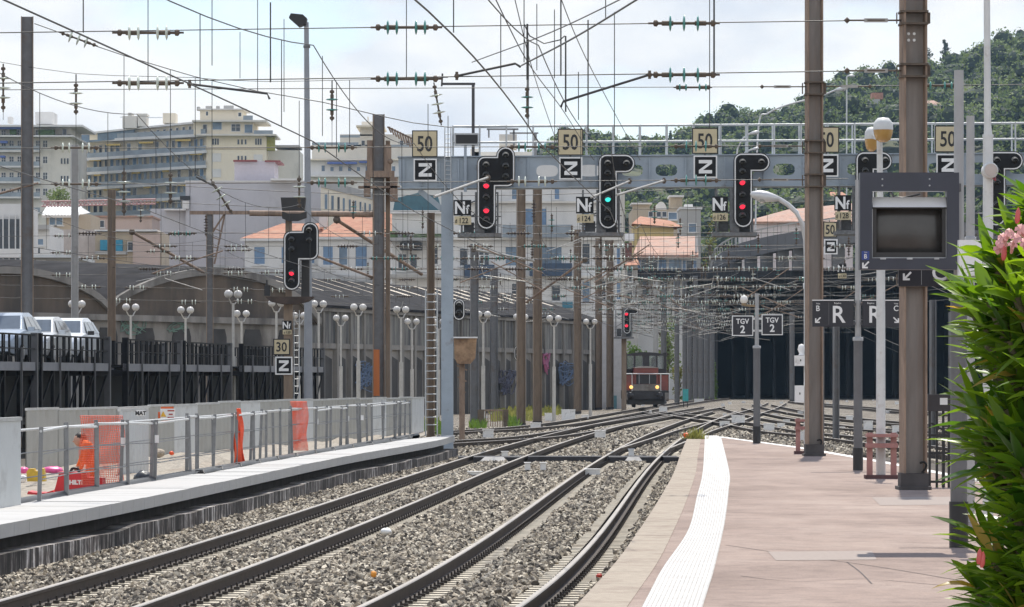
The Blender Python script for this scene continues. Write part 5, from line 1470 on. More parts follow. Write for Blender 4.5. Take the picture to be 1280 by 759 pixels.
# ---- worker bending behind the net
def person(label, joints, edges, radii, cloth, skinm, hair, head, hr, origin):
    t = thing("person", label, "person", origin)
    me = bpy.data.meshes.new("body"); me.from_pydata([tuple(Vector(j) - Vector(origin)) for j in joints], edges, [])
    o = bpy.data.objects.new("skeleton", me); COL.objects.link(o)
    md = o.modifiers.new("skin", 'SKIN')
    for i, r in enumerate(radii):
        me.skin_vertices[0].data[i].radius = (r, r)
    me.skin_vertices[0].data[0].use_root = True
    o.modifiers.new("sub", 'SUBSURF').levels = 2
    dg = bpy.context.evaluated_depsgraph_get()
    m2 = bpy.data.meshes.new_from_object(o.evaluated_get(dg)); m2.name = "body"
    bpy.data.objects.remove(o)
    m2.materials.clear(); m2.materials.append(cloth); m2.materials.append(skinm)
    m2.polygons.foreach_set('use_smooth', [True] * len(m2.polygons))
    bo = bpy.data.objects.new("body", m2); _link(bo, t); ORG[bo.name] = Vector(origin)
    return t, m2
YWK = 69.0
def wk(px, py, dy=0.0): return P(px, py, YWK + dy)
WO = P(112, 612, YWK); WO.z = 0.32
J = [wk(115, 578), wk(112, 566), wk(107, 556), wk(103.5, 552), wk(100.5, 550.5),       # pelvis, waist, chest, neck, head
     wk(109, 557, -0.18), wk(107, 571, -0.22), wk(101, 584, -0.2), wk(99, 588, -0.2),       # near shoulder, elbow, wrist, hand
     wk(107, 556, 0.18), wk(104, 570, 0.24), wk(98, 582, 0.2), wk(96, 586, 0.2),
     wk(115.5, 581, -0.10), wk(110, 596, -0.16), wk(117, 609, -0.14), wk(112, 612.5, -0.14),
     wk(116, 581, 0.10), wk(113, 596, 0.16), wk(121, 609, 0.14), wk(116, 612.5, 0.14)]
E = [(0, 1), (1, 2), (2, 3), (3, 4), (2, 5), (5, 6), (6, 7), (7, 8), (2, 9), (9, 10), (10, 11), (11, 12), (0, 13), (13, 14), (14, 15), (15, 16), (0, 17), (17, 18), (18, 19), (19, 20)]
RAD = [0.15, 0.145, 0.155, 0.06, 0.09, 0.075, 0.055, 0.038, 0.035, 0.075, 0.055, 0.038, 0.035, 0.10, 0.075, 0.055, 0.05, 0.10, 0.075, 0.055, 0.05]
HIVIS = M("hivis_orange_cloth", (0.85, 0.17, 0.03), 0.8, var=0.15, scale=12)
SKIN = M("skin", (0.45, 0.26, 0.18), 0.55, var=0.08)
wt, wm = person("worker in orange hi-vis clothes stooping behind the wide orange net", J, E, RAD, HIVIS, SKIN, None, None, 0.1, WO)
for p in wm.polygons:
    c = p.center + WO
    if c.z > wk(0, 553).z and c.x < wk(103.5, 0).x or (c.z < wk(0, 583).z and c.x < wk(101.5, 0).x): p.material_index = 1
b = MB(); c = wk(99.5, 550.2); b.ball(c, 0.102, 14, 1.08); hd = b.build("head", SKIN, wt)
b = MB(); b.ball(c + Vector((0.015, 0.01, 0.028)), 0.108, 14, 0.95); b.build("hair", M("dark_hair", (0.02, 0.015, 0.012), 0.6), hd)
b = MB(); b.lathe([(0.0001, 0.03), (0.014, 0.012), (0.02, 0)], c + Vector((-0.09, -0.03, -0.02)), (-1, -0.2, -0.3), 8); b.build("nose", SKIN, hd)
for s in (0.0, 1.0):
    b = MB()
    base = wk(98.5, 588, -0.2) if s == 0 else wk(95.5, 586, 0.2)
    b.lathe([(0.0001, 0.05), (0.035, 0.03), (0.04, 0), (0.03, -0.04), (0.0001, -0.05)], base, (-0.3, 0, -1), 8)
    for k in range(4): b.tube([base + Vector((-0.01 - 0.01 * k, -0.03 + 0.02 * k, -0.03)), base + Vector((-0.02 - 0.01 * k, -0.032 + 0.021 * k, -0.075)), base + Vector((-0.005 - 0.01 * k, -0.03 + 0.02 * k, -0.105 + 0.006 * abs(k - 1)))], [0.010, 0.009, 0.007], 6)
    b.tube([base + Vector((0.02, -0.03, 0.0)), base + Vector((0.035, -0.045, -0.04)), base + Vector((0.03, -0.04, -0.065))], [0.011, 0.010, 0.008], 6)
    b.build("hand", SKIN, wt)

# ---- two-deck car wagons
WD = Vector((0.085, 1, 0)).normalized(); WN = Vector((WD.y, -WD.x, 0))
W0 = Vector((-14.8, 120, 0))
def wpos(y): return W0 + WD * ((y - 120) / WD.y)
def y_at_px(px):
    lo, hi = 60.0, 230.0
    for _ in range(50):
        m = (lo + hi) / 2; p = wpos(m); v = 640 + p.x * F / p.y
        if v < px: lo = m
        else: hi = m
    return lo
WBLACK = M("wagon_black", (0.008, 0.008, 0.0095), 0.6, var=0.4, scale=5, spec=0.2)
WGREY = M("wagon_beam_grey", (0.20, 0.205, 0.225), 0.5, var=0.12, scale=2)
WPOST = M("wagon_stake_grey", (0.085, 0.085, 0.09), 0.5, var=0.2)
wag_labels = ["black two-deck car wagon with the parked cars on its near part", "black two-deck car wagon between the second and third gaps of the train", "short black two-deck wagon behind the slim brown mast", "black two-deck wagon seen behind the paired globe lamps", "last black two-deck wagon, behind the rusty signal post"]
for (pa, pb), lab in zip(((-150, 46), (50, 137), (158, 226.5), (230, 289), (303, 405)), wag_labels):
    ya, yb = y_at_px(pa), y_at_px(pb); A, B = wpos(ya), wpos(yb); L = (B - A).length
    t = thing("car_wagon", lab, "railway wagon", (A.x, A.y, -0.2), "two-deck car wagons of the train")
    def seg(b, s0, s1, o0, o1, z0, z1):
        q = [A + WD * s0 - WN * o0, A + WD * s1 - WN * o0, A + WD * s1 - WN * o1, A + WD * s0 - WN * o1]
        b.slab([(p.x, p.y) for p in q], z0, z1)
    b = MB(); seg(b, 0, L, 0, 0.12, 2.36, 2.615); seg(b, 0, L, 2.6, 2.72, 2.36, 2.615); b.build("deck_beam", WGREY, t)
    b = MB(); seg(b, 0, L, 0.13, 2.59, 2.5, 2.58); b.build("upper_deck", WBLACK, t)
    for o in (0.02, 2.66):
        b = MB(); seg(b, 0, L, o, o + 0.05, 3.41, 3.46); seg(b, 0, L, o, o + 0.04, 3.0, 3.03)
        n = int(L / 0.95)
        for k in range(n + 1):
            s = (L - 0.09) * k / n; seg(b, s, s + 0.09, o, o + 0.05, 2.62, 3.41)
            if k % 2 == 0: seg(b, s + 0.25, s + 0.3, o, o + 0.03, 2.62, 3.41)
        b.build("railing", WBLACK, t)
    b = MB(); n = max(1, int(L / 4.3))
    for k in range(n):
        s = L * (k + 0.5) / n; seg(b, s, s + 0.07, -0.07, -0.02, 0.4, 3.05)
    b.build("stakes", WPOST, t)
    b = MB(); seg(b, 0, L, 0.05, 2.7, 0.75, 0.95); seg(b, 0.2, L - 0.2, 1.3, 1.4, 0.95, 2.36)  # black panel along the middle is added for the lower deck's shade
    n = max(2, int(L / 2.2))
    for k in range(n + 1):
        s = (L - 0.16) * k / n; seg(b, s, s + 0.16, 0.03, 0.13, 0.95, 2.36); seg(b, s, s + 0.16, 2.6, 2.7, 0.95, 2.36)
    for k in range(n):
        a0 = A + WD * (L * k / n) - WN * 0.08; a1 = A + WD * (L * (k + 1) / n) - WN * 0.08
        b.beam((a0.x, a0.y, 0.95), (a1.x, a1.y, 2.3), 0.05, 0.07)
    b.build("lower_frame", WBLACK, t)
    for s in (0.0, L - 0.2):
        b = MB()
        for o in (0, 2.62): seg(b, s, s + 0.2, o - 0.05, o + 0.15, 0.6, 3.5)
        seg(b, s, s + 0.12, 0, 2.7, 2.2, 2.4); b.build("end_frame", WPOST if s else WBLACK, t)
    for s in (1.6, L - 1.6):
        for o in (0.6, 2.1):
            b = MB(); c = A + WD * s - WN * o; b.lathe([(0.0001, -0.06), (0.42, -0.06), (0.45, -0.03), (0.45, 0.06), (0.0001, 0.06)], (c.x, c.y, 0.25), WN, 16); b.build("wheel", M("wheel_steel", (0.06, 0.05, 0.045), 0.6), t)
b = MB(); ya, yb = y_at_px(300), y_at_px(404)

# ---- cars on the upper deck
CARGLASS = M("car_glass", (0.10, 0.12, 0.14), 0.06, var=0.1, spec=0.8)
TYRE = M("tyre_rubber", (0.015, 0.015, 0.015), 0.8)
def car(label, Yc, paint, hscale=1.0, off=1.25):
    base = wpos(Yc) - WN * off; base.z = 2.58
    t = thing("parked_car", label, "car", base, "cars on the upper deck of the wagon")
    fw = -WD
    def q(x, y, z): return base + WN * x + fw * y + Vector((0, 0, z * hscale))
    # stations from the nose: y, half width, bottom, belt height, roof half width, roof height
    ST = [(2.05, 0.62, 0.35, 0.62, 0.55, 0.66), (1.85, 0.78, 0.28, 0.80, 0.66, 0.84), (1.3, 0.86, 0.25, 0.93, 0.72, 0.98), (0.95, 0.87, 0.25, 0.97, 0.74, 1.02), (0.30, 0.88, 0.25, 0.99, 0.62, 1.42), (0.0, 0.88, 0.25, 0.99, 0.60, 1.50), (-0.9, 0.88, 0.25, 1.0, 0.59, 1.53), (-1.6, 0.86, 0.27, 1.0, 0.56, 1.44), (-1.95, 0.80, 0.30, 0.98, 0.60, 1.02), (-2.05, 0.7, 0.4, 0.8, 0.55, 0.84)]
    b = MB(); vs = []; n = 10
    for y, w, zb, zt, rw, rz in ST:
        ring = [(-w * 0.9, zb), (-w, zb + 0.18), (-w, zt - 0.12), (-w * 0.97, zt), (-rw, rz), (rw, rz), (w * 0.97, zt), (w, zt - 0.12), (w, zb + 0.18), (w * 0.9, zb)]
        vs += [q(x, y, z) for x, z in ring]
    fs = [(i * n + k, i * n + (k + 1) % n, (i + 1) * n + (k + 1) % n, (i + 1) * n + k) for i in range(len(ST) - 1) for k in range(n)]
    fs += [tuple(range(n)), tuple(range(len(vs) - 1, len(vs) - n - 1, -1))]
    b.add(vs, fs); body = b.build("body", paint, t)
    bv = body.modifiers.new("bevel", 'BEVEL'); bv.width = 0.04; bv.segments = 2; bv.limit_method = 'ANGLE'; bv.angle_limit = R(20)
    e = 0.012
    b = MB(); b.add([q(-0.70, 0.93 + e, 1.03), q(0.70, 0.93 + e, 1.03), q(0.585, 0.32 + e, 1.41 + e), q(-0.585, 0.32 + e, 1.41 + e)], [(0, 1, 2, 3)]); b.build("windscreen", CARGLASS, t)
    for s in (-1, 1):
        for ya, yb, yc, yd in ((0.62, -0.25, -0.25, 0.18), (-0.32, -1.05, -0.95, -0.32), (-1.12, -1.6, -1.4, -1.02)):
            def sx(y, z):
                f = (z - 0.99) / 0.50; return s * (0.865 + (0.605 - 0.865) * max(0, min(1, f)) + e)
            b = MB(); z0, z1 = 1.03, 1.40
            b.add([q(sx(0, z0), ya, z0), q(sx(0, z0), yb, z0), q(sx(0, z1), yc, z1), q(sx(0, z1), yd, z1)], [(0, 1, 2, 3)]); b.build("side_window", CARGLASS, t)
        b = MB(); c = q(s * 0.97, 0.55, 1.02); b.rbox(c, (0.2, 0.09, 0.13), math.atan2(WD.y, WD.x) - R(90)); b.build("wing_mirror", BLACK if "dark mirrors" in label else paint, t)
        b = MB(); b.add([q(s * 0.50, 1.985, 0.66), q(s * 0.76, 1.90, 0.68), q(s * 0.76, 1.80, 0.82), q(s * 0.50, 1.92, 0.80)], [(0, 1, 2, 3)]); b.build("headlight", M("headlight_clear", (0.6, 0.62, 0.65), 0.1), t)
        for y in (1.3, -1.25):
            b = MB(); b.lathe([(0.0001, 0.01), (0.2, 0.02), (0.30, 0.0), (0.31, -0.1), (0.31, -0.18)], q(s * 0.86, y, 0.31), WN * s, 16); wh = b.build("wheel", TYRE, t)
            b = MB(); b.lathe([(0.0001, 0.03), (0.17, 0.03), (0.2, 0.022)], q(s * 0.86, y, 0.31), WN * s, 12); b.build("rim", GALV, wh)
    b = MB(); b.add([q(-0.45, 2.06, 0.45), q(0.45, 2.06, 0.45), q(0.5, 2.03, 0.6), q(-0.5, 2.03, 0.6)], [(0, 1, 2, 3)]); b.build("grille", BLACK, t)
car("silver-blue parked car nearest the frame edge on the upper wagon deck", 126.6, M("car_paint_blue_silver", (0.38, 0.44, 0.52), 0.25, 0.35, var=0.03), 1.02)
car("whitish silver parked car in the middle of the three on the wagon", 131.4, M("car_paint_silver", (0.58, 0.60, 0.62), 0.25, 0.35, var=0.03), 0.98)
car("pale blue-white parked car with dark mirrors, last of the three on the wagon", 136.3, M("car_paint_pale", (0.66, 0.70, 0.75), 0.28, 0.2, var=0.03), 1.0)
# ---- old concrete train shed
SA, SB, SCc = Vector((P(-30, 0, 212).x, 212, 0)), Vector((P(385, 0, 232).x, 232, 0)), Vector((P(748, 0, 300).x, 300, 0))
def plane_pt(px, py, A, B, push=0.0):
    k = (px - 640) / F
    d = B - A
    # A.x + t d.x = k (A.y + t d.y)
    t = (k * A.y - A.x) / (d.x - k * d.y)
    q = A + d * t
    nrm = Vector((d.y, -d.x, 0)).normalized()      # towards the camera
    z = CAMZ - (py - HOR) * q.y / F
    return Vector((q.x, q.y, z)) + nrm * push
shed = thing("train_shed", "long weathered concrete train shed with vaulted and glazed roofs behind the wagons", "train shed", (SB.x, SB.y, -0.3))
SHC = M("shed_concrete", (0.24, 0.225, 0.205), 0.9, var=0.2, scale=0.8, dirt=(0.11, 0.10, 0.09), dirt_amt=0.4, dscale=0.5, stretch=(1, 1, 0.35))
SHT = M("shed_tan_infill", (0.125, 0.098, 0.076), 0.9, var=0.3, scale=0.7, dirt=(0.07, 0.06, 0.052), dirt_amt=0.5, dscale=0.4, stretch=(1, 1, 0.3))
SHD = M("shed_dark_roof", (0.03, 0.029, 0.031), 0.95, var=0.5, scale=0.6, spec=0.1)
SHOP = M("shed_opening_dark", (0.04, 0.037, 0.036), 0.7, var=0.5, scale=0.6)
SLAT = M("shed_roof_slat", (0.52, 0.46, 0.38), 0.8, var=0.15)
def slats_material():
    m = M("shed_slatted_glazing", (0.2, 0.2, 0.2), 0.7)
    t, bs = nodes_of(m)
    tcn = t.nodes.new('ShaderNodeTexCoord'); mpn = t.nodes.new('ShaderNodeMapping'); mpn.inputs['Scale'].default_value = (2.2, 0.5, 0.05)
    t.links.new(tcn.outputs['Object'], mpn.inputs['Vector'])
    no = t.nodes.new('ShaderNodeTexNoise'); no.inputs['Scale'].default_value = 2.4; no.inputs['Detail'].default_value = 6; no.inputs['Roughness'].default_value = 0.8
    t.links.new(mpn.outputs[0], no.inputs['Vector'])
    r = t.nodes.new('ShaderNodeValToRGB'); e = r.color_ramp.elements
    e[0].position = 0.40; e[0].color = (0.035, 0.035, 0.038, 1); e[1].position = 0.70; e[1].color = (0.34, 0.33, 0.30, 1)
    t.links.new(no.outputs['Fac'], r.inputs['Fac']); t.links.new(r.outputs[0], bs.inputs['Base Color'])
    return m
SLG = slats_material()
back = Vector((SCc.y - SB.y, -(SCc.x - SB.x), 0)).normalized() * -1
# wall with columns, right part
b = MB(); w0, w1 = SB, SCc; bays = 26; dv = (w1 - w0); Lw = dv.length; du = dv.normalized()
for k in range(bays + 1):
    q = w0 + du * (Lw * k / bays); z1 = 6.0
    poly_ext(b, [q - du * 0.17 - back * 0.12 + Vector((0, 0, -0.4)), q + du * 0.17 - back * 0.12 + Vector((0, 0, -0.4)), q + du * 0.17 - back * 0.12 + Vector((0, 0, z1)), q - du * 0.17 - back * 0.12 + Vector((0, 0, z1))], back * 0.5)
b.build("columns", SHC, shed)
b = MB()
for z0, z1, pr in ((3.75, 4.05, 0.06), (5.85, 6.15, 0.2)):
    poly_ext(b, [w0 - back * pr + Vector((0, 0, z0)), w1 - back * pr + Vector((0, 0, z0)), w1 - back * pr + Vector((0, 0, z1)), w0 - back * pr + Vector((0, 0, z1))], back * 0.5)
b.build("lintel", SHC, shed)
b = MB(); poly_ext(b, [w0 + Vector((0, 0, 4.05)), w1 + Vector((0, 0, 4.05)), w1 + Vector((0, 0, 5.85)), w0 + Vector((0, 0, 5.85))], back * 0.2); b.build("glazing", SLG, shed)
for k in range(bays):
    q0 = w0 + du * (Lw * (k + 0.07) / bays) + back * 0.14; q1 = w0 + du * (Lw * (k + 0.93) / bays) + back * 0.14
    b = MB(); poly_ext(b, [q0 + Vector((0, 0, -0.4)), q1 + Vector((0, 0, -0.4)), q1 + Vector((0, 0, 3.75)), q0 + Vector((0, 0, 3.75))], back * 0.15)
    m1_, m2_ = q0.lerp(q1, 0.14) - back * 0.04, q0.lerp(q1, 0.86) - back * 0.04
    b.mat(1); poly_ext(b, [m1_ + Vector((0, 0, -0.4)), m2_ + Vector((0, 0, -0.4)), m2_ + Vector((0, 0, 3.15)), m1_ + Vector((0, 0, 3.45))], back * 0.03)
    b.build("bay_infill", [SHC, SHOP], shed)
# glazed roof falling towards the tracks, with pale slats
zr0, zr1, dep = 6.2, 8.1, 5.5
b = MB(); poly_ext(b, [w0 - back * 0.3 + Vector((0, 0, zr0)), w1 - back * 0.3 + Vector((0, 0, zr0)), w1 + back * dep + Vector((0, 0, zr1)), w0 + back * dep + Vector((0, 0, zr1))], (0, 0, -0.15)); b.build("roof", SHD, shed)
b = MB(); poly_ext(b, [w0 + back * dep + Vector((0, 0, zr1 - 0.1)), w1 + back * dep + Vector((0, 0, zr1 - 0.1)), w1 + back * 26 + Vector((0, 0, zr1 - 1.5)), w0 + back * 26 + Vector((0, 0, zr1 - 1.5))], (0, 0, -0.15)); b.build("rear_roof", SHD, shed)
b = MB()
NS = 19
for k in range(NS):
    s = Lw * (k + 0.75) / NS; f = k / NS
    wd = (0.30 if f < 0.42 else 0.95) * (0.8 + 0.4 * rnd.random()); sh = 3.9
    for r0, r1 in ((0.02, 0.47), (0.51, 0.95)):
        if rnd.random() < 0.12: continue
        a0 = w0 + du * max(0, s - sh * r0) + back * (dep * r0); a1 = a0 + du * wd; c0 = w0 + du * max(0, s - sh * r1) + back * (dep * r1); c1 = c0 + du * wd
        zz = lambda r: zr0 + (zr1 - zr0) * r + 0.05
        b.add([a0 + Vector((0, 0, zz(r0))), a1 + Vector((0, 0, zz(r0))), c1 + Vector((0, 0, zz(r1))), c0 + Vector((0, 0, zz(r1)))], [(0, 1, 2, 3)])
b.build("roof_slats", SLAT, shed)
b = MB(); q0, q1 = w0 + back * dep, w1 + back * dep
poly_ext(b, [q0 + Vector((0, 0, 7.2)), q0.lerp(q1, 0.45) + Vector((0, 0, 7.2)), q0.lerp(q1, 0.45) + Vector((0, 0, 8.45)), q0 + Vector((0, 0, 8.45))], back * 0.4); b.build("ridge_parapet", M("shed_parapet_pale", (0.45, 0.44, 0.42), 0.8, var=0.2, scale=0.6), shed)
# vaulted bays, left part
lb_ = Vector((SB.y - SA.y, -(SB.x - SA.x), 0)).normalized() * -1
def vault(px0, px1, ysp0, ysp1, ypk, label):
    pc = (px0 + px1) / 2; N = 22
    def arcpt(u, dy): 
        px = px0 + (px1 - px0) * u; base = ysp0 + (ysp1 - ysp0) * u
        return px, base - (base - ypk + 0) * (1 - (2 * u - 1) ** 2) ** 0.8 + dy
    top = [plane_pt(*arcpt(i / N, 0), SA, SB) for i in range(N + 1)]
    inn = [plane_pt(*arcpt(i / N, 9.0), SA, SB) for i in range(N + 1)]
    b = MB()
    for i in range(N):
        poly_ext(b, [top[i] - lb_ * 0.25, top[i + 1] - lb_ * 0.25, inn[i + 1] - lb_ * 0.25, inn[i] - lb_ * 0.25], lb_ * 0.6)
    b.build("arch", SHC, shed)
    b = MB()
    for i in range(N):
        f0, f1 = Vector(inn[i]), Vector(inn[i + 1]); g0, g1 = Vector((f0.x, f0.y, 5.35)), Vector((f1.x, f1.y, 5.35))
        b.add([f0, f1, g1, g0], [(0, 1, 2, 3)])
    b.build("tympanum", SHT, shed)
    b = MB()
    for i in range(N):
        f0, f1 = top[i], top[i + 1]; up = Vector((0, 0, 1.4))
        b.add([f0 + Vector((0, 0, 0.03)), f1 + Vector((0, 0, 0.03)), f1 + lb_ * 30 + up, f0 + lb_ * 30 + up], [(0, 1, 2, 3)])
    b.build("vault_roof", SHD, shed)
vault(134, 398, 380, 398, 335, "")
vault(-128, 134, 372, 380, 333, "")
b = MB(); A_, B_ = SA, SB
poly_ext(b, [A_ + Vector((0, 0, 5.2)) - lb_ * 0.3, B_ + Vector((0, 0, 5.0)) - lb_ * 0.3, B_ + Vector((0, 0, 5.35)) - lb_ * 0.3, A_ + Vector((0, 0, 5.5)) - lb_ * 0.3], lb_ * 0.5)
b.build("lintel", SHC, shed)
b = MB(); poly_ext(b, [A_ + Vector((0, 0, -0.4)), B_ + Vector((0, 0, -0.4)), B_ + Vector((0, 0, 5.1)), A_ + Vector((0, 0, 5.3))], lb_ * 0.3); b.build("wall", SHC, shed)
dl = (B_ - A_); Ld = dl.length; dl.normalize()
for k in range(9):
    q0 = A_ + dl * (Ld * (k + 0.12) / 9) - lb_ * 0.06; q1 = A_ + dl * (Ld * (k + 0.62) / 9) - lb_ * 0.06
    b = MB(); poly_ext(b, [q0 + Vector((0, 0, 0.2)), q1 + Vector((0, 0, 0.2)), q1 + Vector((0, 0, 4.3)), q0.lerp(q1, 0.9) + Vector((0, 0, 4.75)), q0.lerp(q1, 0.1) + Vector((0, 0, 4.75)), q0 + Vector((0, 0, 4.3))], lb_ * 0.05); b.build("doorway", SHOP, shed)
# graffiti: loose sprayed strokes
def scrawl(colname, col, px0, px1, y0, y1, A, B, push, seed, label, n=12, r=0.05):
    rs = random.Random(seed); b = MB()
    for s in range(3):
        pts = [plane_pt(px0 + (px1 - px0) * rs.random(), y0 + (y1 - y0) * rs.random(), A, B, push) for _ in range(n)]
        b.tube(smooth_path(pts, 0.25), r, 4)
    b.build("graffiti", M(colname, col, 0.6), shed)
scrawl("spray_teal", (0.17, 0.27, 0.22), 150, 182, 396, 418, SA, SB, 0.05, 5, "", 8, 0.03)
scrawl("spray_teal", (0.17, 0.27, 0.22), 208, 235, 396, 420, SA, SB, 0.05, 6, "", 6, 0.03)
scrawl("spray_pink", (0.34, 0.10, 0.19), 675, 684, 440, 470, SB, SCc, 0.2, 7, "", 9, 0.05)
scrawl("spray_blue", (0.10, 0.15, 0.24), 694, 718, 452, 482, SB, SCc, 0.2, 8, "", 16, 0.035)
scrawl("spray_dark", (0.05, 0.05, 0.08), 618, 644, 462, 494, SB, SCc, 0.2, 9, "", 16, 0.035)
scrawl("spray_blue", (0.10, 0.15, 0.24), 440, 464, 452, 490, SB, SCc, 0.2, 10, "", 16, 0.03)
# white rendered end wall of the shed and turquoise-grey annex
t = thing("annex_wall", "plain pale rendered wall between two brown masts at the end of the shed", "wall", P(760, 500, 306))
b = MB(); p, q = P(746, 508, 306), P(778, 402, 306); b.box((p.x, 306, -0.4), (q.x, 312, q.z)); b.build("wall", M("annex_render", (0.50, 0.49, 0.49), 0.9, var=0.08, dirt=(0.35, 0.34, 0.33), dirt_amt=0.3, dscale=0.4), t)
b = MB(); p, q = P(766, 0, 305.9), P(771, 415, 305.9); b.box((p.x, 305.8, -0.3), (q.x, 305.95, P(0, 495, 300).z)); b.build("door", M("annex_door_teal", (0.10, 0.22, 0.25), 0.6), t)

# ---- twin globe lamps along the shed
GLB = M("lamp_globe_grey_white", (0.56, 0.54, 0.51), 0.35)
LPOLE = M("lamp_pole_offwhite", (0.48, 0.46, 0.42), 0.6, var=0.12, dirt=(0.3, 0.27, 0.24), dirt_amt=0.3)
def twin_lamp(px, py, Y, label, half=5.4):
    s = m_per_px(Y); c = P(px, py, Y)
    t = thing("twin_globe_lamp", label, "street lamp", (c.x, Y, -0.3), "twin globe lamps along the shed")
    zt = c.z - 0.38
    b = MB(); b.cyl((c.x, Y, -0.3), (c.x, Y, zt - 2.2 if zt > 3 else 0.6), 0.10, n=8); b.cyl((c.x, Y, zt - 2.25 if zt > 3 else 0.6), (c.x, Y, zt), 0.055, n=8); b.build("lamp_pole", LPOLE, t)
    for q in (-1, 1):
        g = Vector((c.x + q * half * s, Y + q * 0.25, c.z))
        b = MB(); b.tube([(c.x, Y, zt - 0.05), (c.x + q * half * s * 0.5, Y, zt - 0.02), g - Vector((0, 0, 0.16))], 0.03, 6); b.build("lamp_arm", LPOLE, t)
        b = MB(); r = 0.175; b.lathe([(0.0001, r * 0.95), (r * 0.6, r * 0.8), (r, r * 0.25), (r, -r * 0.3), (r * 0.6, -r * 0.85), (0.0001, -r)], g, n=12); b.build("lamp_globe", GLB, t)
for px, py, Y, lab in ((96, 380, 188, "behind the pale grey mast by the parked cars"), (163.5, 384, 196, "alone between two slim masts above the wagon gap"), (232, 387.5, 200, "left of the slim grey mast with the crossbar"),
                   (291.5, 367.5, 172, "tallest of the pair above the third wagon gap"), (302, 392, 205, "lower one of the pair above the third wagon gap"), (345.5, 379, 195, "hidden behind the rusty signal post's platform"), (374, 394.5, 205, "between the rusty signal post and the floodlight pole"),
                   (398.5, 380, 196, "just right of the floodlight pole"), (426, 397.5, 222, "shorter one between floodlight pole and stout double mast"), (448, 384, 200, "taller one just left of the stout double mast"), (501.5, 387, 204, "taller one just right of the stout double mast"),
                   (515, 402, 226, "shorter one between the stout double mast and the ladder mast"), (548, 402, 222, "peeping out behind the blue-grey gantry post"), (604, 393, 208, "in front of the shed between the first two brown masts"), (651, 396, 230, "behind the two brown masts that stand close together"), (692.5, 398, 222, "in the bay right of the two close brown masts"), (738, 402, 252, "at the shed's far end by the pale wall")):
    twin_lamp(px, py, Y, "white twin globe lamp " + lab)
# ================================================================ TOWN, VIADUCT, HILL
def plaster(name, col, dirt=None, amt=0.3):
    return M(name, col, 0.9, var=0.06, scale=0.5, dirt=dirt or tuple(c * 0.72 for c in col), dirt_amt=amt, dscale=0.25, stretch=(1, 1, 0.5))
CREAM = plaster("plaster_cream", (0.74, 0.67, 0.54))
CREAM2 = plaster("plaster_pale_cream", (0.66, 0.63, 0.57))
WHITEP = plaster("plaster_white", (0.66, 0.65, 0.63))
LAVG = plaster("plaster_lavender_grey", (0.47, 0.465, 0.49))
PINKP = plaster("plaster_old_pink", (0.50, 0.39, 0.34))
TANP = plaster("plaster_tan", (0.46, 0.38, 0.28))
YELP = plaster("plaster_yellow", (0.60, 0.46, 0.20))
GREYP = plaster("plaster_grey", (0.40, 0.39, 0.37))
SHUT = M("shutter_blue", (0.16, 0.25, 0.38), 0.7, var=0.15)
GLASSBLUE = M("window_glass_bluish", (0.12, 0.18, 0.25), 0.15, var=0.35, scale=0.6)
BALG = M("balcony_glass_blue", (0.25, 0.29, 0.325), 0.35, var=0.2, scale=0.5)
DKBLUE = M("balcony_awning_dark_blue", (0.05, 0.08, 0.13), 0.7, var=0.2)
TILE = M("roof_tiles_terracotta", (0.37, 0.165, 0.10), 0.85, var=0.28, scale=1.6, bump=0.4, bscale=3, dirt=(0.33, 0.20, 0.13), dirt_amt=0.45, dscale=0.8)
TILEP = M("roof_tiles_pinkish", (0.40, 0.24, 0.18), 0.85, var=0.28, scale=1.6, bump=0.4, bscale=3, dirt=(0.30, 0.24, 0.20), dirt_amt=0.45, dscale=0.8)
def boxpx(b, x0, y0, x1, y1, Y, d, zb=None):
    p, q = P(x0, y1, Y), P(x1, y0, Y)
    b.box((p.x, Y, p.z if zb is None else zb), (q.x, Y + d, q.z)); return b
def window(t, x0, y0, x1, y1, Y, kind='dark', sill=True):
    b = MB(); s = 0.5 * m_per_px(350) * 14
    fr = min(0.12, 0.12 * (x1 - x0) * m_per_px(Y))
    p, q = P(x0, y1, Y), P(x1, y0, Y)
    for r in ((p.x - fr, p.z - fr, q.x + fr, p.z), (p.x - fr, q.z, q.x + fr, q.z + fr), (p.x - fr, p.z, p.x, q.z), (q.x, p.z, q.x + fr, q.z)):
        b.box((r[0], Y - 0.06, r[1]), (r[2], Y + 0.02, r[3]))
    if sill: b.box((p.x - 0.2, Y - 0.18, p.z - fr - 0.10), (q.x + 0.2, Y - 0.02, p.z - fr))
    w = b.build("window", WHITEP, t)
    b = MB(); b.box((p.x, Y - 0.02, p.z), (q.x, Y + 0.01, q.z))
    if kind == 'dark' and (q.x - p.x) > 0.7:
        b.mat(1); xm = (p.x + q.x) / 2; b.box((xm - 0.04, Y - 0.035, p.z), (xm + 0.04, Y - 0.021, q.z)); zm = p.z + (q.z - p.z) * 0.6; b.box((p.x, Y - 0.032, zm - 0.03), (q.x, Y - 0.0215, zm + 0.03))
        b.build("pane", [GLASSDARK, WHITEP], w)
    elif kind == 'shut':
        b.build("pane", GLASSDARK, w)
        for side in (-1, 1):
            c = MB(); ww = (q.x - p.x) * 0.46; x = p.x - fr - ww if side < 0 else q.x + fr
            c.box((x, Y - 0.10, p.z), (x + ww, Y - 0.061, q.z)); c.build("shutter", SHUT, w)
    elif kind == 'blue':
        b.build("shutter", SHUT, w)
    elif kind == 'glass':
        b.build("pane", GLASSBLUE, w)
    elif kind == 'white':
        b.build("blind", WHITEP, w)
    else:
        b.build("pane", GLASSDARK, w)
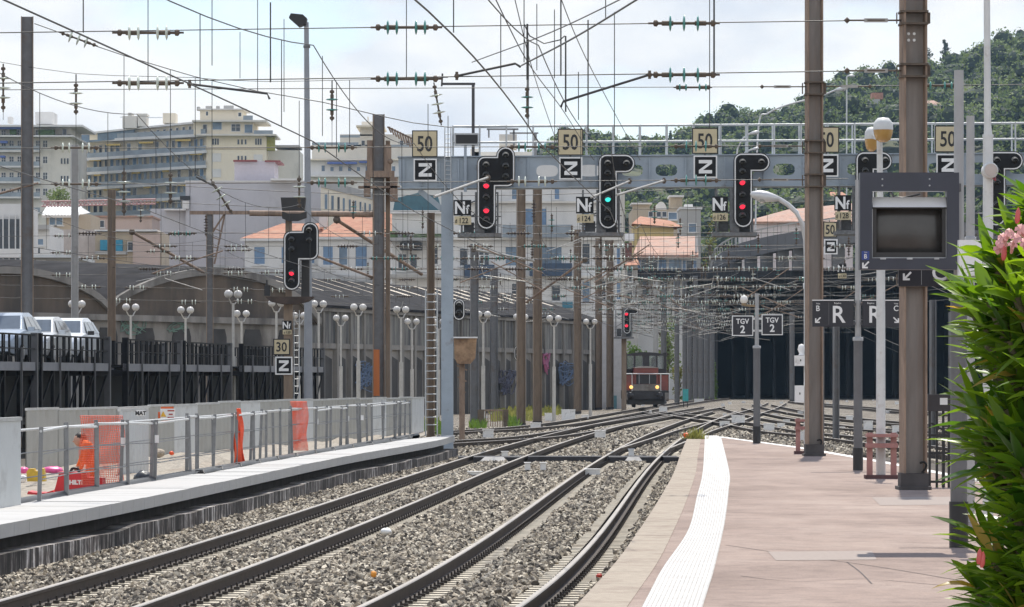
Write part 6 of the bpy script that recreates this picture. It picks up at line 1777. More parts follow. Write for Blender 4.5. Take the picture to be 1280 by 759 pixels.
def house(name, label, Y, x0, x1, ytop, depth, mat, wins=(), group=None, zb=-0.4, cat="building", extra=None):
    p = P((x0 + x1) / 2, ytop, Y)
    t = thing(name, label, cat, (p.x, Y, zb), group)
    b = MB(); boxpx(b, x0, ytop, x1, 480, Y, depth, zb); b.build("wall", mat, t)
    for w in wins: window(t, *w[:4], Y, *(w[4:] or ('dark',)))
    return t
def part(t, name, mat, shapes, Y, d=0.4, dy=0.0):
    b = MB()
    for r in shapes: boxpx(b, *r, Y + dy, d)
    return b.build(name, mat, t)
def hip(t, mat, Y, x0, x1, ye, xr0, xr1, yr, depth, name="roof", over=0.5):
    """tiled hip roof: eave row ye from x0 to x1, ridge row yr from xr0 to xr1 (depth metres back)"""
    a, c = P(x0, ye, Y - over), P(x1, ye, Y - over); r0, r1 = P(xr0, yr, Y), P(xr1, yr, Y)
    r0 = Vector((r0.x, Y + depth / 2, r0.z)); r1 = Vector((r1.x, Y + depth / 2, r1.z))
    a2, c2 = a + Vector((0, depth + over, 0)), c + Vector((0, depth + over, 0))
    b = MB(); b.add([a, c, c2, a2, r0, r1], [(0, 1, 5, 4), (1, 2, 5), (2, 3, 4, 5), (3, 0, 4), (3, 2, 1, 0)])
    o = b.build(name, mat, t)
    b = MB(); b.box((a.x, a.y - 0.05, a.z - 0.25), (c.x, a.y + 0.3, a.z - 0.02)); b.build("eave", WHITEP, t)
    return o

# far-left apartment block
Y = 780
t = house("apartment_building", "distant pale apartment block with blue awnings at the frame edge behind the dark mast", Y, -30, 88, 168, 30, CREAM2, zb=-0.4, cat="apartment building")
part(t, "roof_slab", WHITEP, [(-30, 156, 103, 158.5), (-30, 169, 92, 171)], Y, 26, -4)
part(t, "top_floor", CREAM2, [(-28, 158.5, 88, 169)], Y, 20, 0)
part(t, "awning", M("awning_blue", (0.09, 0.14, 0.38), 0.6), [(-20, 158.8, 28, 161.2), (0, 176, 9, 179), (0, 194.5, 6, 197)], Y, 1.5, -3)
part(t, "penthouse", WHITEP, [(44, 140, 66, 155)], Y, 8, 3); part(t, "chimney", WHITEP, [(9.5, 146, 14.5, 154)], Y, 3, 3)
part(t, "planting", M("terrace_plants", (0.08, 0.13, 0.05), 0.8, var=0.5, scale=2), [(48, 162, 68, 170), (12, 162, 20, 168)], Y, 1, -2)
for k, yy in enumerate((190, 209.5, 229, 248, 267)):
    part(t, "balcony_slab", WHITEP, [(-30, yy - 2.2, 50, yy)], Y, 4, -2)
    part(t, "balcony_rail", BALG, [(-30, yy - 7.5, 50, yy - 2.2)], Y, 0.1, -2)
for yy in (163, 176, 196, 216, 236):
    for px in (2, 12, 22, 45, 54):
        window(t, px, yy, px + 5, yy + 8, Y, 'dark', False)
for yy in (198, 220): 
    for px in (76, 79.8, 83.6): window(t, px, yy, px + 2.2, yy + 7, Y, 'dark', False)
window(t, 78.5, 161.5, 83, 169, Y - 0.1, 'dark', False)

# big cream apartment block with long balconies
YA0, YA1 = 822.0, 796.0
t = thing("apartment_building", "large cream apartment block on the hillside with long ribbon balconies and stepped terraces", "apartment building", (P(220, 0, 810).x, 810, -0.4))
A0, A1 = P(97, 0, YA0), P(258, 0, YA1)
def seg2(px): 
    f = (px - 97) / (258 - 97); Yv = YA0 + (YA1 - YA0) * f
    return Yv
def bandpx(px0, px1, y0a, y0b, h, push, thick, b):
    """sloping band on the long face from (px0, y0a) to (px1, y0b), h rows high"""
    Ya, Yb = seg2(px0) - push, seg2(px1) - push
    a, c = P(px0, y0a, Ya), P(px1, y0b, Yb); dz = h * m_per_px((Ya + Yb) / 2)
    poly_ext(b, [a, c, c - Vector((0, 0, dz)), a - Vector((0, 0, dz))], (0, thick, 0))
b = MB()
p0, p1 = P(97, 176, YA0), P(258, 166, YA1)
poly_ext(b, [Vector((p0.x, p0.y, -0.4)), Vector((p1.x, p1.y, -0.4)), p1, p0], (0, 30, 0)); b.build("wall", CREAM, t)
ROOFB = ((0, 176.8, 168.6), (1, 199.8, 189.4), (2, 217.6, 207.8), (3, 236.5, 227), (4, 255.5, 246), (5, 274, 265))
for k, ya, yb in ROOFB:
    b = MB(); bandpx(97, 258, ya - 1.6, yb - 1.6, 3.4, 3.2, 3.4, b); b.build("balcony_slab", WHITEP, t)
    b = MB(); bandpx(99, 257, ya - 7.4, yb - 7.4, 5.8, 3.1, 0.12, b); b.build("balcony_rail", BALG, t)
    if k:
        for i, px in enumerate(range(103, 254, 7)):
            f = (px - 97) / 161; yt = ya - 16 + (yb - ya) * f
            if rnd.random() < 0.85:
                Yw = seg2(px) - 0.9; window(t, px, yt, px + rnd.choice((2.6, 3.4, 4.2)), yt + 10, Yw, rnd.choice(('dark', 'dark', 'glass', 'blue')), False)
        for i in range(3):
            px = rnd.uniform(105, 240); f = (px - 97) / 161; yt = ya - 17.5 + (yb - ya) * f
            b = MB(); bandpx(px, px + rnd.uniform(8, 22), yt, yt - 0.4, 2.2, 3.0, 1.5, b); b.build("awning", M("awning_ochre", (0.55, 0.40, 0.12), 0.7), t)
# recessed top storey
b = MB(); a, c = P(112, 168, 815), P(250, 152, 800); poly_ext(b, [Vector((a.x, a.y, 48.4)), Vector((c.x, c.y, 48.4)), c, a], (0, 20, 0)); b.build("top_storey", CREAM, t)
for px in range(172, 250, 8):
    f = (px - 112) / 138; yt = 168 - 16 * f + 4.5; window(t, px, yt, px + 3.2, yt + 8.5, 815 - 15 * f - 1.0, 'dark', False)
b = MB(); a, c = P(98, 167, 817), P(168, 160, 808); d0 = 12 * m_per_px(812); poly_ext(b, [a, c, c - Vector((0, 0, d0)), a - Vector((0, 0, d0))], (0, 3, 0)); b.build("winter_garden", GLASSBLUE, t)
b = MB(); a, c = P(108, 165.5, 814), P(262, 150, 797); poly_ext(b, [a, c, c - Vector((0, 0, 0.35)), a - Vector((0, 0, 0.35))], (0, 18, 0)); b.build("roof_slab", WHITEP, t)
for r in ((153, 145, 171, 160), (172, 145.5, 183, 158), (203.5, 141.5, 219.5, 154), (160, 141, 164.5, 145), (171.5, 142, 184, 145)):
    part(t, "roof_house", CREAM2 if r[0] < 200 else CREAM, [r], 806, 5)
part(t, "roof_rail", M("pale_rail", (0.6, 0.65, 0.7), 0.5), [(150, 146, 153, 147), (184, 146.5, 203, 147.5)], 806, 0.2)
# corner tower of the block
Yc = 794
b = MB(); boxpx(b, 258, 168, 333, 480, Yc, 24, -0.4); b.build("corner_wall", CREAM, t)
b = MB(); boxpx(b, 242, 152, 316, 168.5, Yc, 18); b.build("corner_top_storey", CREAM, t)
part(t, "roof_slab", CREAM2, [(240, 150, 333, 152.2), (246, 167.5, 345, 169.6)], Yc, 16, -2)
part(t, "penthouse", CREAM, [(250, 137, 304, 150)], Yc, 10, 2); part(t, "roof_slab", WHITEP, [(247, 135.8, 308, 137.2)], Yc, 12, 1)
part(t, "roof_unit", GREYP, [(257, 132.5, 264, 135.8), (279.5, 132, 291.5, 135.8), (270, 132.5, 274, 135.8), (246, 133.5, 249.5, 138)], Yc, 2, 3)
part(t, "olive_bay", M("olive_bay_paint", (0.30, 0.29, 0.09), 0.8, var=0.1), [(332, 171.5, 343, 188)], Yc, 3, 0.5)
part(t, "annex_storey", CREAM2, [(333, 188, 374, 226)], Yc, 16, 6); part(t, "roof_slab", GREYP, [(343, 181.5, 374, 184)], Yc, 12, 6)
part(t, "terrace_rail", BALG, [(304, 144.5, 316, 150), (317, 163, 341, 168)], Yc, 0.2, -1.5)
for r in ((254, 156, 258.5, 166, 'dark'), (266, 153, 277, 162, 'glass'), (289.5, 155.5, 300, 164, 'dark'), (306, 156, 315.5, 166, 'glass'), (257.5, 139.5, 260, 144.5, 'dark'), (298, 141, 301.5, 145.5, 'dark')):
    window(t, *r[:4], Yc - 0.05, r[4], False)
for yy, xs, h, k in ((173.5, (265.5, 268.5, 271.5, 319, 322, 325), 7.5, 'dark'), (174.5, (297, 301.5, 306), 6.0, 'dark'), (195, (297, 301.5, 306), 5.0, 'dark'), (192.5, (266,), 9, 'white'), (194, (318,), 8, 'white'), (212, (266,), 9, 'white')):
    for x in xs: window(t, x, yy, x + (2.0 if k == 'dark' else 9.5), yy + h, Yc - 0.05, k, False)
b = MB(); boxpx(b, 258, 185.6, 333, 186.6, Yc - 0.15, 0.1); b.build("string_course", TANP, t)

# pale terraced block behind the stout mast
Y = 700
t = house("apartment_building", "far white stepped terraces behind the stout double mast", Y, 386, 560, 200, 25, WHITEP, cat="apartment building")
for r, m in (((390, 181, 545, 200), CREAM2), ((425, 168, 535, 183), CREAM2), ((450, 158, 475, 170), CREAM2), ((452, 152, 466, 160), CREAM2)):
    part(t, "terrace_storey", m, [r], Y, 14, 3)
part(t, "terrace_rail", BALG, [(390, 178, 448, 181.5), (425, 169, 450, 172), (480, 181, 545, 184.5)], Y, 0.2, 0)
part(t, "roof_slab", CREAM, [(385, 198.5, 560, 200.5), (445, 156.5, 480, 158.5)], Y, 16, -1)
part(t, "awning", M("awning_blue", (0.09, 0.14, 0.38), 0.6), [(409, 202.5, 446, 205), (449, 201.5, 470, 203.5)], Y, 1.5, -2)
part(t, "chimney", CREAM2, [(459, 146, 461, 153)], Y, 1, 5)
for px in (452, 460, 500, 508): window(t, px, 176, px + 4, 182, Y + 2.9, 'dark', False)
for px in range(402, 550, 11): window(t, px, 207 + (px % 3), px + 4, 214, Y, 'glass', False)
part(t, "balcony_slab", WHITEP, [(386, 219, 560, 221)], Y, 2, -1.5)

# grey blank gable block, with the red-edged roof house
Y = 470
t = house("blank_wall_building", "big lavender-grey building with a blank windowless wall above the vaulted shed", Y, 232, 402, 226.5, 22, LAVG)
part(t, "low_wing", LAVG, [(188, 261, 232, 480)], Y, 18, 1)
part(t, "parapet", WHITEP, [(231, 225.8, 403, 227.4)], Y, 22.2, -0.1)
part(t, "roof_house", M("plaster_mauve", (0.46, 0.43, 0.47), 0.9, var=0.06), [(293, 201.5, 343, 226)], Y, 8, 4)
part(t, "red_cornice", M("red_cornice", (0.20, 0.05, 0.05), 0.7), [(291.5, 200, 321, 202), (331, 200.5, 350, 202.3)], Y, 9, 3.4)
part(t, "roof_vent", WHITEP, [(228, 251, 236, 261), (205, 261.3, 232, 263)], Y, 2, -0.5)
part(t, "vent_cowl", BLACK, [(225, 245, 237, 250)], Y, 1.5, -0.3)
part(t, "roof_sheet", WHITEP, [(338, 223, 372, 225.5)], Y, 5, -2)
# cream range with a row of windows
Y = 455
t = thing("row_building", "cream building range with a row of tall narrow windows running away behind the stout mast", "building", (P(435, 0, Y).x, Y, -0.4))
a, c = P(401, 234, Y - 6), P(474, 252, Y + 22)
b = MB(); poly_ext(b, [Vector((a.x, a.y, -0.4)), Vector((c.x, c.y, -0.4)), c, a], (0, 14, 0)); b.build("wall", CREAM, t)
b = MB(); poly_ext(b, [a + Vector((0, -0.5, 0.8)), c + Vector((0, -0.5, 0.8)), c + Vector((0, -0.5, 0)), a + Vector((0, -0.5, 0))], (0, 1, 0)); b.build("roof_edge", GREYP, t)
for i, px in enumerate((406, 414, 421.5, 428, 435.5, 442.5, 449, 455, 461)):
    f = (px - 401) / 73; yv = Y - 6 + 28 * f; yt = 242 + f * 16; window(t, px, yt, px + 3.4 - f, yt + 19 - 6 * f, yv - 0.2, 'glass' if i != 2 else 'dark', False)
# tiled houses above the shed
Y = 400
t = house("tiled_house", "old house with a hipped terracotta roof behind the rusty signal post", Y, 306, 402, 299, 16, WHITEP, [(318, 309, 331, 330, 'blue'), (352, 309, 363, 329, 'blue'), (382, 309, 393, 329, 'blue')])
hip(t, TILE, Y, 300, 404, 298, 348, 398, 276, 14)
part(t, "cornice", WHITEP, [(304, 298.6, 403, 301), (306, 340, 402, 342)], Y, 1, -0.4)
part(t, "chimney", WHITEP, [(399, 271, 409, 284)], Y, 1.5, 3)
t = house("tiled_house", "wider tiled house directly left of the stout double mast, with a balustrade", Y - 4, 398, 484, 297, 16, WHITEP, [(404, 308, 416, 331, 'blue'), (444.5, 307, 458.5, 333, 'blue'), (424, 309, 434, 331, 'glass')])
hip(t, TILE, Y - 4, 395, 490, 296, 430, 490, 261, 16)
part(t, "cornice", WHITEP, [(397, 297, 484, 300), (397, 344, 484, 347)], Y - 4, 1, -0.4)
b = MB()
for k in range(11): x = 391 + k * 2.1; boxpx(b, x, 335, x + 0.9, 343, Y - 4.9, 0.1)
boxpx(b, 390, 334, 414, 335, Y - 5, 0.3); b.build("balustrade", WHITEP, t)
part(t, "flat_roof_edge", WHITEP, [(380, 351, 484, 354)], Y - 30, 6, 0)
Y = 390
t = house("mansard_house", "white house with a dark teal mansard roof just right of the stout double mast", Y, 490, 555, 264, 16, WHITEP, [(503, 272, 520, 292, 'white'), (535, 310, 547, 330, 'dark'), (498, 318, 508, 338, 'dark'), (513, 318, 521, 338, 'dark')])
a = [P(491, 264, Y), P(552, 264, Y), P(547, 245, Y), P(523, 241, Y), P(494, 248, Y)]
b = MB(); poly_ext(b, [a[0], a[1], a[2], a[3], a[4]], (0, 10, 0)); b.build("mansard_roof", M("teal_slate", (0.055, 0.13, 0.16), 0.6, var=0.2, scale=1.0), t)
part(t, "cornice", WHITEP, [(488, 263, 557, 267)], Y, 1, -0.6)
part(t, "balcony", GREYP, [(488, 297, 556, 301)], Y, 1.5, -1.4); part(t, "balcony", GREYP, [(486, 343, 556, 347)], Y, 1.5, -1.4)
part(t, "planting", M("terrace_plants", (0.08, 0.13, 0.05), 0.8), [(487, 289, 497, 297), (504, 291, 508, 297), (517, 292, 552, 297)], Y, 0.8, -1.2)
part(t, "black_canopy", BLACK, [(500, 303, 527, 312)], Y, 3, -3)
# pale block behind the gantry
Y = 352
t = house("facade_building", "tall pale facade with blue shutters and dark balconies behind the middle of the gantry", Y, 556, 776, 205, 18, WHITEP,
          [(657, 261, 683, 296, 'blue'), (693.5, 229, 699, 249, 'blue'), (632, 309, 646, 332, 'glass'), (677, 309, 702, 329, 'glass'), (596, 262, 612, 296, 'blue'), (640, 228, 652, 249, 'glass'), (728, 305, 737, 330, 'dark'), (599, 311, 611, 332, 'dark'),
           (728, 262, 736, 290, 'glass'), (745, 306, 753, 330, 'dark'), (764, 262, 771, 290, 'dark'), (771, 310, 775, 330, 'blue'), (748, 352, 757, 376, 'dark'), (728, 352, 737, 378, 'glass'), (771, 354, 775.5, 374, 'blue'), (690, 357, 700, 376, 'dark'), (640, 355, 652, 376, 'dark'), (575, 311, 584, 332, 'dark')])
part(t, "string_course", CREAM2, [(556, 251.5, 776, 254), (556, 297, 776, 300), (556, 344.5, 776, 347.5)], Y, 0.6, -0.5)
part(t, "balcony_rail", BALG, [(628, 281, 714, 296.5)], Y, 0.1, -1.2)
for r in ((662, 329, 715, 345), (580, 331, 618, 347)): part(t, "balcony_front", DKBLUE, [r], Y, 1.3, -1.3)
part(t, "teal_awning", M("teal_awning", (0.06, 0.20, 0.27), 0.7), [(703, 377, 716, 385)], Y, 1, -1.2)
part(t, "corner_pier", CREAM2, [(774, 240, 781, 480)], Y, 12, 1)
# rooftop storey on it and aerials
part(t, "roof_storey", CREAM2, [(590, 190, 666, 206), (624, 168, 646, 182), (588, 186, 600, 206)], Y, 8, 6)
part(t, "pergola", M("pergola_grey", (0.16, 0.16, 0.165), 0.6), [(608.5, 160.5, 648, 162.5), (637, 165.5, 673, 167.2), (641, 162, 643.5, 182), (667, 167, 671, 196), (610, 162, 612, 172)], Y, 0.4, 5)
# rust-roofed houses to the right
Y = 430
t = house("tile_roof_house", "pale house with a long pinkish tiled roof left of the overpass", Y, 794, 871, 318, 16, WHITEP, [(802, 325, 822, 341, 'shut'), (836, 325, 852, 341, 'glass'), (858, 326, 866, 345, 'shut'), (803, 352, 811, 372, 'dark'), (826, 352, 834, 374, 'dark'), (842, 352, 850, 374, 'blue')])
a = [P(791, 318.5, Y - 1), P(873, 318.5, Y - 1), P(871, 295.5, Y + 9), P(800, 295.5, Y + 9)]
b = MB(); b.add(a + [q + Vector((0, 0, -0.3)) for q in a], [(0, 1, 2, 3), (7, 6, 5, 4), (0, 4, 5, 1), (1, 5, 6, 2), (2, 6, 7, 3), (3, 7, 4, 0)]); b.build("roof", TILEP, t)
part(t, "roof_verge", WHITEP, [(869, 295, 872, 318)], Y, 0.5, 0.5)
t = house("narrow_house", "narrow house with a small red chimney and tile skirt between facade and tiled roof", Y - 6, 779, 797, 329, 10, GREYP, [(784, 336, 790, 352, 'dark'), (784, 362, 790, 378, 'dark')])
b = MB(); a = [P(777, 332, Y - 7.5), P(800, 331, Y - 7.5), P(796, 321, Y - 3), P(780, 323, Y - 3)]; b.add(a, [(0, 1, 2, 3)]); b.build("tile_skirt", TILE, t)
part(t, "chimney", M("red_brick_dark", (0.16, 0.07, 0.06), 0.9, var=0.3, scale=2), [(782, 304, 790, 324)], Y - 6, 1.5, 1)
part(t, "roof_tank", WHITE, [(781.5, 292, 793, 301)], Y - 6, 1.5, 2)
t = house("yellow_house", "ochre yellow house with a sloping terracotta roof behind the pinkish roof", 500, 793, 842, 281, 12, YELP)
b = MB(); a = [P(790, 279.5, 499), P(846, 284, 499), P(853, 283, 499), P(838, 276, 506), P(800, 270.5, 506)]; poly_ext(b, a, (0, 3, -0.2)); b.build("roof", TILE, t)
t = house("brown_house", "cluster of brownish flat-topped houses with white vaults above the yellow house", 560, 790, 852, 262, 16, TANP, [(811, 265, 816, 271, 'dark'), (821, 265, 826, 271, 'dark'), (828, 265, 833, 271, 'dark'), (836, 266, 846, 274, 'glass')])
part(t, "roof_storey", TANP, [(792, 255, 812, 264), (838, 246, 853, 262)], 560, 6, 3); part(t, "roof_slab", WHITEP, [(789, 253.5, 815, 255.5), (836.5, 244, 855, 246.5)], 560, 7, 2.5)
b = MB(); n = 8; b.prism([(P(820 + 14 * (0.5 - 0.5 * math.cos(math.pi * k / n)), 0, 560).x, P(0, 262 - 10.5 * math.sin(math.pi * k / n), 560).z) for k in range(n + 1)], 562, 568); b.build("vault", WHITEP, t)
t = house("grey_tower_house", "tall grey house with a roof terrace just left of the yellow-green tree", 520, 851, 876, 261, 10, GREYP, [(861, 280, 870, 290, 'glass'), (856, 300, 862, 312, 'dark'), (866, 300, 871, 312, 'dark')])
part(t, "roof_slab", WHITEP, [(850, 258.5, 878, 261.5)], 520, 10.4, -0.2); part(t, "roof_vent", WHITEP, [(856, 255.5, 866, 258.5)], 520, 3, 2)
# small roofs on the far left
Y = 420
t = house("small_house", "small tan house with a white ribbed metal roof, left of the pale grey mast", Y, 58, 113, 268, 10, TANP, [(62, 272.5, 69, 281, 'glass'), (70.5, 272.5, 78, 281, 'glass')])
b = MB(); a = [P(52, 269, Y - 1), P(98, 269, Y - 1), P(102, 259, Y + 4), P(58, 259, Y + 4)]; poly_ext(b, a, (0, 0.2, -0.25))
c = [P(98, 269, Y - 1), P(113, 266, Y + 8), P(102, 259, Y + 4)]; b.add(c, [(0, 1, 2)])
for k in range(12): b.beam(P(53 + k * 4, 268.6, Y - 1), P(59 + k * 3.85, 258.8, Y + 4), 0.12, 0.12)
b.build("metal_roof", WHITE, t)
t = house("old_wall_house", "crumbling pale pink house wall below the small metal-roofed house", Y - 12, 58, 119, 287, 9, plaster("plaster_flaking", (0.56, 0.50, 0.46), (0.36, 0.31, 0.28), 0.6), [(44 + 18, 300, 67, 306, 'dark')])
t = house("flat_house", "long pinkish flat-roofed house behind the brown mast on the left", Y + 30, 119, 190, 271, 10, PINKP, [(125, 276, 130, 284, 'dark')])
part(t, "tiled_edge", TILEP, [(118, 269.5, 191, 271.8)], Y + 30, 10, -0.3)
t = house("lower_house", "cream and rose house with turquoise awnings low behind the brown mast", Y - 20, 119, 202, 290, 9, TANP, [(160, 303, 166, 313, 'dark'), (181, 300, 187, 309, 'dark')])
part(t, "roof_slab", WHITEP, [(118, 287, 196, 289)], Y - 20, 9, -0.6); part(t, "rose_wall", PINKP, [(166, 292, 200, 480)], Y - 20, 1, -0.3); part(t, "awning", M("turquoise_awning", (0.03, 0.22, 0.33), 0.6), [(125, 300, 134, 313), (144, 300, 153, 314)], Y - 20, 0.6, -0.9)
part(t, "balcony", GREYP, [(119, 314, 158, 318)], Y - 20, 1.2, -1.2)
Y = 330
t = thing("glazed_office", "white and dark glazed office front at the frame edge behind the parked cars", "office building", (P(5, 0, Y).x, Y, -0.4))
b = MB(); boxpx(b, -40, 255, 26, 480, Y, 12, -0.4); b.build("wall", WHITEP, t)
b = MB(); boxpx(b, -40, 274, 25, 311, Y - 0.1, 0.1); boxpx(b, -40, 323, 25, 337, Y - 0.1, 0.1); boxpx(b, -40, 355, 25, 400, Y - 0.1, 0.1); b.build("glazing", GLASSDARK, t)
b = MB()
for px in (3, 10.5, 18.5, 24.5): boxpx(b, px, 268, px + 1.4, 400, Y - 0.35, 0.2)
boxpx(b, -40, 311, 26, 322, Y - 0.5, 0.4); boxpx(b, -40, 341, 26, 352, Y - 0.5, 0.4); b.build("mullions", WHITEP, t)
t = house("low_sheds", "low grey roofs between office and pale grey mast, below the small houses", 300, 26, 90, 322, 14, GREYP, [(46, 303 + 23, 56, 336, 'dark')], cat="shed")
part(t, "sheet_roof", HOARDW, [(24, 318.5, 92, 322)], 300, 15, -0.8)
t = house("pale_block", "pale block with long windows low behind the dark grey mast", 380, 26, 62, 283, 12, WHITEP, [(43, 299, 54, 306, 'glass'), (44, 305 + 5, 50, 317, 'dark')])
part(t, "long_roof", GREYP, [(24, 281, 60, 287)], 380, 13, -0.7)
# crane jib
t = thing("crane_jib", "red and white lattice crane jib stretching behind the masts on the left", "crane", P(140, 254, 520))
RW = M("crane_red", (0.46, 0.27, 0.26), 0.6); 
b = MB(); 
for yy in (251, 257): b.cyl(P(52, yy + 1, 520), P(195, yy - 2, 520), 0.10, n=5)
for k in range(30): b.cyl(P(54 + k * 4.7, 257.8 - k * 0.1, 520), P(56.3 + k * 4.7, 251.9 - k * 0.1, 520), 0.06, n=4); b.cyl(P(56.3 + k * 4.7, 251.9 - k * 0.1, 520), P(58.6 + k * 4.7, 257.8 - k * 0.1, 520), 0.06, n=4)
b.build("jib_lattice", RW, t)
b = MB(); b.box(P(58, 480, 521), P(60.5, 250, 521) + Vector((0, 0.8, 0))); b.build("crane_tower", RW, t)

# ---- road viaduct and the dark underpass
VD = M("viaduct_concrete", (0.15, 0.15, 0.152), 0.9, var=0.18, scale=0.4, dirt=(0.10, 0.10, 0.105), dirt_amt=0.5, dscale=0.2)
UND = M("underpass_shade", (0.022, 0.022, 0.025), 0.95, var=0.3, scale=0.2)  # near-black colour stands in for the shade of the unlit interior
via = thing("road_viaduct", "dark grey curved road overpass with a railing above the black underpass", "viaduct", (P(1000, 0, 430).x, 430, -0.4))
path_px = [(884, 352, 452), (888, 338, 449), (894, 322, 445), (915, 308, 438), (944, 299, 432), (995, 289.5, 425), (1060, 283, 420), (1140, 280, 417), (1300, 276, 414)]
topl = smooth_path([P(*q) for q in path_px], 3.0)
b = MB()
for i in range(len(topl) - 1):
    a, c = topl[i], topl[i + 1]
    h = 1.7
    poly_ext(b, [a, c, c - Vector((0, 0, h)), a - Vector((0, 0, h))], (0, 9, 0))
b.build("deck", VD, via)
b = MB()
for i in range(0, len(topl) - 1):
    a, c = topl[i], topl[i + 1]; u = Vector((0, 0.2, 0))
    b.beam(a + u + Vector((0, 0, 0.9)), c + u + Vector((0, 0, 0.9)), 0.12, 0.14)
    for k in range(3): m = a.lerp(c, k / 3); b.beam(m + u, m + u + Vector((0, 0, 0.9)), 0.10, 0.10)
b.build("parapet_railing", GREYP, via)
for px in (905, 921, 940, 960, 980, 1000, 1020, 1050, 1085, 1120, 1160, 1200, 1250):
    q = on_path_px(topl, px); b = MB(); w = 0.6
    b.box((q.x - w, q.y + 1.2, 13.0), (q.x + w, q.y + 3.5, q.z - 1.6)); b.build("pier", VD, via)
b = MB(); zt = P(0, 338, 430).z; zc = P(0, 350, 430).z
xl, xr = P(895, 0, 430).x, P(1300, 0, 430).x
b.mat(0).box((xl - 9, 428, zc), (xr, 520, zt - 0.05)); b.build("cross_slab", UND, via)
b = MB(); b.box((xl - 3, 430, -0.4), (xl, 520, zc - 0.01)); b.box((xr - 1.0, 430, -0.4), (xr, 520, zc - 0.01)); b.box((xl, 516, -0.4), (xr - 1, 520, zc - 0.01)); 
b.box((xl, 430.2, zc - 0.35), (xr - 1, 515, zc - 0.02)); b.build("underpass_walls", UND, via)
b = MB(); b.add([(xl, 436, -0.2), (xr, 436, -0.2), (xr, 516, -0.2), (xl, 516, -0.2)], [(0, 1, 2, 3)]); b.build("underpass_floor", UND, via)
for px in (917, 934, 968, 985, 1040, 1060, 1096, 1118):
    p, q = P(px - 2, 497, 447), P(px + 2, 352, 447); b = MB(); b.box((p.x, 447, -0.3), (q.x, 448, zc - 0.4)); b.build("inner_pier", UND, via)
# wall of the cutting, left of the underpass
t = thing("cutting_wall", "sooty grey retaining wall with buttresses behind the row of thin masts", "retaining wall", (P(866, 0, 440).x, 440, -0.4))
b = MB(); boxpx(b, 836, 372, 897, 500, 446, 6, -0.4); b.build("wall", plaster("sooty_wall", (0.16, 0.155, 0.16)), t)
for px in (846, 858, 868, 878, 888): b = MB(); boxpx(b, px - 1.5, 380, px + 1.5, 500, 444, 2, -0.4); b.build("buttress", VD, t)
# pink-roofed hall beyond the overpass
t = house("hall", "long hall with a pale wall and a pinkish roof above the overpass railing", 620, 932, 1066, 276, 20, plaster("plaster_pinkish_white", (0.55, 0.50, 0.50)))
b = MB(); a = [P(930, 277, 619), P(1068, 277, 619), P(1068, 254, 632), P(985, 262, 632)]; poly_ext(b, a, (0, 0.5, -0.4)); b.build("roof", TILEP, t)
t = house("hill_house", "small house with a tiled roof on the wooded hill behind the thick mast", 1250, 1148, 1176, 130, 10, TANP); hip(t, TILEP, 1250, 1145, 1178, 131, 1153, 1170, 124, 12)
t = house("hill_wall", "long pale terrace house among the hill trees between the two masts", 1300, 1072, 1100, 124, 8, GREYP, [(1080, 126, 1084, 130, 'dark')]); part(t, "roof", TILE, [(1090, 116, 1104, 124)], 1300, 6, 2)
t = house("hill_house", "tiny house with an orange roof high on the hill right of the overpass", 1000, 1036, 1060, 245, 8, TANP); hip(t, TILE, 1000, 1033, 1062, 246, 1040, 1055, 239, 10)

# ---- wooded hill
RID = [(-200, 300), (300, 300), (560, 262), (640, 245), (690, 216), (740, 206), (800, 212), (850, 208), (900, 180), (940, 176), (980, 160), (1040, 138), (1100, 126), (1140, 120), (1180, 114), (1215, 100), (1245, 82), (1300, 74), (1500, 60)]
def ridge(px): return np.interp(px, [r[0] for r in RID], [r[1] for r in RID])
def hill_z(x, y):
    px = 640 + x * F / y
    zr = CAMZ + (HOR - ridge(px)) * 1500 / F
    f = np.clip((y - 640) / (1500 - 640), 0, 1); f = f * f * (3 - 2 * f) * 0.5 + f * 0.5
    und = 3.5 * np.sin(x * 0.035 + y * 0.02) + 2.5 * np.sin(x * 0.07 - y * 0.015)
    return np.where(y < 640, -0.46, -0.4 + zr * f * np.clip(1 - (y - 1500) / 4000, 0.6, 1) + und * np.clip(f * 3, 0, 1) * np.clip((1500 - y) / 200, 0, 1))
gx, gy_ = np.linspace(-300, 560, 110), np.linspace(600, 2100, 90)
b = MB(); vs = []
for yv in gy_:
    for xv in gx: vs.append((xv, yv, float(hill_z(np.array(xv), np.array(yv)))))
nxg = len(gx)
b.add(vs, [(j * nxg + i, j * nxg + i + 1, (j + 1) * nxg + i + 1, (j + 1) * nxg + i) for j in range(len(gy_) - 1) for i in range(nxg - 1)], True)
b.build("hill", M("hill_earth", (0.07, 0.075, 0.035), 0.95, var=0.4, scale=0.05), kind='structure')
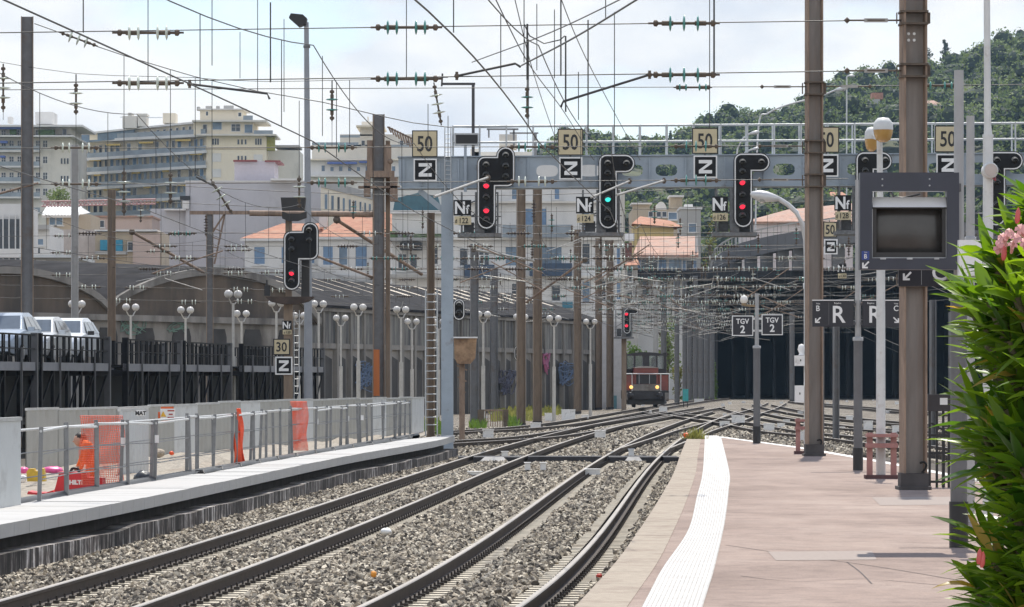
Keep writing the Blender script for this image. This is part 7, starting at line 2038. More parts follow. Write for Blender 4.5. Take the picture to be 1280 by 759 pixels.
def leaf_mat(name, c0, c1, scale=0.06, trans=True):
    m = M(name, c0, 0.7)
    t, bs = nodes_of(m)
    ge = t.nodes.new('ShaderNodeNewGeometry'); no = t.nodes.new('ShaderNodeTexNoise'); no.inputs['Scale'].default_value = scale; no.inputs['Detail'].default_value = 3
    t.links.new(ge.outputs['Position'], no.inputs['Vector'])
    mr = t.nodes.new('ShaderNodeMapRange'); mr.inputs['From Min'].default_value = 0.3; mr.inputs['From Max'].default_value = 0.7
    t.links.new(no.outputs['Fac'], mr.inputs['Value'])
    ad = t.nodes.new('ShaderNodeMath'); ad.operation = 'MULTIPLY_ADD'; ad.inputs[1].default_value = 0.5
    t.links.new(ge.outputs['Random Per Island'], ad.inputs[0])
    ml = t.nodes.new('ShaderNodeMath'); ml.operation = 'MULTIPLY'; ml.inputs[1].default_value = 0.5
    t.links.new(mr.outputs[0], ml.inputs[0]); t.links.new(ml.outputs[0], ad.inputs[2])
    mx = t.nodes.new('ShaderNodeMix'); mx.data_type = 'RGBA'
    mx.inputs['A'].default_value = (*c0, 1); mx.inputs['B'].default_value = (*c1, 1)
    t.links.new(ad.outputs[0], mx.inputs['Factor'])
    t.links.new(mx.outputs['Result'], bs.inputs['Base Color'])
    tr = t.nodes.new('ShaderNodeBsdfTranslucent'); t.links.new(mx.outputs['Result'], tr.inputs['Color'])
    ms = t.nodes.new('ShaderNodeMixShader'); ms.inputs[0].default_value = 0.35
    out = [n for n in t.nodes if n.type == 'OUTPUT_MATERIAL'][0]
    t.links.new(bs.outputs[0], ms.inputs[1]); t.links.new(tr.outputs[0], ms.inputs[2]); t.links.new(ms.outputs[0], out.inputs['Surface'])
    return m
LEAFHILL = leaf_mat("hill_foliage", (0.060, 0.105, 0.028), (0.24, 0.30, 0.085), 0.02)
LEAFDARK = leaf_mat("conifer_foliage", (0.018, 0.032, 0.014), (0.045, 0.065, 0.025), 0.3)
LEAFYEL = leaf_mat("yellow_green_foliage", (0.12, 0.13, 0.02), (0.26, 0.24, 0.05), 0.5)
LEAFGRN = leaf_mat("bright_green_foliage", (0.05, 0.10, 0.02), (0.15, 0.24, 0.04), 0.8)
BARK = M("bark", (0.10, 0.075, 0.055), 0.9, var=0.3)
def leaf_cloud(rs, lobes, n, size, shell=0.55):
    """n leaf-clump quads over ellipsoid lobes [(cx, cy, cz, rx, ry, rz)]; returns verts, faces as arrays"""
    w = np.array([l[3] * l[5] for l in lobes]); w = w / w.sum()
    li = rs.choice(len(lobes), n, p=w); L = np.array(lobes)[li]
    d = rs.normal(size=(n, 3)); d /= np.linalg.norm(d, axis=1)[:, None]
    r = rs.uniform(shell, 1.06, n) ** 0.7
    c = L[:, :3] + d * L[:, 3:] * r[:, None]
    nn = d + rs.normal(scale=0.55, size=(n, 3)); nn /= np.linalg.norm(nn, axis=1)[:, None]
    a = np.cross(nn, rs.normal(size=(n, 3))); a /= np.linalg.norm(a, axis=1)[:, None] + 1e-9
    bb = np.cross(nn, a)
    s = size * rs.uniform(0.6, 1.4, n)[:, None]
    k = rs.uniform(0.5, 0.9, n)[:, None]
    v = np.stack([c - a * s, c - bb * s * k, c + a * s, c + bb * s * k], 1).reshape(-1, 3)
    f = np.arange(4 * n).reshape(-1, 4)
    return v, f
def cloud_mesh(name, v, f, mat, parent=None, mi=None, **k):
    b = MB(); b.v = [tuple(q) for q in v]; b.f = [tuple(q) for q in f.tolist()]; b.m = mi or [0] * len(f); b.s = [False] * len(f)
    return b.build(name, mat, parent, **k)
rs = np.random.RandomState(11)
V, Fc, off_ = [], [], 0
cand = []
for _ in range(2600):
    px = rs.uniform(640, 1330); yv = 680 + 900 * rs.uniform() ** 0.8
    x = (px - 640) * yv / F; z = float(hill_z(np.array(x), np.array(yv)))
    top = HOR - (z + 8 - CAMZ) * F / yv
    if z < 1.0 or top > 330: continue
    if any(a - 16 < px < c + 16 and yv < d + 12 and top < e + 8 for a, c, d, e in ((1072, 1104, 1300, 124), (1146, 1177, 1250, 130), (1034, 1062, 1000, 246))): continue
    cand.append((x, yv, z))
rs.shuffle(cand)
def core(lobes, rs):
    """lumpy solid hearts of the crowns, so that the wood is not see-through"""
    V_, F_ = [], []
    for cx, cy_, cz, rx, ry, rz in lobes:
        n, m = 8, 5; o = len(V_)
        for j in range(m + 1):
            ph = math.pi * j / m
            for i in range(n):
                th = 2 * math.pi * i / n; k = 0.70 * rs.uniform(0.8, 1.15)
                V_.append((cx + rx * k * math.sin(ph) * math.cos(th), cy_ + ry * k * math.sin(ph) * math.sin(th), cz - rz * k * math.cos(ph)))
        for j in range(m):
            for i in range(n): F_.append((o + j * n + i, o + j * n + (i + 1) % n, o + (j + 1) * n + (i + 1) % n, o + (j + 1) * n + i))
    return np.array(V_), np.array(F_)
MI = []
for x, yv, z in cand[:900]:
    r = rs.uniform(2.8, 7.2); h = rs.uniform(0.8, 1.2)
    lobes = [(x + rs.normal(0, r * 0.5), yv + rs.normal(0, r * 0.4), z + r * h * rs.uniform(0.45, 1.4), r * rs.uniform(0.45, 0.75), r * rs.uniform(0.45, 0.75), r * h * rs.uniform(0.38, 0.6)) for _ in range(4)]
    v, f = leaf_cloud(rs, lobes, 330, 0.27 + 0.035 * r, shell=0.62)
    V.append(v); Fc.append(f + off_); off_ += len(v); MI += [0] * len(f)
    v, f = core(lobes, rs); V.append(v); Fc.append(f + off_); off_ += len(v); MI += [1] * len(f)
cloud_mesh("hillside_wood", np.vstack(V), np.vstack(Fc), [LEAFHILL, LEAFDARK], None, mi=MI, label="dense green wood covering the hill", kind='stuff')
def tree(name, label, px, pbase, ptop, Y, wpx, mat, kind='round', n=420, size=None, cat="tree", group=None, seed=1, zb=None):
    rs = np.random.RandomState(seed); s = m_per_px(Y); bp = P(px, pbase, Y)
    if zb is not None: bp.z = zb
    tp = P(px, ptop, Y); H = tp.z - bp.z; W = wpx * s / 2
    t = thing(name, label, cat, bp, group)
    b = MB(); b.tube([bp, bp + Vector((0.02 * H, 0, H * 0.5)), bp + Vector((0, 0, H * 0.86))], [0.035 * H, 0.025 * H, 0.008 * H], 7)
    for k in range(6):
        a = rs.uniform(0, 6.28); z0 = rs.uniform(0.3, 0.7) * H; b.tube([bp + Vector((0, 0, z0)), bp + Vector((math.cos(a) * W * 0.4, math.sin(a) * W * 0.4, z0 + 0.12 * H)), bp + Vector((math.cos(a) * W * 0.75, math.sin(a) * W * 0.75, z0 + 0.17 * H))], [0.015 * H, 0.01 * H, 0.004 * H], 5)
    b.build("trunk", BARK, t)
    if kind == 'cypress': lobes = [(bp.x, bp.y, bp.z + H * (0.1 + 0.13 * k), W * (0.95 - 0.10 * abs(k - 2)) * (1 if k < 5 else 0.6), W * 0.8, H * 0.16) for k in range(7)]
    elif kind == 'layered':
        lobes = []
        for k in range(9):
            z = bp.z + H * (0.16 + 0.095 * k); w = W * (0.95 - 0.085 * k); a = rs.uniform(0, 6.28)
            lobes += [(bp.x + math.cos(a) * w * 0.3, bp.y + math.sin(a) * w * 0.3, z, w * 0.8, w * 0.8, H * 0.055)]
    else: lobes = [(bp.x + rs.uniform(-0.55, 0.55) * W, bp.y + rs.uniform(-0.5, 0.5) * W, bp.z + H * rs.uniform(0.35, 0.86), W * rs.uniform(0.35, 0.6), W * rs.uniform(0.35, 0.6), H * rs.uniform(0.12, 0.24)) for _ in range(9)]
    v, f = leaf_cloud(rs, lobes, n, size or max(0.12, 1.3 * s)); cloud_mesh("crown", v, f, mat, t)
tree("cypress_tree", "dark cypress standing alone on the skyline left of the second 50 plate's handrail", 838, 192, 162.5, 1480, 9, LEAFDARK, 'cypress', 500, seed=3)
tree("conifer_tree", "tall dark layered conifer on the ridge right of the thick mast", 1181, 96, 48, 1490, 22, LEAFDARK, 'layered', 900, seed=4)
tree("pine_tree", "round-topped pine on the ridge touching the thick mast", 1158, 100, 58, 1490, 20, LEAFDARK, 'round', 500, seed=5)
tree("ridge_tree", "first of two bushy trees standing on the ridge left of the slimmer mast", 930, 158, 132, 1490, 22, LEAFHILL, 'round', 500, seed=6)
tree("ridge_tree", "second smaller bushy tree on the ridge left of the slimmer mast", 949, 157, 133, 1490, 15, LEAFHILL, 'round', 400, seed=7)
tree("ridge_tree", "broad tree crown on the hill between the two brown masts", 1088, 118, 97, 1490, 56, LEAFHILL, 'round', 900, seed=8)
tree("roadside_tree", "yellow-green tree beside the grey tower house under the girder", 887, 345, 273, 470, 22, LEAFYEL, 'round', 700, seed=9, zb=-0.4)
tree("roadside_tree", "green tree behind the yellow-green one, next to the overpass end", 886, 420, 330, 462, 16, LEAFHILL, 'round', 500, seed=10, zb=-0.4)
tree("courtyard_tree", "green tree peeping out left of the pale grey mast below the apartments", 72, 262, 229, 640, 40, LEAFHILL, 'round', 700, seed=12)
tree("shrub", "bright green leafy shrub behind the red locomotive's cab", 799, 500, 430, 345, 38, LEAFGRN, 'round', 900, cat="shrub", seed=13, zb=-0.4)
tree("roadside_tree", "dark leafy tree between the shrub and the turquoise box", 832, 500, 384, 400, 40, LEAFHILL, 'round', 1100, seed=14, zb=-0.4)
tree("shrub", "yellowish shrub between locomotive and turquoise box", 848, 500, 458, 380, 18, LEAFYEL, 'round', 400, cat="shrub", seed=15, zb=-0.4)
tree("shrub", "thin green climber beside the black underpass mouth", 893, 500, 450, 424, 9, LEAFGRN, 'cypress', 400, cat="shrub", seed=16, zb=-0.4)
# ================================================================ OVERHEAD LINE
def shared(name, mb, mats):
    """mesh data built round the origin, to be used by many small parts"""
    me = bpy.data.meshes.new(name); me.from_pydata([tuple(v) for v in mb.v], [], mb.f)
    for m in (mats if isinstance(mats, (list, tuple)) else [mats]): me.materials.append(m)
    me.polygons.foreach_set('material_index', mb.m); me.polygons.foreach_set('use_smooth', mb.s); me.update()
    return me
def put(name, me, loc, parent, rot=(0, 0, 0), scale=1.0):
    o = bpy.data.objects.new(name, me); _link(o, parent)
    o.location = Vector(loc) - (ORG[parent.name] if parent else Vector()); o.rotation_euler = rot; o.scale = (scale,) * 3
    ORG[o.name] = Vector(loc); return o
def string_mesh(glass, disc=0.115, n=4, half=0.52, rod=0.022, gap=True):
    b = MB()
    b.mat(0).cyl((-half * 0.86, 0, 0), (half * 0.86, 0, 0), rod, n=7)
    for s in (-1, 1):
        b.lathe([(0.0001, -0.04), (0.045, -0.02), (0.05, 0.02), (0.02, 0.045)], (s * half * 0.80, 0, 0), (1, 0, 0), 8)
        b.cyl((s * half * 0.86, 0, 0), (s * half, 0, 0), 0.016, n=5)
        b.cyl((s * half * 0.62, 0, 0), (s * half * 0.30, 0, 0), rod * 1.7, n=7)
    xs = [(-0.27, -0.14, 0.14, 0.27), (-0.2, 0.0, 0.2)][0 if gap else 1] if n == 4 else [(-0.5 + (i + 0.5) / n) * half * 1.25 for i in range(n)]
    for x in xs:
        b.mat(1).lathe([(0.03, -0.022), (disc * 0.7, -0.014), (disc, 0.0), (disc * 0.7, 0.014), (0.03, 0.022)], (x, 0, 0), (1, 0, 0), 14)
    return b
INS_G = shared("insulator_string", string_mesh(GLASSINS), [INSROD, GLASSINS])
INS_E = shared("insulator_string_even", string_mesh(GLASSINS, 0.125, 4, 0.52, gap=False), [INSROD, GLASSINS])
INS_P = shared("insulator_string_pale", string_mesh(GLASSPALE), [INSROD, GLASSPALE])
INS_S = shared("insulator_string_small", string_mesh(GLASSINS, 0.085, 4, 0.40), [INSROD, GLASSINS])
INS_H = shared("insulator_pendant", string_mesh(GLASSINS, 0.135, 2, 0.34), [INSROD, GLASSINS])
INS_HP = shared("insulator_pendant_pale", string_mesh(GLASSPALE, 0.15, 2, 0.34), [INSROD, GLASSPALE])
INS_HP4 = shared("insulator_pendant_pale_long", string_mesh(GLASSPALE, 0.16, 4, 0.5, gap=False), [INSROD, GLASSPALE])
INS_D = shared("insulator_dark", string_mesh(INSROD, 0.10, 5, 0.45), [INSROD, M("insulator_brown_glaze", (0.06, 0.035, 0.03), 0.25)])
tb = MB(); tb.mat(0).cyl((-0.45, 0, 0), (0.5, 0, 0), 0.014, n=6); tb.lathe([(0.0001, -0.05), (0.05, 0), (0.0001, 0.05)], (-0.42, 0, 0), (1, 0, 0), 8); tb.mat(1).rbox((0.0, 0, 0), (0.34, 0.05, 0.055)); tb.mat(0).rbox((0.0, -0.03, 0), (0.26, 0.012, 0.02))
TURNB = shared("turnbuckle", tb, [INSROD, WIREPALE])
def wire_part(t, name, pts, r, mat=None, n=5):
    b = MB(); b.tube(pts, r, n); return b.build(name, mat or WIRE, t)

# ---- cross spans hung from the platform masts, straight from the photograph
def cross_span(label, Y, lines, strings, links, r=0.0085, group="cross spans of the overhead line"):
    t = thing("cross_span", label, "overhead wires", P(lines[0][0], lines[0][1], Y), group)
    for x0, y0, x1, y1 in lines: wire_part(t, "cross_wire", [P(x0, y0, Y), P(x1, y1, Y)], r)
    for px, py, kind in strings: put("insulator", {'g': INS_G, 'p': INS_P, 's': INS_S, 'e': INS_E}[kind], P(px, py, Y), t)
    for px, py, fl in links: put("turnbuckle", TURNB, P(px, py, Y), t, (0, 0, math.pi if fl else 0))
    return t
cs = cross_span("topmost pair of cross wires running the full width to the thick brown mast", YM1, [(-160, 43.3, 1124, 25), (-160, 106.3, 1124, 88)],
           [(185, 41, 'p'), (508, 34.3, 'g'), (855, 29.2, 'e'), (185, 104, 'p'), (508, 98.6, 'g'), (855, 93.6, 'e')], [(1095, 25.5, 0), (1095, 88.5, 0)])
for px, y0, y1 in ((185, -40, 105), (508, -40, 97), (892.5, -40, 91), (887, -40, 160), (768, 15, 172), (265, -40, 82)):
    wire_part(cs, "hanger", [P(px, y0, YM1), P(px, y1, YM1)], 0.007 if px != 892.5 else 0.014)
cs = cross_span("cross wires ending at the slimmer brown mast, with four paired insulators", YM2, [(-160, 113, 1006, 108.3), (1028, 108, 1330, 105.5), (-160, 186, 1006, 182.5), (-160, 232, 1006, 224.5), (1028, 224, 1060, 223.5)],
           [(866, 109.3, 's'), (95, 184.8, 'p'), (415, 184.6, 'g'), (665, 183.7, 'g'), (870, 183, 'e'), (95, 230.2, 'p'), (415, 228.5, 'g'), (665, 227, 'p'), (870, 225.6, 'e')],
           [(978, 108.5, 0), (1062, 108, 1), (975, 182.7, 0), (975, 224.8, 0)])
b = put("insulator", INS_S, P(1172, 107, YM2 - 5), cs)
for px, yt, yb, me in ((95, 93, 184, INS_HP), (415, 101, 185, INS_H), (659, 98, 185, INS_H), (4, 80, 150, INS_HP4)):
    put("pendant_insulator", me, P(px, yt + 30, YM2), cs, (0, R(90), 0)); wire_part(cs, "hanger", [P(px, yt + 48, YM2), P(px, yb, YM2)], 0.006); wire_part(cs, "hanger", [P(px, yt, YM2), P(px, yt + 14, YM2)], 0.014)
put("pendant_insulator", INS_HP4, P(547, 130, YM2), cs, (0, R(80), 0), 0.9)
wire_part(cs, "hanger", [P(553, 92, YM2), P(552, 108, YM2)], 0.02)
# stays and span of the dark mast behind the cars
t = thing("span_catenary", "sagging span wire running from the tall dark mast's top past the floodlight pole", "overhead wires", P(43, 30, 131), "cross spans of the overhead line")
spn = smooth_path([P(x, y, 131) for x, y in ((43, 29.5), (75, 41), (112, 55), (155, 69.5), (213, 87), (244, 96), (265, 101), (322, 114), (404, 128), (480, 146), (560, 159), (690, 158))], 1.0)
wire_part(t, "span_wire", spn, 0.015); wire_part(t, "messenger_wire", smooth_path([P(x, y, 131) for x, y in ((-20, 74), (95, 92), (240, 97), (330, 102), (560, 97))], 1.0), 0.010)
put("insulator", INS_HP4, P(98, 49, 131), t, (0, R(20), 0), 1.3)
for px, yt, yb, me in ((155, 70, 240, INS_HP4), (213, 87, 235, INS_HP), (244, 97, 215, None), (265, 102, 225, None), (374, 126, 240, INS_HP), (300, 40, 98, None)):
    wire_part(t, "dropper", [P(px, yt, 131), P(px, yb - (9 if me else 0), 131)], 0.012)
    if me: put("pendant_insulator", me, P(px, yb, 131), t, (0, R(90), 0), 1.5)
wire_part(t, "stay", [P(245, 221, 131), P(270, 234, 131), P(286, 262, 131)], 0.03); put("insulator", INS_HP4, P(277, 246, 130.8), t, (0, R(58), 0), 1.3)
# dark steady arms and diagonal rods
def rod(label, p0, p1, Y0, Y1, r, mat, end=True, bend=None):
    t = thing("steady_arm", label, "overhead wires", P(p1[0], p1[1], Y1), "steady arms of the overhead line")
    pts = [P(p0[0], p0[1], Y0), P(p1[0], p1[1], Y1)]
    if bend: pts.append(P(bend[0], bend[1], Y1))
    wire_part(t, "arm_tube", pts, r, mat, 8)
    if end:
        b = MB(); b.ball(pts[0], r * 2.2, 8); b.cyl(pts[0] + Vector((0, 0, -0.06)), pts[0] + Vector((0, 0, 0.06)), r * 1.2, n=6); b.build("clamp", INSROD, t)
rod("dark steady arm dipping toward the floodlight pole under the paired pale insulators", (237, 105), (334, 117), YM1, YM1, 0.018, WIRE, bend=(337, 124))
rod("dark steady arm rising to the right above the leftmost 50 plate", (571, 95), (644, 79.5), YM1, YM1, 0.018, WIRE, bend=(651, 84))
rod("dark steady arm above the second 50 plate climbing to the cross wire", (812, 93.5), (704, 127), YM1, YM1, 0.018, WIRE, bend=(701, 134))
rod("pale rod crossing the blue-grey gantry post below the girder", (610, 222), (543, 246), YM2, YM2 - 6, 0.026, WIREPALE)
rod("pale rod crossing the green-lit signal below the girder", (787, 226.5), (739, 247), YM2, YM2 - 3, 0.022, WIREPALE)
rod("pale rod right of the green-lit signal, under the girder", (830, 226), (771, 244), YM2, YM2 - 4, 0.024, WIREPALE)
rod("long brown bracket tube falling to the right in front of the tiled houses", (421, 275), (527, 343), 160, 166, 0.07, RUST)
rod("long brown bracket tube falling to the right behind the slim brown mast", (165, 290), (255, 341), 165, 172, 0.06, RUST)
rod("brown bracket tube above the glazed shed roof beside the rusty signal post", (390, 318), (466, 347), 158, 160, 0.05, RUST)
rod("straight brown bracket running level past the floodlight box to the double mast", (312, 266.5), (468, 268), 160, 160, 0.11, RUST, False)
rod("brown bracket tube rising to the right between the close brown masts", (731, 325), (658, 378), 199, 201, 0.06, RUST)
rod("pale bracket tube falling behind the first brown mast to the facade windows", (592, 312), (667, 326), 190, 196, 0.06, WIREPALE)
rod("brown stay slanting up to the top of the dark mast behind the cars", (-8, 244), (48, 229), 131, 131, 0.035, RUST, False)
# frames above the gantry
t = thing("anchor_frame", "dark angle frame standing above the girder left of the first gantry signal", "steel frame", P(592, 166, YG + 1))
b = MB(); b.beam(P(553, 105, YG), P(594, 105, YG), 0.06, 0.07); b.beam(P(591.5, 105, YG), P(591.5, 196, YG), 0.09, 0.09); b.build("frame", M("dark_frame_steel", (0.06, 0.06, 0.065), 0.6), t)
t = thing("cabinet", "small equipment cabinet with a dark front on the girder beside the blue-grey post", "cabinet", P(584, 196, YG - 0.1))
b = MB(); p, q = P(568, 182, YG), P(598, 167, YG); b.box((p.x, YG - 0.2, p.z), (q.x, YG + 0.3, q.z)); b.build("housing", GALV, t)
b = MB(); p, q = P(570, 180, YG), P(597, 169, YG); b.box((p.x, YG - 0.21, p.z), (q.x, YG - 0.2, q.z)); b.build("front", BLACK, t)
b = MB(); p, q = P(580, 240, YG), P(583.5, 182, YG); b.box((p.x, YG - 0.15, p.z), (q.x, YG - 0.05, q.z)); b.build("stand", BLUEGREY, t)

cs = cross_span("thin cross wires with rows of small pale insulators in front of the vaulted shed", 168, [(-20, 296, 330, 291), (-20, 318, 330, 312), (-20, 345, 420, 340), (-20, 356, 420, 364), (-20, 372, 470, 380)],
           [], [])
for px, py in ((82, 295), (79, 316), (79, 344), (111, 359), (171, 360), (154, 376), (197, 314.5), (205, 342), (236, 378), (224, 293), (298, 313), (294, 342), (301, 362), (306, 377), (345, 363), (340, 341)):
    put("insulator", INS_P, P(px, py, 168), cs)
# ---- catenaries along the tracks
SUP = [22, 60.4, 85.8, 131, 165, 200, 235, 270, 305, 345, 385, 418]
def xat(path, y):
    yy = np.array([p.y for p in path]); xx = np.array([p.x for p in path]); o = np.argsort(yy); return float(np.interp(y, yy[o], xx[o]))
drop = MB(); drop.cyl((0, 0, -0.5), (0, 0, 0.5), 0.006, n=4); DROP = shared("dropper", drop, WIRE)
def catenary(label, path, y0, y1, zc=5.6, zm=7.0, ph=0, r=0.0085):
    ys_ = [y for y in SUP if y0 <= y <= y1]
    t = thing("catenary", label, "overhead wires", (xat(path, ys_[0]), ys_[0], zc), "catenaries above the tracks")
    cw, mw, dr = [], [], []
    for i, (a, c) in enumerate(zip(ys_, ys_[1:])):
        n = 14
        for k in range(n + (1 if i == len(ys_) - 2 else 0)):
            f = k / n; y = a + (c - a) * f; zz = (0.2 if (i + ph) % 2 else -0.2) * (1 - 2 * f); x = xat(path, y)
            cw.append(Vector((x + zz, y, zc - 0.03 * math.sin(math.pi * f)))); sag = min(0.75, (c - a) * 0.017); mw.append(Vector((x + zz, y, zm - sag * 4 * f * (1 - f))))
        m = max(3, int((c - a) / 6.5))
        for k in range(m):
            f = (k + 0.5) / m; y = a + (c - a) * f; zz = (0.2 if (i + ph) % 2 else -0.2) * (1 - 2 * f); x = xat(path, y) + zz; sag = min(0.75, (c - a) * 0.017)
            dr.append((x, y, zm - sag * 4 * f * (1 - f), zc))
    wire_part(t, "contact_wire", cw, r * 1.15); wire_part(t, "messenger_wire", mw, r)
    for x, y, za, zb in dr[:100]:
        o = put("dropper", DROP, (x, y, (za + zb) / 2), t); o.scale = (1, 1, za - zb)
    return t
catenary("overhead wires above the track along the low white platform", CA, 22, 300, ph=0)
catenary("overhead wires above the track beside the pink platform", CB, 22, 310, ph=1)
CL1 = [Vector((xat(CA, y) - 4.4 - 0.02 * y, y, 0)) for y in range(10, 320, 5)]
catenary("overhead wires above the building site left of the low platform", CL1, 60, 305, zc=5.7, zm=7.6)
catenary("overhead wires above the track that starts at the gantry post", CC, 131, 310)
catenary("overhead wires above the locomotive's track", CF, 165, 420)
catenary("overhead wires above the track just past the platform end", CD, 131, 270)
catenary("overhead wires above the second track beyond the platform", CE, 131, 420)
catenary("overhead wires above the third track beyond the platform", CH, 131, 420)
WGN = [wpos(y) - WN * 1.3 for y in range(120, 330, 5)]
catenary("overhead wires above the two-deck car wagons", WGN, 131, 310, zc=6.3, zm=7.6)
def feeder(label, pts, r, mat=WIRE):
    t = thing("feeder_wire", label, "overhead wires", P(*pts[0]), "single feeder wires")
    wire_part(t, "wire", smooth_path([P(*q) for q in pts], 1.2), r, mat)
feeder("thin wire slanting from the top edge past the second 50 plate to the girder", [(735, -60, 48), (668, 55, 62), (770, 235, 95)] if False else [(690, -30, 50), (735, 78, 66), (800, 200, 96)], 0.007)
feeder("thick double line rising steeply to the upper edge over the second 50 plate", [(652, 82, 62), (720, 46, 52), (815, -12, 44)], 0.012)
feeder("thin line rising beside the thick one over the second 50 plate", [(590, 78, 62), (690, 40, 52), (815, -20, 42)], 0.008)
feeder("slack jumper cable between the two hangers above the second 50 plate", [(655, 30, 60), (662, 45, 60), (680, 54.5, 60), (700, 50, 60), (706, 45, 60)], 0.009)
feeder("wire from the top edge sloping down past the second cross wire in the middle", [(610, -20, 48), (660, 78, 62), (705, 140, 76), (742, 200, 96)], 0.008)
feeder("wire running steeply down left of the second 50 plate", [(640, -15, 52), (668, 95, 70), (700, 190, 100)], 0.007)
for k, (px, y0, y1, r) in enumerate(((655, -10, 78, 0.008), (659, 30, 100, 0.016), (701, -5, 95, 0.012), (707, 45, 140, 0.013), (735, 25, 165, 0.011), (671, 5, 88, 0.007), (693, 12, 98, 0.007), (723, 90, 150, 0.007), (757, -10, 24, 0.008), (322, -10, 116, 0.006), (338, 3, 103, 0.011), (355, 24, 140, 0.006), (403, 70, 170, 0.006), (437, 100, 180, 0.006), (535, 130, 185, 0.006), (560, 145, 200, 0.006))):
    tt = thing("hanger_wire", "vertical hanger wire in the upper sky, %s" % ("between the cross wires over the middle plates" if px > 600 else "around the floodlight pole"), "overhead wires", P(px, y1, YM1), "vertical hangers in the sky")
    wire_part(tt, "wire", [P(px, y0, YM1), P(px, y1, YM1)], r)

# ---- cross spans in the throat, one behind the other
WHITEI = shared("insulator_string_white", string_mesh(GLASSPALE, 0.11, 4, 0.5, gap=False), [INSROD, M("insulator_white_glass", (0.62, 0.68, 0.64), 0.15, var=0.05)])
armb = MB(); armb.cyl((0, 0, 0), (1.5, 0, 0.42), 0.02, n=6); armb.cyl((1.5, 0, 0.42), (1.55, 0, 0.75), 0.014, n=5); ARM = shared("steady_arm", armb, WIREPALE)
armb = MB(); armb.cyl((0, 0, 0), (2.4, 0, 1.15), 0.028, n=6); ARMB = shared("bracket_tube", armb, RUST)
def throat_span(label, Y, xl, xr, zs, tracks, seed):
    q = random.Random(seed)
    t = thing("cross_span", label, "overhead wires", (xl, Y, zs[-1]), "cross spans of the station throat")
    for z in zs: 
        sagm = 0.5 if z == zs[0] else 0.08
        wire_part(t, "cross_wire", [Vector((xl + (xr - xl) * k / 10, Y, z - sagm * math.sin(math.pi * k / 10))) for k in range(11)], 0.011)
    for path in tracks:
        x = xat(path, Y)
        if not xl < x < xr: continue
        for z in zs[1:]:
            put("insulator", q.choice((INS_D, WHITEI, WHITEI, INS_P, INS_G)), (x + q.uniform(1.2, 2.4), Y, z - 0.06), t); put("insulator", q.choice((INS_D, WHITEI, WHITEI, INS_S)), (x - q.uniform(1.2, 2.2), Y, z - 0.06), t)
        put("pendant_insulator", q.choice((INS_H, INS_D, INS_HP)), (x + q.uniform(-0.3, 0.3), Y, zs[1] + q.uniform(0.3, 0.8)), t, (0, R(90), 0))
        if q.random() < 0.45: put("steady_arm", ARM, (x, Y, 5.6), t, (0, q.uniform(-0.1, 0.15), 0 if q.random() < 0.5 else math.pi))
        if q.random() < 0.2: put("bracket_tube", ARMB, (x + 0.6, Y, 5.9), t, (0, q.uniform(-0.2, 0.2), 0 if q.random() < 0.5 else math.pi))
        for dx in (-0.9, 0.9): wire_part(t, "hanger", [Vector((x + dx, Y, zs[0] - 0.3)), Vector((x + dx, Y, zs[-1]))], 0.008)
allp = [CA, CB, CC, CF, CD, CE, CH, WGN, CL1]
spanlab = {150: "cross span from the pale mast over the wagons to the middle masts", 165: "cross span just past the rusty bucket and gantry post", 182: "cross span in front of the glazed shed roof", 200: "cross span held by the first of the close brown masts", 222: "cross span over the twin globe lamps' far end", 240: "cross span below the plate numbered 124", 265: "cross span at the brown mast under the plate numbered 124", 285: "cross span right over the red locomotive", 300: "cross span behind the locomotive's cab", 325: "cross span in front of the facade's corner", 345: "cross span in front of the tile-roofed house", 370: "cross span before the sooty wall", 390: "cross span before the underpass mouth", 410: "last cross span hard against the overpass"}
for i, (Y, lab) in enumerate(spanlab.items()):
    xl = P(140 if Y < 170 else (430 if Y < 240 else 600), 0, Y).x; xr = P(1010 + 60 * (i % 3), 0, Y).x
    throat_span(lab, Y, xl, xr, (9.2, 7.4, 6.5), allp, i * 3 + 1)
# loose diagonals between the far masts
q = random.Random(5)
for k in range(46):
    Y = q.uniform(170, 400); px = q.uniform(600, 1120); py = HOR - (q.uniform(5.5, 10) - CAMZ) * F / Y
    L = q.uniform(20, 90); sl = q.choice((-1, 1)) * q.uniform(0.1, 0.5)
    tt = thing("feeder_wire", "one of the many thin wires criss-crossing the tangle above the throat", "overhead wires", P(px, py, Y), "loose wires of the tangle")
    wire_part(tt, "wire", [P(px, py, Y), P(px + L * 0.5, py + L * sl * 0.5 + 1.5, Y + 6), P(px + L, py + L * sl, Y + 12)], 0.016, WIREPALE if k % 2 else WIRE)
# second set of plates behind the slimmer mast
speed_sign("50", 165, 1029, 277, 1046.5, 297, "weathered smaller 50 plate under the girder beside the slimmer brown mast", group=None)
z_sign(165, 1030, 299, 1047, 318, "smaller Z plate under the girder beside the slimmer brown mast", group=None)
nf_sign(172, 1046.5, 330, 1058, 341, "130", 342, 348, "small distant Nf plate above the first R board")

cobra("small curved street lamp on the overpass behind the slimmer mast's plates, upper one", 440, (943, 166), 12, [(938, 167), (930, 172), (924, 182), (921, 200), (920, 300)], 0.09, zbase=15.0)
cobra("small curved street lamp on the overpass behind the third 50 plate, lower one", 445, (944, 186), 10, [(940, 187), (934, 189), (928, 195), (925, 206), (924, 302)], 0.09, zbase=15.0)
cobra("tall straight street lamp on the hill road left of the twin-headed lamp", 900, (1064, 95), 9, [(1060, 95), (1058.6, 96), (1058.4, 110), (1058.3, 200)], 0.16, zbase=15.0)
cobra("street lamp with a long curved arm rising behind the slimmer mast", 460, (1052, 111), 16, [(1044, 113), (1020, 122), (985, 131), (960, 142), (948, 160), (944, 300)], 0.10, zbase=15.0)
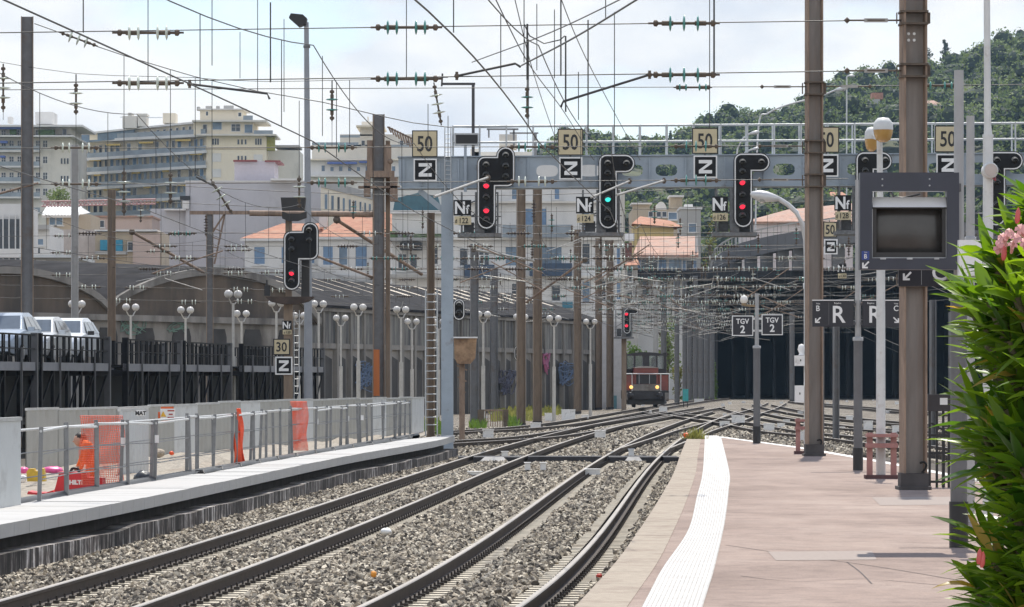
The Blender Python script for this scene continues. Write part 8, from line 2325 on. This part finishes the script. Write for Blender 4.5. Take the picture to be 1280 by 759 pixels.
# ================================================================ LOCOMOTIVE
YLO = 286.0
lx0 = P(808, 0, YLO).x
loco = thing("shunting_locomotive", "small red and dark shunting locomotive with two yellow headlights facing the camera", "locomotive", (lx0, YLO + 4, 0))
LRED = M("loco_red_paint", (0.23, 0.06, 0.045), 0.5, var=0.15, scale=2, dirt=(0.16, 0.06, 0.05), dirt_amt=0.35)
LDARK = M("loco_dark_paint", (0.025, 0.022, 0.024), 0.5, var=0.25)
LGREY = M("loco_grey_beam", (0.22, 0.20, 0.18), 0.7, var=0.25, scale=3, dirt=(0.12, 0.09, 0.07), dirt_amt=0.4)
def lp_box(name, mat, rects, y0, y1, parent=None):
    b = MB()
    for x0, yy0, x1, yy1 in rects:
        p, q_ = P(x0, yy1, YLO), P(x1, yy0, YLO); b.box((p.x, YLO + y0, p.z), (q_.x, YLO + y1, q_.z))
    return b.build(name, mat, parent or loco)
lp_box("bonnet", LRED, [(793, 459.5, 823, 481)], 0.25, 4.0)
b = MB(); n = 8; b.prism([(P(792 + 32 * k / n, 0, YLO).x, P(0, 460 - 2.2 * math.sin(math.pi * k / n), YLO).z) for k in range(n + 1)], YLO + 0.2, YLO + 4.0); b.build("bonnet_roof", M("loco_bonnet_top", (0.34, 0.30, 0.27), 0.4, var=0.1), loco)
lp_box("radiator_grille", LDARK, [(795.5, 468.5, 820.5, 480)], 0.20, 0.3)
b = MB()
for px in (799, 812): b.box((P(px, 0, YLO).x - 0.02, YLO + 0.14, P(0, 480, YLO).z), (P(px, 0, YLO).x + 0.02, YLO + 0.2, P(0, 468, YLO).z))
b.build("grille_bar", GALV, loco)
lp_box("side_box", LRED, [(780.5, 469, 792.5, 488)], 0.3, 7.5); lp_box("side_box", LRED, [(823.5, 469, 835.5, 488)], 0.3, 7.5)
lp_box("front_plate", LGREY, [(790, 480.5, 826, 488.5)], 0.0, 0.3); lp_box("buffer_beam", LDARK, [(780, 488.5, 836, 499)], 0.05, 8.2)
lp_box("step", LGREY, [(780, 491, 785, 500), (831, 491, 836, 500)], -0.1, 0.3); lp_box("underframe", LDARK, [(785, 499, 831, 506)], 0.4, 8)
cab = MB()
for r in ((783, 461, 835.5, 470), (783, 440.5, 786, 461), (832.5, 440.5, 835.5, 461), (794.5, 443, 796.5, 461), (806, 443, 814, 461), (822.5, 443, 824.5, 461)):
    p, q_ = P(r[0], r[3], YLO), P(r[2], r[1], YLO)
    for yy in (4.0, 6.4): cab.box((p.x, YLO + yy, p.z), (q_.x, YLO + yy + 0.12, q_.z))
for x0, x1 in ((783, 785.5), (833, 835.5)):
    p, q_ = P(x0, 470, YLO), P(x1, 461, YLO); cab.box((p.x, YLO + 4.13, p.z), (q_.x, YLO + 6.39, q_.z))
cab.build("cab", LDARK, loco)
b = MB(); b.prism([(P(781.5 + 55 * k / 10, 0, YLO).x, P(0, 444.5 - 4.6 * math.sin(math.pi * k / 10) ** 0.6, YLO).z) for k in range(11)], YLO + 3.9, YLO + 6.7); b.build("cab_roof", LDARK, loco)
CABG = M("cab_glass", (0.5, 0.55, 0.55), 0.05, trans=0.92, var=0.02)
for x0, x1 in ((786, 794.5), (796.5, 806), (814, 822.5), (824.5, 832.5)):
    b = MB(); p, q_ = P(x0, 461, YLO), P(x1, 443.5, YLO); b.box((p.x, YLO + 4.05, p.z), (q_.x, YLO + 4.07, q_.z)); b.build("cab_window", CABG, loco)
HL = M("headlight_lit_yellow", (0.9, 0.6, 0.2), 0.3, emit=(1.0, 0.55, 0.16), estr=1.1)
for px in (789, 821.5):
    b = MB(); b.lathe([(0.0001, 0.05), (0.10, 0.04), (0.13, 0.0), (0.13, -0.1)], P(px, 484, YLO), (0, -1, 0), 12); b.build("headlight", HL, loco)
    b = MB(); c = P(px - (1 if px < 800 else -3), 494.5, YLO); b.cyl(c + Vector((0, 0.1, 0)), c + Vector((0, -0.45, 0)), 0.09, n=10); b.lathe([(0.0001, 0.06), (0.2, 0.03), (0.23, 0), (0.2, -0.03)], c + Vector((0, -0.45, 0)), (0, -1, 0), 14); b.build("buffer", LDARK, loco)
b = MB()
for y in (467.3,): b.cyl(P(779, y, YLO), P(837, y, YLO), 0.035, n=6)
for px in (779.5, 790, 826, 836.5): b.cyl(P(px, 467, YLO), P(px, 489, YLO), 0.025, n=6)
b.build("handrail", WHITE, loco)
for dy in (1.6, 4.2, 6.6):
    for s in (-1, 1):
        b = MB(); b.lathe([(0.0001, -0.07), (0.46, -0.07), (0.5, 0), (0.46, 0.06), (0.0001, 0.06)], (lx0 + s * 0.755, YLO + dy, 0.50), (1, 0, 0), 18); b.build("wheel", M("wheel_steel", (0.06, 0.05, 0.045), 0.6), loco)
b = MB(); b.cyl(P(817.5, 463, YLO + 5), P(817.5, 448, YLO + 5), 0.2, n=8); b.ball(P(817.5, 448, YLO + 5), 0.13, 8); b.build("person", LDARK, None, "dark figure of the driver standing behind the cab glass", "person")

# ================================================================ TRACKSIDE THINGS
BOARD = M("crossing_board_dark", (0.028, 0.028, 0.034), 0.7, var=0.35, scale=3)
t = thing("track_crossing", "dark boarded foot crossing laid across both tracks at the platform ends", "foot crossing", (1.2, 114.6, -0.2))
def xr_(path, d): return xat(path, 114.4) + d
segs = [(P(574, 560, 124).x + 0.1, xr_(CA, -0.83)), (xr_(CA, -0.66), xr_(CA, 0.66)), (xr_(CA, 0.83), xr_(CB, -0.83)), (xr_(CB, -0.66), xr_(CB, 0.66)), (xr_(CB, 0.83), 4.55)]
for i, (x0, x1) in enumerate(segs):
    b = MB()
    for k in range(5):
        b.box((x0, 113.4 + k * 0.42, -0.19), (x1, 113.4 + k * 0.42 + 0.40, -0.012 + rnd.uniform(-0.006, 0.0)))
    if i != 2: b.build("board", BOARD, t)
    else:
        b.box((x0, 113.35, -0.2), (x1, 113.38, 0.0)); b.build("board", BOARD, t)
b = MB(); b.add([(xr_(CA, -0.55), 113.2, -0.18), (xr_(CA, 0.35), 113.2, -0.18), (xr_(CA, 0.15), 113.39, -0.005), (xr_(CA, -0.35), 113.39, -0.005)], [(0, 1, 2, 3)]); b.build("ramp", CONC, t)
b = MB(); b.add([(xr_(CB, -0.30), 113.2, -0.18), (xr_(CB, 0.30), 113.2, -0.18), (xr_(CB, 0.15), 113.39, -0.005), (xr_(CB, -0.15), 113.39, -0.005)], [(0, 1, 2, 3)]); b.build("ramp", CONC, t)
BOXW = M("trackside_box_white", (0.72, 0.72, 0.71), 0.6, var=0.08, scale=6, dirt=(0.33, 0.31, 0.29), dirt_amt=0.3, dscale=5)
def cabinet(label, x0, y0, x1, y1, mat=BOXW, legs=True, z=-0.2, d=None, group=None):
    s = G((x0 + x1) / 2, y1, z); Y = s.y
    t = thing("trackside_box", label, "trackside box", s, group)
    p, q_ = P(x0, y1, Y), P(x1, y0, Y); dd = d or max(0.3, (q_.x - p.x) * 0.7); h = q_.z - p.z
    b = MB(); zl = p.z + (h * 0.35 if legs else 0)
    b.box((p.x, Y, zl), (q_.x, Y + dd, q_.z)); b.build("housing", mat, t)
    b = MB(); b.box((p.x - 0.02, Y - 0.02, q_.z), (q_.x + 0.02, Y + dd + 0.02, q_.z + h * 0.07)); b.build("lid", mat, t)
    if legs:
        for x in (p.x + 0.06, q_.x - 0.06): b = MB(); b.box((x - 0.03, Y + 0.05, p.z - 0.05), (x + 0.03, Y + 0.1, zl)); b.build("leg", BLACK, t)
for lab, r, lg in (("white box on short legs beside the gantry end of the low platform", (603.5, 538, 617, 552), 1), ("white box between the tracks right of the dark crossing boards", (743.5, 539, 757, 551), 1), ("first of two tiny white capped posts beside the low-platform track", (656, 579, 663, 592), 1), ("second of two tiny white capped posts beside the low-platform track", (675.5, 579, 682.5, 592), 1),
                   ("flat white box against the low-platform track's far rail", (585, 590, 602, 598), 1), ("flat white box inside the pink-platform track", (731.5, 587, 750, 597), 1), ("small white and orange marker in the low-platform track", (627, 565, 635, 576), 0), ("small white marker inside the pink-platform track at the crossing", (786, 562, 792.5, 574), 0),
                   ("dark-fronted cabinet in a white frame between the brown masts", (702, 513, 719, 527), 0), ("pale cabinet standing left of the red locomotive", (766, 487, 779, 500), 0), ("turquoise box on a post before the underpass", (853.5, 488, 860.5, 509), 1), ("white box right behind the red locomotive's wheel", (824, 509, 834, 516.5), 0),
                   ("white two-step box left of the TGV post", (915, 520, 931, 533), 1), ("low dark-fronted white box left of the two-step box", (900, 527, 912, 534.5), 0), ("white box at the foot of the second close brown mast", (663, 529, 676, 538), 0), ("white box further along by the close brown masts", (681, 517, 692, 526), 0), ("white box by the last brown masts", (727, 519, 736, 525.5), 0),
                   ("low white box near the slim pole row left of the underpass", (868, 499, 880, 504), 0), ("white box beside the rails right of the TGV post", (955, 530, 968, 540), 0), ("white box behind the red guard frame of the thin pole", (998, 541, 1007, 553), 0), ("white box on the gravel between the R boards' post and the lamp post", (1080, 527, 1091, 540), 0), ("small white box beyond the tracks under the C board", (1116, 533, 1124, 545), 0),
                   ("white box low between the rails right of the slimmer mast", (1048, 534, 1056, 540), 0), ("pair-topped white box below the first R board", (1058, 520, 1066, 527), 0)):
    cabinet(lab, *r, mat=M("turquoise_box", (0.04, 0.32, 0.32), 0.5) if "turquoise" in lab else BOXW, legs=bool(lg))
q = random.Random(9)
for k in range(70):
    px, py = q.uniform(600, 1120), q.uniform(500, 545)
    if py > 530 and px < 900: continue
    w = q.uniform(3, 9) * (py - 470) / 60
    if px > 880 and py > 540: continue
    cabinet("one of many small white boxes scattered among the rails of the throat", px, py - w * q.uniform(0.4, 0.8), px + w, py, legs=False, group="small white boxes among the rails")
lump("rag", "crumpled white litter between the two main tracks", "litter", 483, 669, 59, 14, 9, WHITE, 21)
lump("rag", "small orange litter on the ballast in the foreground", "litter", 467, 722, 46, 8, 8, M("orange_litter", (0.75, 0.30, 0.04), 0.6), 22)
lump("rag", "small red litter at the foot of the coping edge", "litter", 749, 722, 45.5, 8, 5, M("red_litter", (0.5, 0.06, 0.04), 0.6), 23)
lump("rag", "orange litter on the tip of the coping edge", "litter", 858, 547, 112, 9, 6, NET, 24)

# grass
def grass(name, label, areas, mat, n, h, seed):
    rs = np.random.RandomState(seed); V = []; 
    for (px0, py0, px1, py1, z, k) in areas:
        for _ in range(int(n * k)):
            c = G(rs.uniform(px0, px1), rs.uniform(py0, py1), z); a = rs.uniform(0, 6.28); hh = h * rs.uniform(0.5, 1.3); w = 0.02 + 0.0005 * c.y
            d = Vector((math.cos(a), math.sin(a), 0)); l = Vector((rs.normal(0, 0.3), rs.normal(0, 0.3), 0)) * hh
            V += [c - d * w, c + d * w, c + l + Vector((0, 0, hh))]
    b = MB(); b.v = [tuple(v) for v in V]; b.f = [(3 * i, 3 * i + 1, 3 * i + 2) for i in range(len(V) // 3)]; b.m = [0] * len(b.f); b.s = [False] * len(b.f)
    b.build(name, mat, None, label, kind='stuff')
GRASSM = leaf_mat("grass_blades", (0.14, 0.16, 0.03), (0.34, 0.33, 0.09), 0.8)
GRASSG = leaf_mat("weeds_green", (0.07, 0.14, 0.02), (0.17, 0.27, 0.04), 0.8)
grass("grass", "dry yellow-green grass along the foot of the shed", [(615, 512, 665, 527, -0.2, 1), (665, 510, 700, 520, -0.2, 0.4), (520, 528, 545, 540, -0.2, 0.4)], GRASSM, 500, 0.42, 1)
grass("weeds", "bright green weeds near the gantry post and masts", [(522, 531, 552, 546, -0.2, 1), (589, 532, 606, 538, -0.2, 0.6), (636, 528, 648, 536, -0.2, 0.8), (848, 488, 896, 500, -0.2, 0.7)], GRASSG, 260, 0.38, 2)
b = MB(); c0 = G(869, 549, ZP)
rs = np.random.RandomState(4); V = []
for _ in range(160):
    c = c0 + Vector((rs.normal(0, 0.12), rs.normal(0, 0.12), 0)); a = rs.uniform(0, 6.28); hh = rs.uniform(0.12, 0.38); d = Vector((math.cos(a), math.sin(a), 0)) * 0.015
    V += [c - d, c + d, c + Vector((rs.normal(0, 0.09), rs.normal(0, 0.09), hh))]
b.v = [tuple(v) for v in V]; b.f = [(3 * i, 3 * i + 1, 3 * i + 2) for i in range(160)]; b.m = [0] * 160; b.s = [False] * 160
b.build("grass_tuft", GRASSM, None, "yellow-green grass tuft growing at the tip of the pink platform", "grass tuft")

# ================================================================ OLEANDER
def leafmat_ole():
    m = M("oleander_leaf", (0.05, 0.12, 0.02), 0.32, spec=0.6)
    t, bs = nodes_of(m)
    ge = t.nodes.new('ShaderNodeNewGeometry')
    mx = t.nodes.new('ShaderNodeMix'); mx.data_type = 'RGBA'
    mx.inputs['A'].default_value = (0.032, 0.095, 0.012, 1); mx.inputs['B'].default_value = (0.17, 0.28, 0.03, 1)
    t.links.new(ge.outputs['Random Per Island'], mx.inputs['Factor'])
    old = t.nodes.new('ShaderNodeMath'); old.operation = 'GREATER_THAN'; old.inputs[1].default_value = 0.965
    t.links.new(ge.outputs['Random Per Island'], old.inputs[0])
    my = t.nodes.new('ShaderNodeMix'); my.data_type = 'RGBA'; my.inputs['B'].default_value = (0.34, 0.25, 0.05, 1)      # a few yellowed leaves
    t.links.new(old.outputs[0], my.inputs['Factor']); t.links.new(mx.outputs['Result'], my.inputs['A']); mx = my
    t.links.new(mx.outputs['Result'], bs.inputs['Base Color'])
    hs = t.nodes.new('ShaderNodeHueSaturation'); hs.inputs['Value'].default_value = 2.2; hs.inputs['Saturation'].default_value = 1.1; hs.inputs['Hue'].default_value = 0.485
    t.links.new(mx.outputs['Result'], hs.inputs['Color'])
    tr = t.nodes.new('ShaderNodeBsdfTranslucent'); t.links.new(hs.outputs[0], tr.inputs['Color'])
    ms = t.nodes.new('ShaderNodeMixShader'); ms.inputs[0].default_value = 0.42
    out = [n for n in t.nodes if n.type == 'OUTPUT_MATERIAL'][0]
    t.links.new(bs.outputs[0], ms.inputs[1]); t.links.new(tr.outputs[0], ms.inputs[2]); t.links.new(ms.outputs[0], out.inputs['Surface'])
    return m
OLE = leafmat_ole()
YO = 9.0
oc = Vector((P(1185, 0, YO).x + 0.72, YO, ZP))
ole = thing("oleander_bush", "tall leafy oleander bush with pink flowers at the frame edge, nearest to the camera", "bush", oc)
rs = np.random.RandomState(8)
LV, LF, stems = [], [], []
def leaf(base, d, up, L, W, droop):
    d = d / np.linalg.norm(d); s = np.cross(d, up); s /= np.linalg.norm(s) + 1e-9; n = np.cross(s, d)
    o = len(LV); T = (0.0, 0.12, 0.35, 0.62, 0.85, 1.0); Wd = (0.12, 0.6, 1.0, 0.85, 0.42, 0.02)
    for t, w in zip(T, Wd):
        c = base + d * L * t - np.array([0, 0, 1.0]) * droop * L * t * t
        LV.append(c - s * W * w + n * W * w * 0.35); LV.append(c); LV.append(c + s * W * w + n * W * w * 0.35)
    for i in range(5):
        a = o + 3 * i
        LF.append((a, a + 1, a + 4, a + 3)); LF.append((a + 1, a + 2, a + 5, a + 4))
def env(h):
    """radius of the bush at height fraction h"""
    return float(np.interp(h, [0, 0.1, 0.25, 0.45, 0.6, 0.78, 0.9, 1.0], [0.55, 0.62, 0.64, 0.65, 0.65, 0.67, 0.66, 0.50]))
HB = 1.98
tips = []
def shoot(tip, out):
    base = np.array([oc.x, oc.y, ZP + 0.05]) + np.array([out[0], out[1], 0]) * 0.15
    mid = base * 0.45 + tip * 0.55 + np.array([0, 0, 0.18])
    stems.append([Vector(base), Vector(mid), Vector(tip)])
    ax = tip - mid; ax /= np.linalg.norm(ax); ax = ax * 0.6 + out * 0.5 + np.array([0, 0, 0.15]); ax /= np.linalg.norm(ax)
    ref = np.cross(ax, [0, 0, 1.0]); ref /= np.linalg.norm(ref) + 1e-9; ref2 = np.cross(ax, ref)
    nw = rs.randint(6, 9); step = rs.uniform(0.024, 0.036)
    for w in range(nw):
        p = tip - ax * step * (nw - 1 - w); spread = 1.15 - 0.75 * w / (nw - 1)
        a0 = rs.uniform(0, 6.28)
        for k in range(3):
            a = a0 + 2.094 * k + rs.normal(0, 0.15); rad = ref * math.cos(a) + ref2 * math.sin(a)
            d = ax * math.cos(spread) + rad * math.sin(spread) + np.array([0, 0, 0.05])
            leaf(p, d, np.array([rs.normal(0, .35), rs.normal(0, .35), 1.0]), rs.uniform(0.10, 0.165) * (1 - 0.15 * w / nw), rs.uniform(0.0105, 0.016), rs.uniform(0.0, 0.42))
for i in range(640):
    h = rs.uniform(0.0, 1.0) ** 0.85
    th = rs.uniform(0, 6.28) if i < 150 else math.pi + 0.35 + rs.normal(0, 0.62)
    r = env(h) * rs.uniform(0.74, 1.02)
    out = np.array([math.cos(th), math.sin(th), 0.0])
    tip = np.array([oc.x, oc.y, ZP]) + out * r + np.array([0, 0, 0.06 + HB * h])
    shoot(tip, out + np.array([0, 0, 0.5 * h - 0.1])); tips.append((tip, th, h))
b = MB(); b.v = [tuple(v) for v in LV]; b.f = LF; b.m = [0] * len(LF); b.s = [True] * len(LF)
b.build("foliage", OLE, ole)
b = MB()
for st in stems: b.tube(smooth_path(st, 0.2), [0.010] * len(smooth_path(st, 0.2)), 5, caps=False)
b.build("stems", M("oleander_stem", (0.10, 0.085, 0.045), 0.8, var=0.2), ole)
PETAL = M("oleander_petal", (0.74, 0.36, 0.34), 0.5, var=0.15, scale=30)
BUD = M("oleander_bud", (0.55, 0.10, 0.09), 0.5)
def flower(px, py, dy, sc=1.0, seed=0):
    r_ = random.Random(seed); c = P(px, py, YO - 0.35 + dy); b = MB()
    ax = Vector((r_.uniform(-0.5, 0.3), -1, r_.uniform(0.1, 0.8))).normalized(); u = ax.cross(Vector((0, 0, 1))).normalized(); w = ax.cross(u)
    for k in range(5):
        a = 2 * math.pi * k / 5 + r_.uniform(-0.1, 0.1); d = (u * math.cos(a) + w * math.sin(a)); s = d.cross(ax)
        L = 0.021 * sc
        pts = [c, c + d * L * 0.5 + s * L * 0.38 + ax * 0.004, c + d * L * 1.0 + s * L * 0.42 + ax * 0.002, c + d * L * 1.15 - s * L * 0.1 - ax * 0.002, c + d * L * 0.9 - s * L * 0.5 + ax * 0.003, c + d * L * 0.45 - s * L * 0.34 + ax * 0.005]
        b.add(pts, [(0, 1, 2, 3, 4, 5)], True)
    b.tube([c, c - ax * 0.03], [0.005, 0.003], 5); b.build("flower", PETAL, ole)
for i, (px, py) in enumerate(((1262, 291), (1254, 297), (1270, 298), (1276, 287), (1283, 294), (1266, 306), (1252, 304), (1249, 311), (1279, 303))): flower(px, py, 0.02 * i - 0.38, rnd.uniform(0.4, 0.58), i)
for px, py in ((1272, 271), (1255, 317), (1224, 697), (1228, 701)):
    b = MB(); c = P(px, py, YO - 0.62); b.lathe([(0.0001, 0.02), (0.005, 0.01), (0.006, -0.006), (0.003, -0.014)], c, (0.1, 0, 1), 7); b.build("flower_bud", BUD, ole)
# ================================================================ AIR
hz = MB(); hz.box((-900, -40, -1.5), (900, 2650, 235))
ho = hz.build("haze", [], None, kind='stuff', label="thin summer haze")
hm = bpy.data.materials.new("haze_air"); hm.use_nodes = True
t = hm.node_tree
for n in list(t.nodes): t.nodes.remove(n)
pv = t.nodes.new('ShaderNodeVolumePrincipled'); pv.inputs['Color'].default_value = (0.50, 0.74, 1.0, 1); pv.inputs['Density'].default_value = 0.00006; pv.inputs['Anisotropy'].default_value = 0.25
o_ = t.nodes.new('ShaderNodeOutputMaterial'); t.links.new(pv.outputs[0], o_.inputs['Volume'])
ho.data.materials.append(hm)
